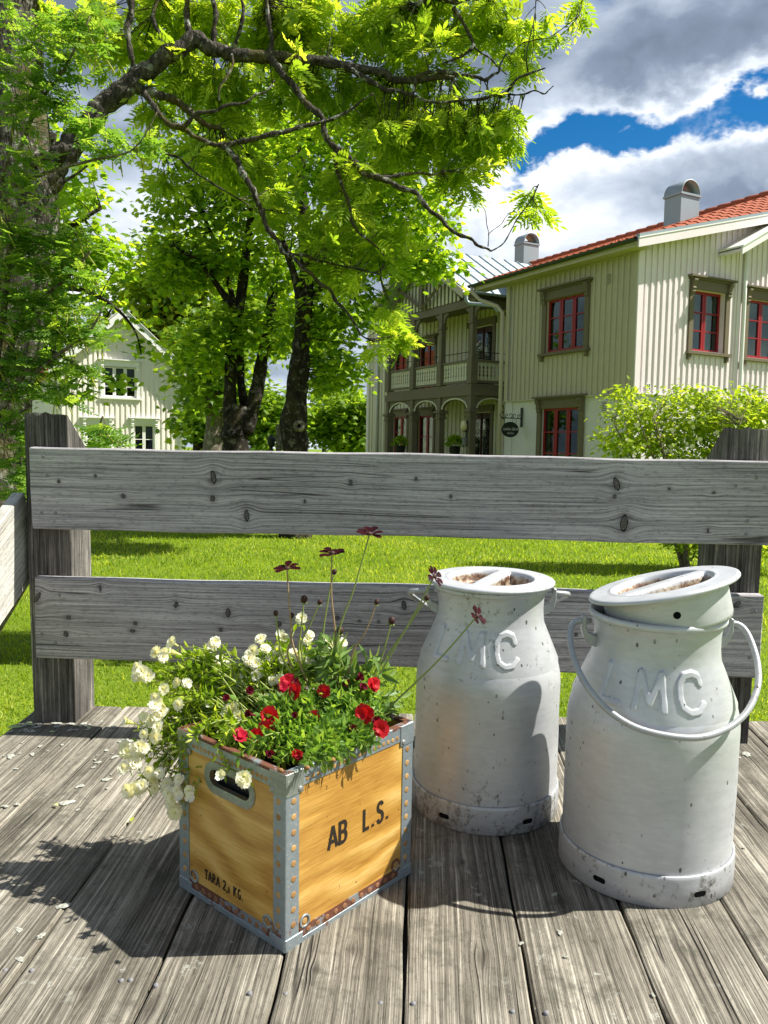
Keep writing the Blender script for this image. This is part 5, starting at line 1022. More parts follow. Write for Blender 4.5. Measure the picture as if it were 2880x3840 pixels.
# projecting small gable verge on the sunlit front
b0, b1 = np.array([2.27, 0, 5.93-.12]), np.array([5.6, 0, 5.93-.12+3.33*.535])
for nm, u0, u1, y0, y1, mt in (('porch_verge', -.02, .13, -.62, -.58, 'white_paint'), ('porch_verge', .132, .17, -.64, .0, 'white_paint'), ('porch_soffit', .03, .10, -.578, .0, 'house_paint_sun')):
    MB().hexa([(b0[0], y0, b0[2]+u0), (b1[0], y0, b1[2]+u0), (b1[0], y1, b1[2]+u0), (b0[0], y1, b0[2]+u0)], [(b0[0], y0, b0[2]+u1), (b1[0], y0, b1[2]+u1), (b1[0], y1, b1[2]+u1), (b0[0], y1, b0[2]+u1)]).build(nm, mt, house)
def chimney(x, y, zb, zt, w, d, nm):
    c = MB().box(x-w/2, x+w/2, y-d/2, y+d/2, zb, zt).build('chimney', 'zinc', house); c['label'] = nm
    MB().box(x-w/2-.03, x+w/2+.03, y-d/2-.03, y+d/2+.03, zt+.001, zt+.05).build('collar', 'zinc', c)
    n = 14; mb = MB(); V = []
    for r in (w/2+.01, w/2-.01):
        for yy in (y-d/2-.02, y+d/2+.02): V += [(x+r*math.cos(math.pi*k/n), yy, zt+.052+r*1.02*math.sin(math.pi*k/n)) for k in range(n+1)]
    m = n+1; mb.add(V, [(k, k+1, m+k+1, m+k) for k in range(n)]+[(2*m+k, 3*m+k, 3*m+k+1, 2*m+k+1) for k in range(n)]+[(k, 2*m+k, 2*m+k+1, k+1) for k in range(n)]+[(m+k, m+k+1, 3*m+k+1, 3*m+k) for k in range(n)]); mb.build('barrel_cap', 'zinc', c, recalc=False, smooth=True)
    MB().box(x-w*.28, x+w*.28, y-d*.3, y+d*.3, zt+.05, zt+.12).build('flue', 'chim_dark', c)
chimney(3.0, 1.72, 6.7, h_on(2515, 735, 1, 1.72)[2], .60, .50, 'near chimney with barrel cap'); chimney(6.0, 11.4, 7.2, h_on(1950, 918, 1, 11.4)[2], .66, .52, 'far chimney beyond the metal roof')
# --- porch
PX, PY, PS = .5, 6.56, 1.575; PYE = PY+3*PS
wall_holes('porch_wall', 'pale_green', house, FB, 4.36, 15.5, .0, 6.3, [(7.55, 8.65, .62, 2.75), (7.55, 8.65, 3.5, 5.3), (10.75, 11.75, .7, 2.75), (12.5, 13.5, 1.2, 2.75), (10.75, 11.75, 3.55, 5.1), (12.6, 13.5, 3.9, 5.1)])
battens(house, 'pale_green', FB, 6.4, 15.4, .6, 6.1, [(7.4, 8.8, .5, 3.0), (7.4, 8.8, 3.4, 5.55), (10.6, 11.9, .5, 3.0), (12.35, 13.65, 1.1, 3.0), (10.6, 11.9, 3.4, 5.4), (12.45, 13.65, 3.8, 5.4)], .24, .10, .03)
BOX('corner_board', 'white_paint', house, XW-.04, XW+.1, 15.4, 15.56, .3, 6.2)
MB().tube([(XW-.10, 14.62, z) for z in (5.9, 3, .3)], .05, 10).build('downpipe', 'white_paint', house, smooth=True)
for (a0, a1, z0, z1) in ((10.75, 11.75, .7, 2.75), (12.5, 13.5, 1.2, 2.75)): window(house, FB, a0, a1, z0, z1, 2, 3, .05, 'olive_trim', 'red_sash', cas=.10, curtain=False, blind=.99, blind_mat='curtain', sillbr=False)
for (a0, a1, z0, z1) in ((10.75, 11.75, 3.55, 5.1), (12.6, 13.5, 3.9, 5.1)): window(house, FB, a0, a1, z0, z1, 2, 2, .05, 'olive_trim', 'red_sash', cas=.10, curtain=True, sillbr=False)
for z0, z1 in ((.62, 2.75), (3.5, 5.3)):
    dr = PB('door', 'dark_door', house, FB, 7.57, 8.63, -.10, -.05, z0, z1); dr['label'] = 'dark red double door'
    for k in (0, 1):
        a = 7.64+k*.52; PB('pane', 'window_glass', dr, FB, a, a+.40, -.0495, -.044, z0+.55, z1-.18)
        for q in range(9): MB().tube([FB(a+.20+.10*math.cos(t)*(1 if q % 2 else .6), -.040, z0+.70+q*(z1-z0-.95)/8.5+.05*math.sin(t)) for t in np.linspace(0, 6.28, 9)], .008, 4).build('scroll', 'grey_blind', dr)
        PB('stile', 'dark_door', dr, FB, a-.05, a-.005, -.0498, -.030, z0, z1)
    PB('door_casing', 'olive_trim', house, FB, 7.42, 7.56, .0, .05, z0, z1+.02); PB('door_casing', 'olive_trim', house, FB, 8.64, 8.78, .0, .05, z0, z1+.02); PB('door_hood', 'olive_trim', house, FB, 7.36, 8.84, .0, .10, z1+.03, z1+.22)
BOX('porch_floor', 'stone_base', house, PX-.15, XW, PY-.15, PYE+.15, .0, .60)
BOX('balcony_floor', 'olive_trim', house, PX-.06, XW, PY-.06, PYE+.06, 3.36, 3.46)
BOX('balcony_beam', 'olive_trim', house, PX-.10, PX+.10, PY-.10, PYE+.10, 3.14, 3.355); BOX('balcony_beam', 'olive_trim', house, PX+.101, XW, PY-.098, PY+.098, 3.142, 3.354)
BOX('upper_ceiling', 'olive_trim', house, PX, XW, PY, PYE, 5.80, 5.84)
BOX('upper_beam', 'olive_trim', house, PX-.09, PX+.09, PY-.2, PYE+.2, 5.55, 5.76); BOX('upper_beam', 'olive_trim', house, PX+.091, XW, PY-.089, PY+.089, 5.552, 5.758)
def column(x, y):
    c = MB(); c.box(x-.13, x+.13, y-.13, y+.13, .60, .85).box(x-.095, x+.095, y-.095, y+.095, .8501, 2.52).box(x-.13, x+.13, y-.13, y+.13, 2.5201, 2.57).box(x-.11, x+.11, y-.11, y+.11, 2.5701, 2.68).box(x-.155, x+.155, y-.155, y+.155, 2.6801, 2.76).box(x-.09, x+.09, y-.09, y+.09, 2.7601, 3.139)
    c.build('column', 'olive_trim', house, bevel=.008)
    u = MB(); u.box(x-.11, x+.11, y-.11, y+.11, 3.462, 4.16).box(x-.075, x+.075, y-.075, y+.075, 4.161, 5.10).box(x-.11, x+.11, y-.11, y+.11, 5.1001, 5.17).box(x-.08, x+.08, y-.08, y+.08, 5.1701, 5.549); u.build('balcony_post', 'olive_trim', house, bevel=.006)
    for sg in (-1, 1):
        pr_ = [(.08, 5.22), (.12, 5.24), (.17, 5.33), (.19, 5.40), (.26, 5.45), (.32, 5.48), (.36, 5.548), (.08, 5.548)]; MB().prism([(x-.03, y+sg*o, z) for o, z in pr_], (.06, 0, 0)).build('post_bracket', 'olive_trim', house)
for k in range(4): column(PX, PY+k*PS)
column(XW-.12, PY); 
def arch(Pm, a0, a1, zs, zt, th=.07):
    n = 14; c = (a0+a1)/2; hw = (a1-a0)/2; out = [(a0, zs), (a0, zt), (a1, zt), (a1, zs)]; inn = [(c+(hw-.07)*math.cos(math.pi*k/n), zs+.02+(zt-zs-.10)*math.sin(math.pi*k/n)) for k in range(n+1)]
    # quads between arch curve and top edge
    V = []; Fc = []
    for o in (-th/2, th/2):
        V += [Pm(a, o, z) for a, z in inn]; V += [Pm(a1-(a1-a0)*k/n, o, zt) for k in range(n+1)]
    m = n+1
    for k in range(n): Fc += [(k, k+1, m+k+1, m+k), (2*m+k, 3*m+k, 3*m+k+1, 2*m+k+1), (k, 2*m+k, 2*m+k+1, k+1)]
    ob = MB().add(V, Fc).build('arch_panel', 'olive_trim', house)
    rim = MB(); V = []; Fc = []
    inn2 = [(c+(hw-.02)*math.cos(math.pi*k/n), zs+.02+(zt-zs-.06)*math.sin(math.pi*k/n)) for k in range(n+1)]
    for o in (th/2+.001, th/2+.03): V += [Pm(a, o, z) for a, z in inn]+[Pm(a, o, z) for a, z in inn2]
    for k in range(n): Fc += [(k, k+1, m+k+1, m+k), (2*m+k, 3*m+k, 3*m+k+1, 2*m+k+1), (k, 2*m+k, 2*m+k+1, k+1), (m+k, m+k+1, 3*m+k+1, 3*m+k)]
    rim.add(V, Fc).build('arch_rim', 'pale_green', ob)
def FP(a, o, z): return (PX-o, a, z)
def FS(a, o, z): return (a, PY-o, z)
def balustrade(Pm, a0, a1, mat):
    r = pbox(MB(), Pm, a0, a1, -.05, .05, 4.06, 4.13).build('balustrade', 'olive_trim', house)
    PB('bottom_rail', 'olive_trim', r, Pm, a0, a1, -.04, .04, 3.50, 3.565)
    n = max(4, int((a1-a0)/.125)); st = (a1-a0)/n
    for k in range(n):
        c = a0+(k+.5)*st; w = st*.40
        pol = [(-w, 3.566), (w, 3.566), (w, 3.66), (w*.45, 3.70), (w*.9, 3.76), (w*.62, 3.81), (w*.9, 3.86), (w*.45, 3.93), (w, 3.97), (w, 4.059), (-w, 4.059), (-w, 3.97), (-w*.45, 3.93), (-w*.9, 3.86), (-w*.62, 3.81), (-w*.9, 3.76), (-w*.45, 3.70), (-w, 3.66)]
        MB().prism([Pm(c+a, -.012, z) for a, z in pol], np.array(Pm(0, .024, 0))-np.array(Pm(0, 0, 0))).build('baluster', mat, r)
    MB().tube([Pm(a0, 0, 4.34), Pm(a1, 0, 4.34)], .012, 6).build('safety_bar', 'black_iron', r)
for k in range(3):
    a0, a1 = PY+k*PS+.115, PY+(k+1)*PS-.115; balustrade(FP, a0, a1, 'pale_green'); arch(FP, a0-.02, a1+.02, 2.77, 3.138)
balustrade(FS, PX+.115, XW-.24, 'pale_green'); arch(FS, PX+.1, XW-.22, 2.77, 3.138)
for k in (0, 1): BOX('porch_parapet', 'olive_trim', house, PX-.06, PX+.06, PY+2*k*PS+.14, PY+(2*k+1)*PS-.14, .60, 1.28)
# porch gable and pale metal roof
YA = PY+1.5*PS; ZA = h_on(1672, 944, 1, YA)[2]; zl = 5.86; hw = 1.5*PS+.45
sl_ = (ZA-zl)/hw
for sg in (-1, 1):
    ye = YA+sg*hw; x0, x1 = PX-.65, 6.6
    MB().hexa([(x0, YA, ZA-.06), (x1, YA, ZA-.06), (x1, ye, zl-.06), (x0, ye, zl-.06)], [(x0, YA, ZA), (x1, YA, ZA), (x1, ye, zl), (x0, ye, zl)]).build('metal_roof', 'pale_metal_roof', house)
    nse = 15
    for k in range(nse):
        x = x0+.03+(x1-x0-.06)*k/(nse-1); MB().hexa([(x-.012, YA, ZA+.001), (x+.012, YA, ZA+.001), (x+.012, ye, zl+.001), (x-.012, ye, zl+.001)], [(x-.012, YA, ZA+.045), (x+.012, YA, ZA+.045), (x+.012, ye, zl+.045), (x-.012, ye, zl+.045)]).build('standing_seam', 'zinc', house)
        for q in (.3, .62) if k % 2 else (.15, .48, .8):
            if k < nse-1: yy = YA+sg*hw*q; zq = ZA-sl_*hw*q; dx = (x1-x0-.06)/(nse-1); MB().hexa([(x+.013, yy, zq+.0008), (x+dx-.013, yy, zq+.0008), (x+dx-.013, yy+sg*.03, zq-.03*sl_+.0008), (x+.013, yy+sg*.03, zq-.03*sl_+.0008)], [(x+.013, yy, zq+.012), (x+dx-.013, yy, zq+.012), (x+dx-.013, yy+sg*.03, zq-.03*sl_+.012), (x+.013, yy+sg*.03, zq-.03*sl_+.012)]).build('cross_seam', 'zinc', house)
    MB().hexa([(x0-.03, YA, ZA-.22), (x0, YA, ZA-.22), (x0, ye, zl-.22), (x0-.03, ye, zl-.22)], [(x0-.03, YA, ZA+.01), (x0, YA, ZA+.01), (x0, ye, zl+.01), (x0-.03, ye, zl+.01)]).build('porch_bargeboard', 'house_paint_shade', house)
    MB().tube([(PX-.25, YA+sg*.2, ZA-.35), (PX-.25, YA+sg*(hw-.7), 5.82)], .07, 4).build('gable_brace', 'olive_trim', house)
    MB().tube([(PX-.25, YA, 5.80), (PX-.25, YA+sg*(hw*.52), ZA-sl_*hw*.52-.10)], .06, 4).build('gable_brace', 'olive_trim', house)
    for k in range(9):
        yy = YA+sg*(.12+k*.2); zt2 = ZA-sl_*abs(yy-YA)-.10
        if zt2 > 6.0: BOX('gable_slat', 'pale_green', house, PX-.10, PX-.07, yy-.05, yy+.05, 5.78, zt2)
MB().box(PX-.30, PX-.20, YA-.06, YA+.06, 5.77, ZA-.1).build('king_post', 'olive_trim', house)
MB().prism([(PX+.02, YA-hw+.35, 5.77), (PX+.02, YA+hw-.35, 5.77), (PX+.02, YA, ZA-.12)], (.05, 0, 0)).build('gable_panel', 'olive_trim', house)
mp = [(PX-.60, YA-hw-.06, zl-.03), (PX-.60, YA-hw-.06, zl-.28), (PX-.52, YA-hw-.10, zl-.36), (PX-.30, 5.2, 5.35), (-.10, 4.60, 5.10)]
MB().tube(mp, .05, 10).build('roof_drain', 'zinc', house, smooth=True)
gm = MB(); gm.add([(x, YA-hw-.06+.06*math.cos(math.pi+math.pi*k/ng), zl-.02+.06*math.sin(math.pi+math.pi*k/ng)) for x in (PX-.66, 6) for k in range(ng+1)], [(k, k+1, ng+2+k, ng+1+k) for k in range(ng)]); gm.build('gutter', 'zinc', house, recalc=False, smooth=True)
# small things at the porch
def urn(y, label, pale):
    r = empty('urn_planter', HM @ Matrix.Translation((PX, y, 1.282)), label, 'planter', 'urn planters on the porch parapet')
    MB().lathe([(.10, 0), (.10, .03), (.05, .06), (.035, .12), (.06, .16), (.13, .22), (.16, .32), (.155, .42), (.18, .45), (.17, .46)], 20, True, True).build('urn', 'black_iron', r, smooth=True)
    n = 420; th_ = RNG.uniform(0, 6.28, n); el = RNG.uniform(-.2, 1.57, n); rr = RNG.uniform(.15, .30, n); p = np.stack([rr*np.cos(th_)*np.cos(el), rr*np.sin(th_)*np.cos(el), .48+rr*np.sin(el)*.8], -1)
    tv, tf = leaflet(.10, .45); foliage(r, tv, tf, p, p-np.array([0, 0, .4])+RNG.normal(0, .1, (n, 3)), RNG.normal(0, .4, (n, 3))+[0, 0, 1], np.ones(n), 'maple_leaf', 0)
    for _ in range(14 if pale else 5): q = p[RNG.integers(n)]*1.08; link('flower', WHITE[0], r, face_mat(q, q-np.array([0, 0, .4]), 0, 3.2))
urn(PY+2.5*PS, 'dark urn planter in the left arch of the porch', False); urn(PY+.5*PS, 'dark urn with white flowers in the right arch of the porch', True)
lr = empty('wall_lantern', HM @ Matrix.Translation((PX-.10, PY+.05, 2.2)), 'yellowish lantern on the corner column of the porch', 'lantern')
MB().box(-.02, .0, -.03, .03, -.45, .25).build('back_plate', 'black_iron', lr); MB().lathe([(.03, 0), (.085, .06), (.095, .16), (.07, .26), (.02, .30)], 12, True, True, (-.10, 0, -.05)).build('globe', 'lamp_glass', lr, smooth=True); MB().box(-.12, -.02, -.012, .012, -.07, -.045).build('bracket', 'black_iron', lr); MB().box(-.10, -.02, -.06, .06, -.42, -.22).build('notice_box', 'grey_blind', lr)
# hanging sign on its wrought-iron bracket (the bracket stands out from the flank)
sg_ = empty('hanging_sign', HM @ Matrix.Translation((-.0, 3.66, 2.42)), 'black oval hanging sign with white script on an iron bracket', 'sign')
LBR = .62
def SG(t, z, o=0.0): return (-t, o, z)
MB().box(-.022, -.0005, -.030, .030, -.21, .26).build('wall_plate', 'black_iron', sg_)
MB().tube([SG(.01, 0), SG(LBR, 0)], .011, 8).build('arm', 'black_iron', sg_)
def spiral(t0, z0, r, turns, ph, sgn=1): return [SG(t0+sgn*r*(1-.7*k/18)*math.cos(ph+turns*6.28*k/18), z0+r*(1-.7*k/18)*math.sin(ph+turns*6.28*k/18)) for k in range(19)]
for (t0, z0, r, tu, ph, sn) in ((.09, .06, .05, .9, -1.2, 1), (.22, .065, .055, .85, -1.4, 1), (.34, .07, .06, .85, -1.4, -1), (.45, .06, .055, .85, -1.4, 1)): MB().tube(spiral(t0, z0, r, tu, ph, sn), .008, 6).build('scroll', 'black_iron', sg_)
MB().tube([SG(.58, .0), SG(.63, .03), SG(.66, .09), SG(.63, .11)], .008, 6).build('scroll', 'black_iron', sg_)
n = 36; cx_, cz_, ax_, az_ = .34, -.275, .25, .185
plm = MB(); V = [SG(cx_+ax_*math.cos(6.283*k/n), cz_+az_*math.sin(6.283*k/n), o) for o in (-.012, .012) for k in range(n)]
plm.add(V, [tuple(range(n)), tuple(range(n, 2*n))]+[(k, (k+1) % n, n+(k+1) % n, n+k) for k in range(n)]); plate = plm.build('sign_plate', 'black_iron', sg_)
for t in (.17, .51): MB().tube([SG(t, 0), SG(t, -.16)], .006, 6).build('hanger', 'black_iron', sg_)
def text_mesh(txt, size, xs, shear):
    cu = bpy.data.curves.new('t', 'FONT'); cu.body = txt; cu.size = size; cu.align_x = 'CENTER'; cu.shear = shear; cu.resolution_u = 3
    o = bpy.data.objects.new('t', cu); COL.objects.link(o); dg = bpy.context.evaluated_depsgraph_get(); dg.update(); me = bpy.data.meshes.new_from_object(o.evaluated_get(dg)); bpy.data.objects.remove(o); return me
for txt, z, s in (('Lykke Gård', -.29, .092), ('Gästhus', -.38, .062)):
    for side in (-1,):
        me = text_mesh(txt, s, 1, .25)
        for v in me.vertices: x, y = v.co.x, v.co.y; v.co = Vector(SG(cx_-x, z+y, -.0135))
        me.materials.append(MATS['sign_text']); link('lettering', me, sg_)

# ================================================================== WHITE HOUSE AT THE LEFT
WY = 33.0; WC0 = atY(674, 1500, WY); WAng = math.radians(29); WM = Matrix.Translation((WC0[0], WC0[1], 0)) @ Matrix.Rotation(WAng, 4, 'Z')
wh = empty('white_cottage', WM, 'ivory timber cottage with white windows and red roof behind the left trees', 'house')
WI = np.array(WM.inverted()); wo_ = (WI @ np.array([0, 0, EYE, 1]))[:3]
def w_on(px, py): d = WI[:3, :3] @ ray(px, py); P = wo_+d*((0-wo_[1])/d[1]); return P
xa = w_on(455, 1300)[0]; half = -xa; zap = w_on(455, 1168)[2]-.15; zev = w_on(674, 1392)[2]; xl = 2*xa
def FC(a, o, z): return (a, -o, z)
def gz(a): return zap-(zap-zev)*abs(a-xa)/half
def wpx(x0, y0, x1, y1): p, q = w_on(x0, y0), w_on(x1, y1); return (p[0], q[0], q[2], p[2])
WU = wpx(388, 1372, 512, 1492); WL1 = wpx(322, 1590, 408, 1690); WL2 = wpx(502, 1592, 580, 1690)
WL1 = (WL1[0], WL1[1], .75, WL1[3]); WL2 = (WL2[0], WL2[1], .75, WL2[3])
wall_holes('wall', 'ivory_paint', wh, FC, xl, 0, 0, zev, [WL1, WL2, WU] if WU[3] < zev else [WL1, WL2, (WU[0], WU[1], WU[2], zev)])
if WU[3] > zev:
    mb = MB(); zt = WU[3]+.0
    mb.add([(xl, 0, zev), (WU[0], 0, zev), (WU[0], 0, zt), (xl+(zt-zev)/(zap-zev)*half, 0, zt)], [(0, 1, 2, 3)]); mb.add([(WU[1], 0, zev), (0, 0, zev), (-(zt-zev)/(zap-zev)*half, 0, zt), (WU[1], 0, zt)], [(0, 1, 2, 3)]); mb.add([(xl+(zt-zev)/(zap-zev)*half, 0, zt), (-(zt-zev)/(zap-zev)*half, 0, zt), (xa, 0, zap)], [(0, 1, 2)]); mb.build('gable_wall', 'ivory_paint', wh, recalc=False)
else: MB().add([(xl, 0, zev), (0, 0, zev), (xa, 0, zap)], [(0, 1, 2)]).build('gable_wall', 'ivory_paint', wh, recalc=False)
battens(wh, 'ivory_paint', FC, xl+.1, -.1, .3, lambda a: gz(a)-.08, [grow(WU, .12, .2, .08), grow(WL1, .12, .2, .08), grow(WL2, .12, .2, .08)], .19, .07, .032)
window(wh, FC, *WU, 3, 3, .05, 'white_paint', 'white_paint', cas=.12, curtain=False, blind=.72, sillbr=False, label='upper three-light window of the cottage'); window(wh, FC, *WL1, 2, 3, .05, 'white_paint', 'white_paint', cas=.12, curtain=False, blind=.3, sillbr=False); window(wh, FC, *WL2, 2, 3, .05, 'white_paint', 'white_paint', cas=.12, curtain=False, blind=.3, sillbr=False)
MB().box(-.02, 0, .0, 9, 0, zev).build('wall', 'ivory_paint', wh); MB().box(xl, xl+.02, .0, 9, 0, zev).build('wall', 'ivory_paint', wh)
PB('corner_board', 'white_paint', wh, FC, -.12, .015, .001, .04, .2, zev-.05)
s2 = (zap-zev)/half
for sg in (-1, 1):
    xe = xa+sg*(half+.42); zx = zap-s2*(half+.42)
    MB().hexa([(xa, -.42, zap+.10), (xe, -.42, zx+.10), (xe, 9.2, zx+.10), (xa, 9.2, zap+.10)], [(xa, -.42, zap+.22), (xe, -.42, zx+.22), (xe, 9.2, zx+.22), (xa, 9.2, zap+.22)]).build('roof', 'roof_tile', wh)
    MB().hexa([(xa, -.46, zap-.12), (xe, -.46, zx-.12), (xe, -.425, zx-.12), (xa, -.425, zap-.12)], [(xa, -.46, zap+.20), (xe, -.46, zx+.20), (xe, -.425, zx+.20), (xa, -.425, zap+.20)]).build('bargeboard', 'white_paint', wh)
    MB().hexa([(xa, -.50, zap+.225), (xe, -.50, zx+.225), (xe, -.40, zx+.225), (xa, -.40, zap+.225)], [(xa, -.50, zap+.26), (xe, -.50, zx+.26), (xe, -.40, zx+.26), (xa, -.40, zap+.26)]).build('verge_board', 'white_paint', wh)
    MB().hexa([(xa, -.42, zap+.04), (xe, -.42, zx+.04), (xe, .02, zx+.04), (xa, .02, zap+.04)], [(xa, -.42, zap+.08), (xe, -.42, zx+.08), (xe, .02, zx+.08), (xa, .02, zap+.08)]).build('soffit', 'white_paint', wh)
MB().tube([(.44, -.35, zev-.42+.05), (.40, -.33, zev-.62), (.12, -.12, zev-.80), (.06, -.08, zev-1.05), (.06, -.08, .2)], .055, 10).build('downpipe', 'white_paint', wh, smooth=True)
# ================================================================== TREES
def smoothline(Q, rad, k=5):
    Q = [np.array(q, float) for q in Q]; P = []; Rr = []
    for i in range(len(Q)-1):
        p0, p1, p2, p3 = Q[max(i-1, 0)], Q[i], Q[i+1], Q[min(i+2, len(Q)-1)]
        for t in np.linspace(0, 1, k, endpoint=False): P.append(.5*((2*p1)+(-p0+p2)*t+(2*p0-5*p1+4*p2-p3)*t*t+(-p0+3*p1-3*p2+p3)*t**3)); Rr.append(rad[i]*(1-t)+rad[i+1]*t)
    P.append(Q[-1]); Rr.append(rad[-1]); return P, Rr
class Tree:
    def __init__(s, name, bx, by, label, cat='tree', group=None, bark='maple_bark'):
        s.b = np.array([bx, by, 0.]); s.root = empty(name, Matrix.Translation((bx, by, 0)), label, cat, group); s.bark = bark; s.nodes = []; s.tw = MB(); s.lp = []; s.ld = []; s.ln = []; s.ls = []
    def limb(s, pts, name='branch', n=10, rough=.06, mat=None):
        """pts: (px, py, Y, radius m) or ('w', x, y, z, r)"""
        W_ = [np.array(p[1:4]) if p[0] == 'w' else atY(p[0], p[1], p[2]) for p in pts]; R_ = [p[4] if p[0] == 'w' else p[3] for p in pts]
        P, Rr = smoothline(W_, [r*(.80 if s.bark == 'maple_bark' else 1) for r in R_]); Rr = [r*(1+rough*math.sin(i*1.7+r*90)+rough*.7*math.sin(i*.63+1)) for i, r in enumerate(Rr)]
        MB().tube([p-s.b for p in P], Rr, n).build(name, mat or s.bark, s.root, smooth=True)
        s.nodes += [(p, r) for p, r in zip(P, Rr) if r < .5]; return P
    def near(s, p):
        a = np.array([q for q, _ in s.nodes]); i = np.argmin(((a-p)**2).sum(1)+RNG.uniform(0, .05, len(a))); return a[i]
    def twig(s, p0, p1, r=.006, sag=.1, n=5):
        m = (p0+p1)/2+np.array([RNG.normal(0, .05), RNG.normal(0, .05), sag*RNG.uniform(-.4, 1)])*np.linalg.norm(p1-p0); P = bez(p0, m, p1, n); s.tw.tube([p-s.b for p in P], np.linspace(r, r*.4, n).tolist(), 4, False); return P
    def leaf(s, p, d, n, sc): s.lp.append(p-s.b); s.ld.append(d); s.ln.append(n); s.ls.append(sc)
    def clump(s, c, rad, m, size, flat=.45, ctr=None):
        p = c+RNG.normal(0, 1, (m, 3))*np.array([rad, rad, rad*flat])*.55; out = p-(ctr if ctr is not None else c)
        d = out*.6/rad+RNG.normal(0, .7, (m, 3)); d[:, 2] = d[:, 2]*.5-.35; nn = RNG.normal(0, .45, (m, 3))+np.array([0, 0, 1.])
        for i in range(m): s.leaf(p[i], d[i], nn[i], size*RNG.uniform(.7, 1.25))
    def blob(s, px, py, rx, ry, Y, nc, m, size, crad=.4, rd=None, tw=True, r_tw=.012):
        c = atY(px, py, Y); R_ = np.array([rx*Y/F, (rd if rd else .5*(rx+ry)*Y/F), ry*Y/F])
        for _ in range(nc):
            v = RNG.normal(0, 1, 3); v = v/np.linalg.norm(v)*RNG.random()**.4; q = c+v*R_; s.clump(q, crad*RNG.uniform(.7, 1.3), m, size, ctr=c)
            if tw and s.nodes: s.twig(s.near(q), q, r_tw)
    def done(s, tv, tf, mat, nparts=0, rest='crown', rank=None, twm=None):
        if s.tw.v: s.tw.build('twigs', twm or s.bark, s.root, smooth=True, recalc=False)['kind'] = 'stuff'
        if s.lp: foliage(s.root, tv, tf, np.array(s.lp), np.array(s.ld), np.array(s.ln), np.array(s.ls), mat, nparts, rest=rest, rank=rank)
def maple_leaf_t():
    pts = [(0, 0), (.16, .10), (.46, .06), (.36, .26), (.58, .42), (.34, .50), (.30, .72), (.14, .66), (0, 1.0)]
    P = pts+[(-x, y) for x, y in pts[1:-1][::-1]]; V = [(x, y, -.10*abs(x)-.16*y*y) for x, y in P]; n = len(V); V.append((0, .40, .02))
    return V, [(i, (i+1) % n, n) for i in range(n)]
MLV, MLF = maple_leaf_t()
b0 = atY(890, 1690, 17)
m1 = Tree('maple_tree', b0[0], 17.0, 'maple with forked dark trunk standing nearest the ivory cottage', 'tree', 'maples on the lawn')
m1.limb([('w', b0[0], 17, -.2, .46), (885, 1690, 17, .36), (880, 1620, 17, .34), (905, 1520, 17, .26)], 'trunk', 16)
m1.limb([(868, 1640, 17, .22), (862, 1500, 17, .17), (868, 1360, 17, .16), (880, 1250, 17, .15), (905, 1100, 17, .13), (930, 900, 16.8, .10), (960, 650, 16.6, .07)], 'trunk', 12)
m1.limb([(915, 1620, 17, .24), (945, 1530, 17, .20), (968, 1440, 17, .17), (985, 1330, 17, .15), (1010, 1200, 17, .13), (1030, 1050, 17.2, .10), (1060, 800, 17.4, .06)], 'trunk', 12)
m1.limb([(930, 1560, 17.2, .14), (905, 1450, 17.2, .11), (900, 1320, 17.4, .10), (890, 1200, 17.6, .09), (840, 1000, 17.6, .07), (760, 800, 17.5, .04)])
m1.limb([(870, 1150, 16.8, .09), (760, 1000, 16.6, .06), (650, 920, 16.4, .035)])
for (px, py, rx, ry, nc) in ((720, 960, 170, 120, 54), (640, 1040, 90, 90, 18), (900, 760, 250, 170, 72), (840, 1240, 120, 90, 30), (770, 1320, 60, 110, 18), (1010, 1260, 120, 90, 22), (1080, 980, 150, 140, 34), (820, 540, 220, 130, 48), (1060, 440, 260, 160, 50), (660, 760, 80, 90, 12), (720, 250, 200, 180, 34)): m1.blob(px, py, rx, ry, 17, int(nc*.70), 46, .128, .46)
m1.done(MLV, MLF, 'maple_leaf')
b0 = atY(1110, 1690, 15)
m2 = Tree('maple_tree', b0[0], 15.0, 'maple with a single thick dark trunk and a knot hole, right of the forked one', 'tree', 'maples on the lawn')
m2.limb([('w', b0[0], 15, -.2, .40), (1108, 1690, 15, .31), (1100, 1600, 15, .30), (1115, 1480, 15, .24), (1125, 1400, 15, .21), (1128, 1300, 15, .20), (1138, 1200, 15, .18), (1150, 1050, 15, .16), (1140, 850, 14.9, .13), (1130, 600, 14.8, .10), (1150, 300, 14.7, .06)], 'trunk', 16)
m2.limb([(1098, 1560, 14.85, .13), (1092, 1470, 14.8, .12), (1102, 1380, 14.8, .11), (1118, 1280, 14.8, .10), (1120, 1100, 14.9, .09), (1060, 900, 14.7, .06)], 'trunk', 12)
kp = atY(1122, 1597, 14.62)
MB().lathe([(.035, .02), (.07, .05), (.095, .02), (.11, -.05)], 14).build('knot_hole', 'pale_bark', m2.root, Matrix.Translation(Vector((kp-m2.b).tolist())) @ Matrix.Rotation(math.pi/2, 4, 'X'), smooth=True); MB().lathe([(.0005, .012), (.04, .012)], 14).build('hollow', 'dark_hole', m2.root, Matrix.Translation(Vector((kp-m2.b).tolist())) @ Matrix.Rotation(math.pi/2, 4, 'X'))
m2.limb([(1150, 1000, 15, .12), (1250, 900, 15, .08), (1400, 820, 14.8, .05)]); m2.limb([(1140, 1150, 15, .09), (1230, 1060, 15.2, .06), (1330, 1020, 15.4, .035)])
for (px, py, rx, ry, nc) in ((1300, 900, 190, 150, 56), (1560, 960, 105, 80, 24), (1620, 860, 60, 60, 8), (1290, 1150, 140, 120, 34), (1270, 1330, 85, 90, 16), (1150, 1230, 90, 80, 12), (1240, 1430, 60, 60, 7), (1620, 1000, 70, 45, 10)): m2.blob(px, py, rx, ry, 15.2, int(nc*.75), 44, .120, .42)
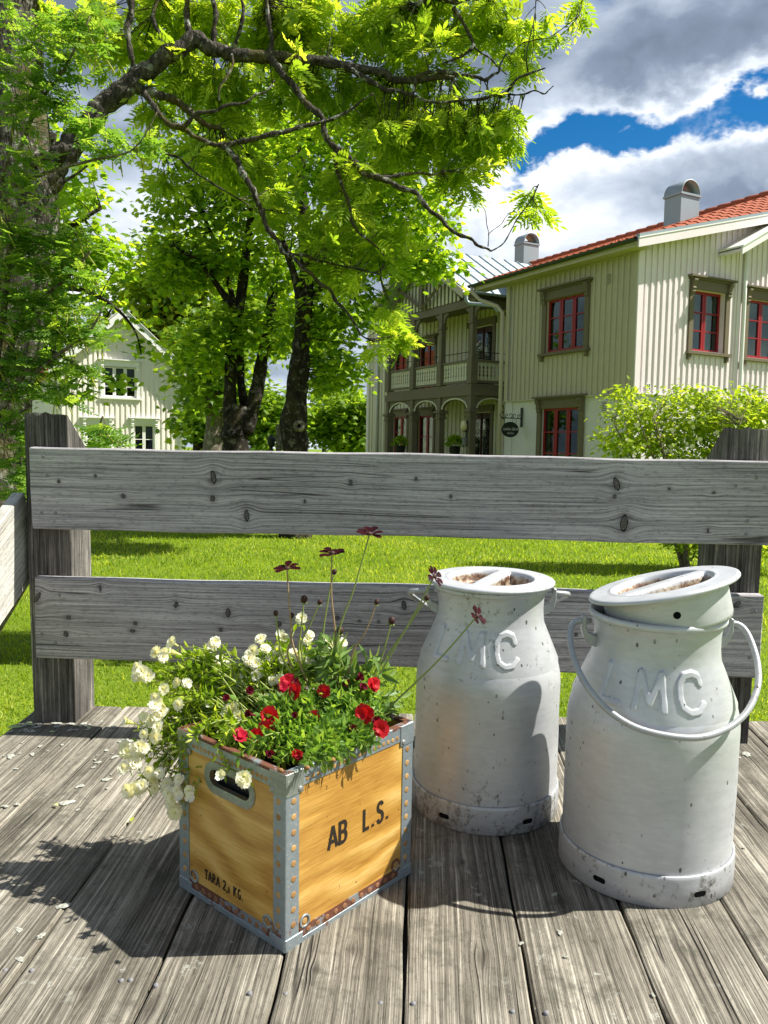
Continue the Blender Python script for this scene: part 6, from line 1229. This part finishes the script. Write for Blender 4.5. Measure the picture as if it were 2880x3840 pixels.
for (px, py, rx, ry, nc) in ((1480, 780, 180, 160, 40), (1180, 640, 220, 170, 36), (1420, 520, 220, 160, 36)): m2.blob(px, py, rx, ry, 12.9, nc, 42, .110, .40)
m2.done(MLV, MLF, 'maple_leaf')
b0 = atY(60, 1690, 13)
m3 = Tree('maple_tree', b0[0], 13.0, 'maple at the left whose leafy branch hangs before the ivory cottage', 'tree', 'maples on the lawn')
m3.limb([('w', b0[0], 13, -.2, .30), (60, 1690, 13, .24), (80, 1400, 13, .2), (110, 1100, 13, .17), (150, 800, 13, .12), (200, 500, 13, .07)], 'trunk', 14)
m3.limb([(100, 1150, 13, .10), (250, 1080, 13, .06), (400, 1130, 12.9, .04), (500, 1230, 12.8, .02), (530, 1330, 12.8, .012)]); m3.limb([(90, 1300, 13, .08), (220, 1330, 13, .05), (330, 1400, 12.9, .025)]); m3.limb([(130, 950, 13, .09), (260, 850, 13, .06), (380, 780, 13.1, .03)])
for (px, py, rx, ry, nc, m) in ((370, 960, 90, 60, 18, 40), (230, 1030, 100, 80, 24, 40), (380, 1130, 50, 20, 4, 20), (490, 1205, 35, 15, 4, 16), (548, 1300, 10, 35, 4, 16), (290, 1410, 50, 40, 7, 24), (230, 1470, 40, 35, 5, 24), (380, 1260, 25, 22, 3, 14), (430, 1425, 35, 22, 4, 16), (250, 900, 130, 90, 20, 46), (300, 650, 120, 120, 16, 40), (120, 1250, 120, 130, 22, 46), (110, 600, 140, 260, 26, 46)): m3.blob(px, py, rx, ry, 13, max(3, int(nc*.6)), int(m*.7), .135, .32)
m3.done(MLV, MLF, 'maple_leaf')
# far trees and hedges
def far(name, px, Y, label, blobs, size, m=44, crad=.7, trunk=None, mat='far_leaf', bark='maple_bark', cat='tree', group='trees beyond the lawn'):
    b = atY(px, 1690, Y); t = Tree(name, b[0], Y, label, cat, group, bark)
    r0, top = trunk or (.15, 1500)
    t.limb([('w', b[0], Y, -.2, r0*1.2), (px, 1690, Y, r0), (px+8, (1690+top)/2, Y, r0*.85), (px+5, top, Y, r0*.6)], 'trunk', 10)
    for (x, y, rx, ry, nc) in blobs: t.blob(x, y, rx, ry, Y, nc, m, size, crad, r_tw=.02)
    t.done(MLV, MLF, mat)
far('pale_trunk_tree', 797, 23, 'tree with pale trunk between the cottage and the forked maple', [(800, 1370, 110, 90, 22), (800, 1480, 70, 70, 10), (800, 1250, 80, 120, 20), (850, 1480, 60, 60, 7)], .20, trunk=(.27, 1450), bark='pale_bark')
far('slim_tree', 742, 27, 'slim dark tree directly right of the ivory cottage', [(755, 1420, 55, 110, 16), (745, 1540, 40, 80, 10), (760, 1600, 70, 70, 12)], .22, trunk=(.22, 1380))
far('weeping_tree', 1000, 36, 'pale drooping tree seen between the two maple trunks', [(1000, 1600, 80, 90, 26), (960, 1480, 90, 80, 18), (1050, 1560, 60, 80, 12), (880, 1630, 60, 50, 10), (800, 1620, 60, 60, 9)], .26, crad=.9)
far('round_tree', 1290, 39, 'bushy light green tree between the thick maple trunk and the porch', [(1290, 1570, 110, 110, 46), (1390, 1560, 70, 90, 24), (1210, 1600, 70, 90, 20), (1330, 1650, 120, 60, 24)], .26, crad=.9, trunk=(.15, 1600))
far('tall_tree', 1215, 46, 'tall distant tree rising behind the thick maple trunk', [(1220, 1420, 75, 120, 24), (1180, 1280, 90, 110, 20), (1250, 1480, 60, 70, 10)], .26, crad=.9)
far('dense_tree', 560, 42, 'dense distant tree towering behind the ivory cottage roof', [(600, 1120, 200, 190, 64), (740, 1000, 230, 200, 64), (760, 1300, 150, 150, 36), (420, 1280, 120, 120, 20), (900, 1100, 200, 200, 44), (1050, 1200, 150, 170, 30)], .34, 40, 1.3, trunk=(.3, 1300), mat='maple_leaf')
far('broad_tree', 150, 46, 'broad tree behind the pea shrub at the left edge', [(120, 1250, 190, 170, 50), (60, 1500, 140, 130, 34), (150, 1560, 90, 100, 20), (60, 1000, 160, 150, 26), (150, 800, 140, 110, 18)], .36, 44, 1.4)
# ---------------- ash with the arching limb
b0 = atY(30, 1690, 6.0)
ash = Tree('ash_tree', b0[0], 6.0, 'big old ash at the left with a mossy limb arching across the picture', 'tree', None, 'ash_bark')
ash.limb([('w', b0[0]-.5, 6, -.2, .34), (-200, 2300, 6, .27), (-75, 1950, 6, .25), (-45, 1750, 6, .24), (0, 1400, 6, .24), (75, 950, 6, .24), (80, 760, 6, .25), (60, 560, 6, .24), (45, 300, 6, .21), (40, 0, 6, .19), (40, -300, 6, .15)], 'trunk', 24, .03)
B = []
def L(pts, n=8, nm='branch', mat='ash_twig_bark', rough=.16):
    # old wood: slimmer, kinked between the traced points
    out = [pts[0]]
    for a, b in zip(pts[:-1], pts[1:]):
        k = math.hypot(b[0]-a[0], b[1]-a[1])*.07; out.append(((a[0]+b[0])/2+RNG.normal(0, k), (a[1]+b[1])/2+RNG.normal(0, k), (a[2]+b[2])/2, (a[3]+b[3])/2)); out.append(b)
    B.append(ash.limb([(p[0], p[1], p[2], p[3]*(.80 if nm == 'limb' else .72)) for p in out], nm, n, rough, mat))
L([(90, 800, 6, .13), (180, 680, 6, .12), (260, 560, 6, .105), (347, 455, 6, .095), (434, 362, 6.05, .09), (520, 285, 6.1, .082), (625, 205, 6.1, .075), (729, 145, 6.15, .07), (785, 182, 6.15, .062), (868, 205, 6.2, .06), (998, 215, 6.25, .055), (1128, 232, 6.3, .05), (1290, 250, 6.35, .045), (1440, 275, 6.4, .038), (1560, 300, 6.45, .03), (1700, 290, 6.5, .022)], 14, 'limb', 'ash_bark', .07)
L([(60, 620, 5.85, .06), (150, 600, 5.8, .055), (230, 560, 5.8, .05), (300, 530, 5.85, .04)], 10, 'branch', 'ash_bark')
L([(505, 330, 6.1, .05), (560, 345, 6.1, .045), (640, 370, 6.12, .042), (700, 410, 6.15, .038), (760, 460, 6.2, .03), (830, 480, 6.2, .022)], 8, 'branch', 'ash_bark')
L([(540, 350, 6, .03), (575, 395, 5.95, .028), (640, 470, 5.9, .026), (690, 475, 5.9, .022), (740, 425, 5.9, .02), (850, 395, 5.9, .016), (960, 355, 5.95, .011), (1030, 300, 6, .007)])
L([(640, 470, 5.9, .024), (700, 490, 5.95, .024), (760, 525, 6, .024), (833, 545, 6, .024), (910, 530, 6, .026), (1010, 505, 6, .026), (1130, 475, 6.05, .022), (1250, 445, 6.1, .017), (1330, 400, 6.1, .012), (1400, 350, 6.1, .008)])
L([(833, 545, 6, .03), (880, 590, 6, .032), (905, 640, 6, .032), (950, 715, 6, .03), (980, 790, 6.05, .026), (1010, 870, 6.05, .024), (1060, 945, 6.1, .023), (1130, 1000, 6.1, .022), (1200, 1065, 6.1, .02), (1260, 1130, 6.1, .017), (1330, 1215, 6.1, .013), (1400, 1280, 6.1, .008)])
L([(1060, 945, 6.1, .018), (1150, 960, 6.15, .016), (1250, 990, 6.2, .014), (1350, 1010, 6.2, .011), (1430, 1030, 6.2, .007)])
L([(998, 215, 6.25, .04), (1040, 250, 6.2, .036), (1100, 320, 6.15, .034), (1160, 400, 6.1, .032), (1215, 490, 6.1, .032), (1260, 555, 6.1, .03), (1340, 620, 6.1, .03), (1415, 665, 6.1, .029), (1500, 705, 6.1, .026), (1580, 750, 6.1, .024), (1650, 815, 6.1, .021), (1720, 880, 6.1, .018), (1790, 920, 6.1, .014), (1840, 942, 6.1, .010)])
L([(1415, 665, 6.1, .02), (1500, 655, 6.15, .018), (1580, 648, 6.2, .014), (1655, 640, 6.2, .008)])
L([(1255, 550, 6.1, .02), (1265, 640, 6.1, .018), (1300, 740, 6.1, .016), (1320, 830, 6.1, .014), (1380, 900, 6.1, .011), (1440, 960, 6.1, .007)])
L([(1300, 250, 6.3, .032), (1380, 300, 6.3, .03), (1450, 340, 6.3, .026), (1540, 355, 6.3, .02), (1560, 290, 6.3, .018), (1680, 270, 6.3, .024), (1750, 285, 6.3, .022), (1820, 300, 6.3, .018), (1870, 270, 6.3, .012), (1900, 200, 6.3, .008)])
L([(1660, 385, 6.25, .013), (1800, 372, 6.25, .016), (1900, 345, 6.25, .016), (1975, 280, 6.25, .013), (2045, 255, 6.25, .007)]); L([(1895, 348, 6.25, .010), (1970, 352, 6.25, .009), (2040, 352, 6.25, .008), (2075, 322, 6.25, .005)]); L([(1540, 355, 6.3, .016), (1600, 380, 6.27, .014), (1680, 384, 6.25, .013)])
L([(1700, 30, 6.4, .02), (1760, 130, 6.35, .018), (1775, 175, 6.3, .017), (1730, 210, 6.3, .014), (1660, 240, 6.3, .013)]); L([(1775, 175, 6.3, .012), (1840, 220, 6.3, .009), (1900, 280, 6.28, .006)])
L([(1560, 20, 6.4, .024), (1700, 5, 6.4, .03), (1850, -20, 6.4, .02)]); L([(1980, 270, 6.25, .007), (1985, 150, 6.25, .006), (2010, 0, 6.25, .005)]); L([(1960, 160, 6.25, .006), (2060, 140, 6.25, .005), (2170, 60, 6.25, .004)])
L([(1840, 942, 6.1, .008), (1890, 910, 6.1, .006), (1940, 820, 6.1, .006), (2000, 740, 6.1, .005), (2020, 690, 6.1, .004)]); L([(1830, 925, 6.1, .005), (1825, 840, 6.1, .004), (1800, 760, 6.1, .003)]); L([(1830, 880, 6.1, .004), (1880, 840, 6.1, .0035), (1930, 790, 6.1, .003)])
L([(480, -40, 6.05, .036), (478, 100, 6.05, .034), (490, 200, 6.05, .026), (500, 295, 6.1, .02)], 8, 'branch', 'ash_bark'); L([(735, 150, 6.15, .05), (700, 60, 6.2, .03), (690, -50, 6.2, .02)]); L([(870, 200, 6.2, .022), (905, 90, 6.1, .02), (890, -30, 6.1, .014)]); L([(800, 170, 6.2, .03), (810, 60, 6.2, .026), (780, -40, 6.2, .02)]); L([(1005, 210, 6.25, .03), (1010, 100, 6.25, .024), (1000, -40, 6.25, .016)]); L([(615, 200, 6.1, .014), (580, 90, 6.15, .022), (610, -40, 6.2, .016)])
L([(870, 205, 6.1, .012), (850, 290, 6, .014), (820, 380, 5.95, .008)]); L([(291, 544, 5.6, .02), (236, 633, 5.6, .024), (181, 734, 5.6, .026), (127, 835, 5.6, .028)]); L([(181, 734, 5.6, .016), (260, 670, 5.6, .013), (330, 620, 5.6, .008)]); L([(600, 570, 6.1, .012), (700, 620, 6.1, .012), (800, 690, 6.1, .010), (900, 750, 6.1, .007)])
ASHV, ASHF = compound(4, .15, .072, .34, True, .30, .85, .0018, .45)
def ash_sprays(px, py, rx, ry, Y, n, rd=.5, up=.5):
    Y += .42; n = max(2, int(n*(1.25 if px < 1250 else .85))); c = atY(px, py, Y); R_ = np.array([rx*Y/F, rd, ry*Y/F])
    for _ in range(n):
        v = RNG.normal(0, 1, 3); v = v/np.linalg.norm(v)*RNG.random()**.45; q = c+v*R_; p0 = ash.near(q); P = ash.twig(p0, q, .0045, .15, 6); tg = unit(P[-1]-P[-2])
        for k in range(RNG.integers(8, 13)):
            t = RNG.uniform(.55, 1); i = min(int(t*5), 4); p = P[i]+(P[i+1]-P[i])*(t*5-i); a = RNG.uniform(0, 6.28)
            d = np.array([math.cos(a), math.sin(a), RNG.uniform(-.8, .5)])+tg*.6; ash.leaf(p, d, np.array([RNG.normal(0, .7), RNG.normal(0, .7), 1.]), RNG.uniform(.6, 1.15))
for b in ((1350, 120, 220, 120, 6.4, 46), (1640, 110, 200, 110, 6.4, 44), (1900, 90, 150, 90, 6.35, 22), (2110, 25, 80, 30, 6.3, 6), (1950, 210, 90, 70, 6.3, 8), (1600, 250, 180, 90, 6.3, 26), (1400, 380, 180, 110, 6.25, 30), (1650, 480, 170, 90, 6.2, 34), (1830, 470, 100, 80, 6.2, 22), (1720, 580, 150, 80, 6.2, 28), (1500, 560, 160, 90, 6.2, 22), (1760, 690, 100, 60, 6.15, 11), (1900, 530, 45, 60, 6.2, 8), (1330, 700, 120, 80, 6.1, 16), (1280, 850, 130, 90, 6.1, 16), (1420, 920, 120, 80, 6.15, 16), (1230, 950, 100, 70, 6.1, 10), (1320, 1060, 90, 60, 6.15, 9), (1480, 1200, 60, 45, 6.1, 5), (1510, 1270, 45, 28, 6.05, 5), (1430, 1290, 40, 30, 6.1, 3), (1000, 120, 200, 110, 6.3, 34), (700, 60, 200, 90, 6.25, 26), (1150, 350, 160, 100, 6.2, 22), (900, 360, 160, 80, 6.15, 20), (700, 300, 130, 70, 6.15, 12), (950, 640, 130, 80, 6.1, 12), (800, 620, 120, 60, 6.1, 9), (1080, 800, 110, 70, 6.1, 9), (420, 130, 120, 110, 6.1, 14), (250, 80, 100, 90, 6.0, 9), (580, 430, 90, 50, 6.0, 5), (1990, 820, 60, 40, 6.1, 3), (1990, 760, 30, 25, 6.1, 2), (1130, 130, 160, 110, 6.3, 22), (640, 700, 90, 40, 6.0, 3)): ash_sprays(*b)
ash.done(ASHV, ASHF, 'ash_leaf', 300, 'crown', np.array([p[1] for p in ash.lp])+RNG.normal(0, .3, len(ash.lp)), 'ash_twig_bark')
# ---------------- pea shrub (compound leaves, hanging pods) close by at the left
b0 = atY(40, 1690, 3.3)
pea = Tree('pea_shrub', b0[0]-.62, 3.3, 'pea shrub with oval leaflets and hanging yellow-green pods at the left edge', 'shrub', None, 'shrub_bark')
SY = 3.3
pb = pea.b
pea.limb([('w', pb[0], 3.3, -.1, .035), ('w', pb[0]+.1, 3.3, .8, .03), (-60, 1500, 3.3, .022), (38, 900, 3.3, .011), (25, 823, 3.3, .010), (8, 675, 3.3, .009), (25, 612, 3.3, .008), (55, 447, 3.3, .006)], 'stem', 8)
pea.limb([('w', pb[0], 3.35, -.1, .03), ('w', pb[0]+.12, 3.35, .7, .025), (-20, 1500, 3.35, .02), (60, 1250, 3.35, .012), (150, 1130, 3.35, .009), (255, 1040, 3.3, .007), (340, 940, 3.3, .005)], 'stem', 8)
pea.limb([('w', pb[0], 3.25, -.1, .03), ('w', pb[0]+.15, 3.25, .9, .02), (40, 1480, 3.25, .012), (130, 1400, 3.25, .009), (230, 1320, 3.25, .007), (330, 1250, 3.25, .005), (390, 1150, 3.25, .003)], 'stem', 8)
pea.limb([('w', pb[0], 3.3, -.1, .03), ('w', pb[0]+.05, 3.4, .9, .02), (-30, 1200, 3.4, .014), (40, 700, 3.4, .010), (130, 420, 3.35, .007), (240, 260, 3.3, .005), (340, 60, 3.3, .003)], 'stem', 8)
pea.limb([(40, 700, 3.4, .008), (200, 640, 3.3, .006), (350, 600, 3.25, .005), (500, 560, 3.2, .003), (590, 420, 3.2, .002)], 'stem', 6)
pea.limb([(20, 1600, 3.3, .01), (60, 1560, 3.3, .006), (120, 1520, 3.3, .004)], 'stem', 6)
pea.limb([('w', pb[0]+.1, 3.45, .2, .012), (330, 1800, 3.0, .006), (370, 1690, 2.9, .005), (375, 1600, 2.9, .004), (385, 1560, 2.9, .003)], 'stem', 6)
PEAV, PEAF = compound(4, .074, .0215, .60, True, .25, 1.15, .0010, .15)
PODV, PODF = [], []
pm = MB().tube([(0, 0, 0), (0, .008, 0), (0, .03, -.001), (0, .048, -.001), (0, .056, 0)], [.0006, .0022, .0027, .0022, .0003], 6); PODV, PODF = pm.v, pm.f
pods = []
for (px, py, rx, ry, n, np_) in ((330, 100, 80, 70, 26, 8), (360, 190, 50, 40, 10, 9), (260, 250, 70, 60, 26, 5), (150, 330, 80, 60, 34, 6), (230, 400, 60, 50, 26, 10), (60, 400, 50, 40, 16, 3), (330, 470, 70, 50, 26, 4), (420, 560, 80, 50, 34, 4), (540, 560, 50, 40, 12, 8), (90, 480, 50, 40, 12, 8), (70, 700, 60, 60, 20, 9), (40, 820, 40, 60, 14, 8), (130, 900, 110, 60, 40, 6), (280, 910, 80, 50, 28, 8), (70, 1000, 80, 60, 38, 4), (200, 1010, 100, 50, 38, 8), (300, 1040, 60, 40, 18, 6), (60, 1120, 70, 60, 36, 5), (180, 1130, 90, 60, 40, 8), (300, 1180, 60, 50, 18, 6), (80, 1240, 90, 60, 44, 8), (230, 1260, 80, 50, 32, 8), (340, 1270, 60, 45, 24, 9), (60, 1360, 80, 60, 40, 8), (180, 1370, 80, 50, 34, 8), (300, 1390, 50, 40, 12, 4), (50, 1470, 60, 50, 30, 5), (150, 1470, 60, 40, 24, 5), (240, 1500, 50, 40, 10, 3), (40, 1580, 50, 60, 28, 3), (90, 1650, 40, 60, 20, 1), (50, 1760, 50, 60, 22, 0), (60, 1850, 40, 50, 14, 0), (395, 1640, 30, 40, 18, 4), (430, 1670, 25, 25, 8, 3), (100, 180, 60, 60, 16, 2), (60, 60, 70, 60, 12, 2), (200, 120, 60, 60, 16, 3), (40, 290, 50, 60, 16, 2), (120, 600, 70, 50, 20, 4), (60, 900, 60, 60, 24, 4), (200, 780, 50, 50, 10, 3)):
    Y0 = 2.9 if px in (395, 430) else SY; c = atY(px, py, Y0); R_ = np.array([rx*Y0/F, .10, ry*Y0/F])
    # a few twigs per cluster carry the leaves
    tws = []
    for _ in range(3):
        v = RNG.normal(0, 1, 3); q = c+v/np.linalg.norm(v)*.8*R_; tws.append(pea.twig(pea.near(q), q, .0018, .1, 5))
    for _ in range(int(n*2.1)):
        v = RNG.normal(0, 1, 3); q = c+v/np.linalg.norm(v)*RNG.random()**.5*R_; a = RNG.uniform(0, 6.28); pea.leaf(q, np.array([math.cos(a), math.sin(a)*.8-.2, RNG.uniform(-.3, .55)]), np.array([RNG.normal(0, .5), RNG.normal(-.25, .4), 1.]), RNG.uniform(.75, 1.2))
    for _ in range(np_):
        v = RNG.normal(0, 1, 3); q = c+v/np.linalg.norm(v)*.8*R_; pods.append((q-pea.b, np.array([RNG.uniform(-.1, .8), RNG.normal(0, .3), -1.]), RNG.uniform(.8, 1.25)))
pea.done(PEAV, PEAF, 'pea_leaf', 300, 'foliage', np.array([p[1] for p in pea.lp])+RNG.normal(0, .1, len(pea.lp)))
foliage(pea.root, PODV, PODF, np.array([p[0] for p in pods]), np.array([p[1] for p in pods]), RNG.normal(0, 1, (len(pods), 3)), np.array([p[2] for p in pods]), 'pea_pod', 300, 'pod', 'pods')
# ---------------- shrub before the sunlit house front
b0 = atY(2620, 1690, 11.6)
sh = Tree('flowering_shrub', b0[0], 11.6, 'light green leafy shrub growing against the sunlit house front', 'shrub', None, 'shrub_bark')
for k in range(11): a = RNG.uniform(0, 6.28); sh.limb([('w', b0[0]+.15*math.cos(a), 11.6+.15*math.sin(a), -.05, .025), ('w', b0[0]+.45*math.cos(a), 11.6+.3*math.sin(a), .8, .018), ('w', b0[0]+1.0*math.cos(a), 11.6+.6*math.sin(a), 1.6, .012), ('w', b0[0]+1.3*math.cos(a), 11.6+.7*math.sin(a), 2.1, .006)], 'stem', 6)
OV, OF = leaflet(1.0, .52, .2, .15)
for (px, py, rx, ry, nc) in ((2560, 1580, 130, 80, 40), (2700, 1560, 130, 80, 40), (2840, 1600, 110, 90, 34), (2420, 1640, 90, 70, 26), (2385, 1560, 50, 45, 9), (2340, 1620, 45, 55, 7), (2480, 1530, 60, 40, 10), (2620, 1500, 60, 30, 9), (2330, 1680, 60, 40, 10), (2560, 1690, 200, 60, 40), (2780, 1700, 150, 70, 34), (2980, 1600, 120, 110, 24), (2345, 1500, 25, 35, 4), (2375, 1465, 10, 25, 3), (2830, 1470, 22, 45, 5), (2610, 1468, 35, 22, 4), (2700, 1485, 25, 25, 3), (2500, 1490, 20, 25, 3), (2310, 1560, 20, 30, 3), (2290, 1640, 20, 25, 3), (2780, 1500, 20, 25, 2), (2560, 1800, 120, 80, 34), (2750, 1850, 150, 110, 40), (2900, 1850, 120, 140, 34), (2560, 1950, 80, 90, 24), (2600, 2050, 90, 40, 14), (2820, 2040, 150, 60, 24)): sh.blob(px, py, rx, ry, 11.6, nc, 22, .085, .22, .45, r_tw=.005)
for _ in range(26):
    q = atY(RNG.uniform(2300, 2880), RNG.uniform(1500, 1700), 11.2); link('blossom', WHITE[0], sh.root, face_mat(q-sh.b, (RNG.normal(0, .5), -1, .5), 0, 2.6))
sh.done(OV, OF, 'bush_leaf', 0, 'foliage')
# garden lamp seen small between the trunks
gl_ = atY(1017, 1690, 26); gp = empty('garden_lamp', Matrix.Translation((gl_[0], 26, 0)), 'small dark garden lamp post between the maple trunks', 'lamp')
MB().tube([(0, 0, 0), (0, 0, 1.6)], .05, 8).build('lamp_post', 'black_iron', gp, smooth=True); MB().lathe([(.05, 1.6), (.11, 1.68), (.13, 1.85), (.16, 1.86), (.05, 1.98), (.01, 2.02)], 10, True, True).build('lamp_head', 'black_iron', gp)
gb = atY(1045, 1690, 27); sp_ = empty('stone_pillar', Matrix.Translation((gb[0], 27, 0)), 'pale slim stone pillar beside the garden lamp', 'pillar')
MB().box(-.20, .20, -.2, .2, 0, 1.5).build('pillar_base', 'stone_base', sp_, bevel=.02); MB().box(-.09, .09, -.09, .09, 1.5, 2.35).build('shaft', 'pale_bark', sp_, bevel=.02)
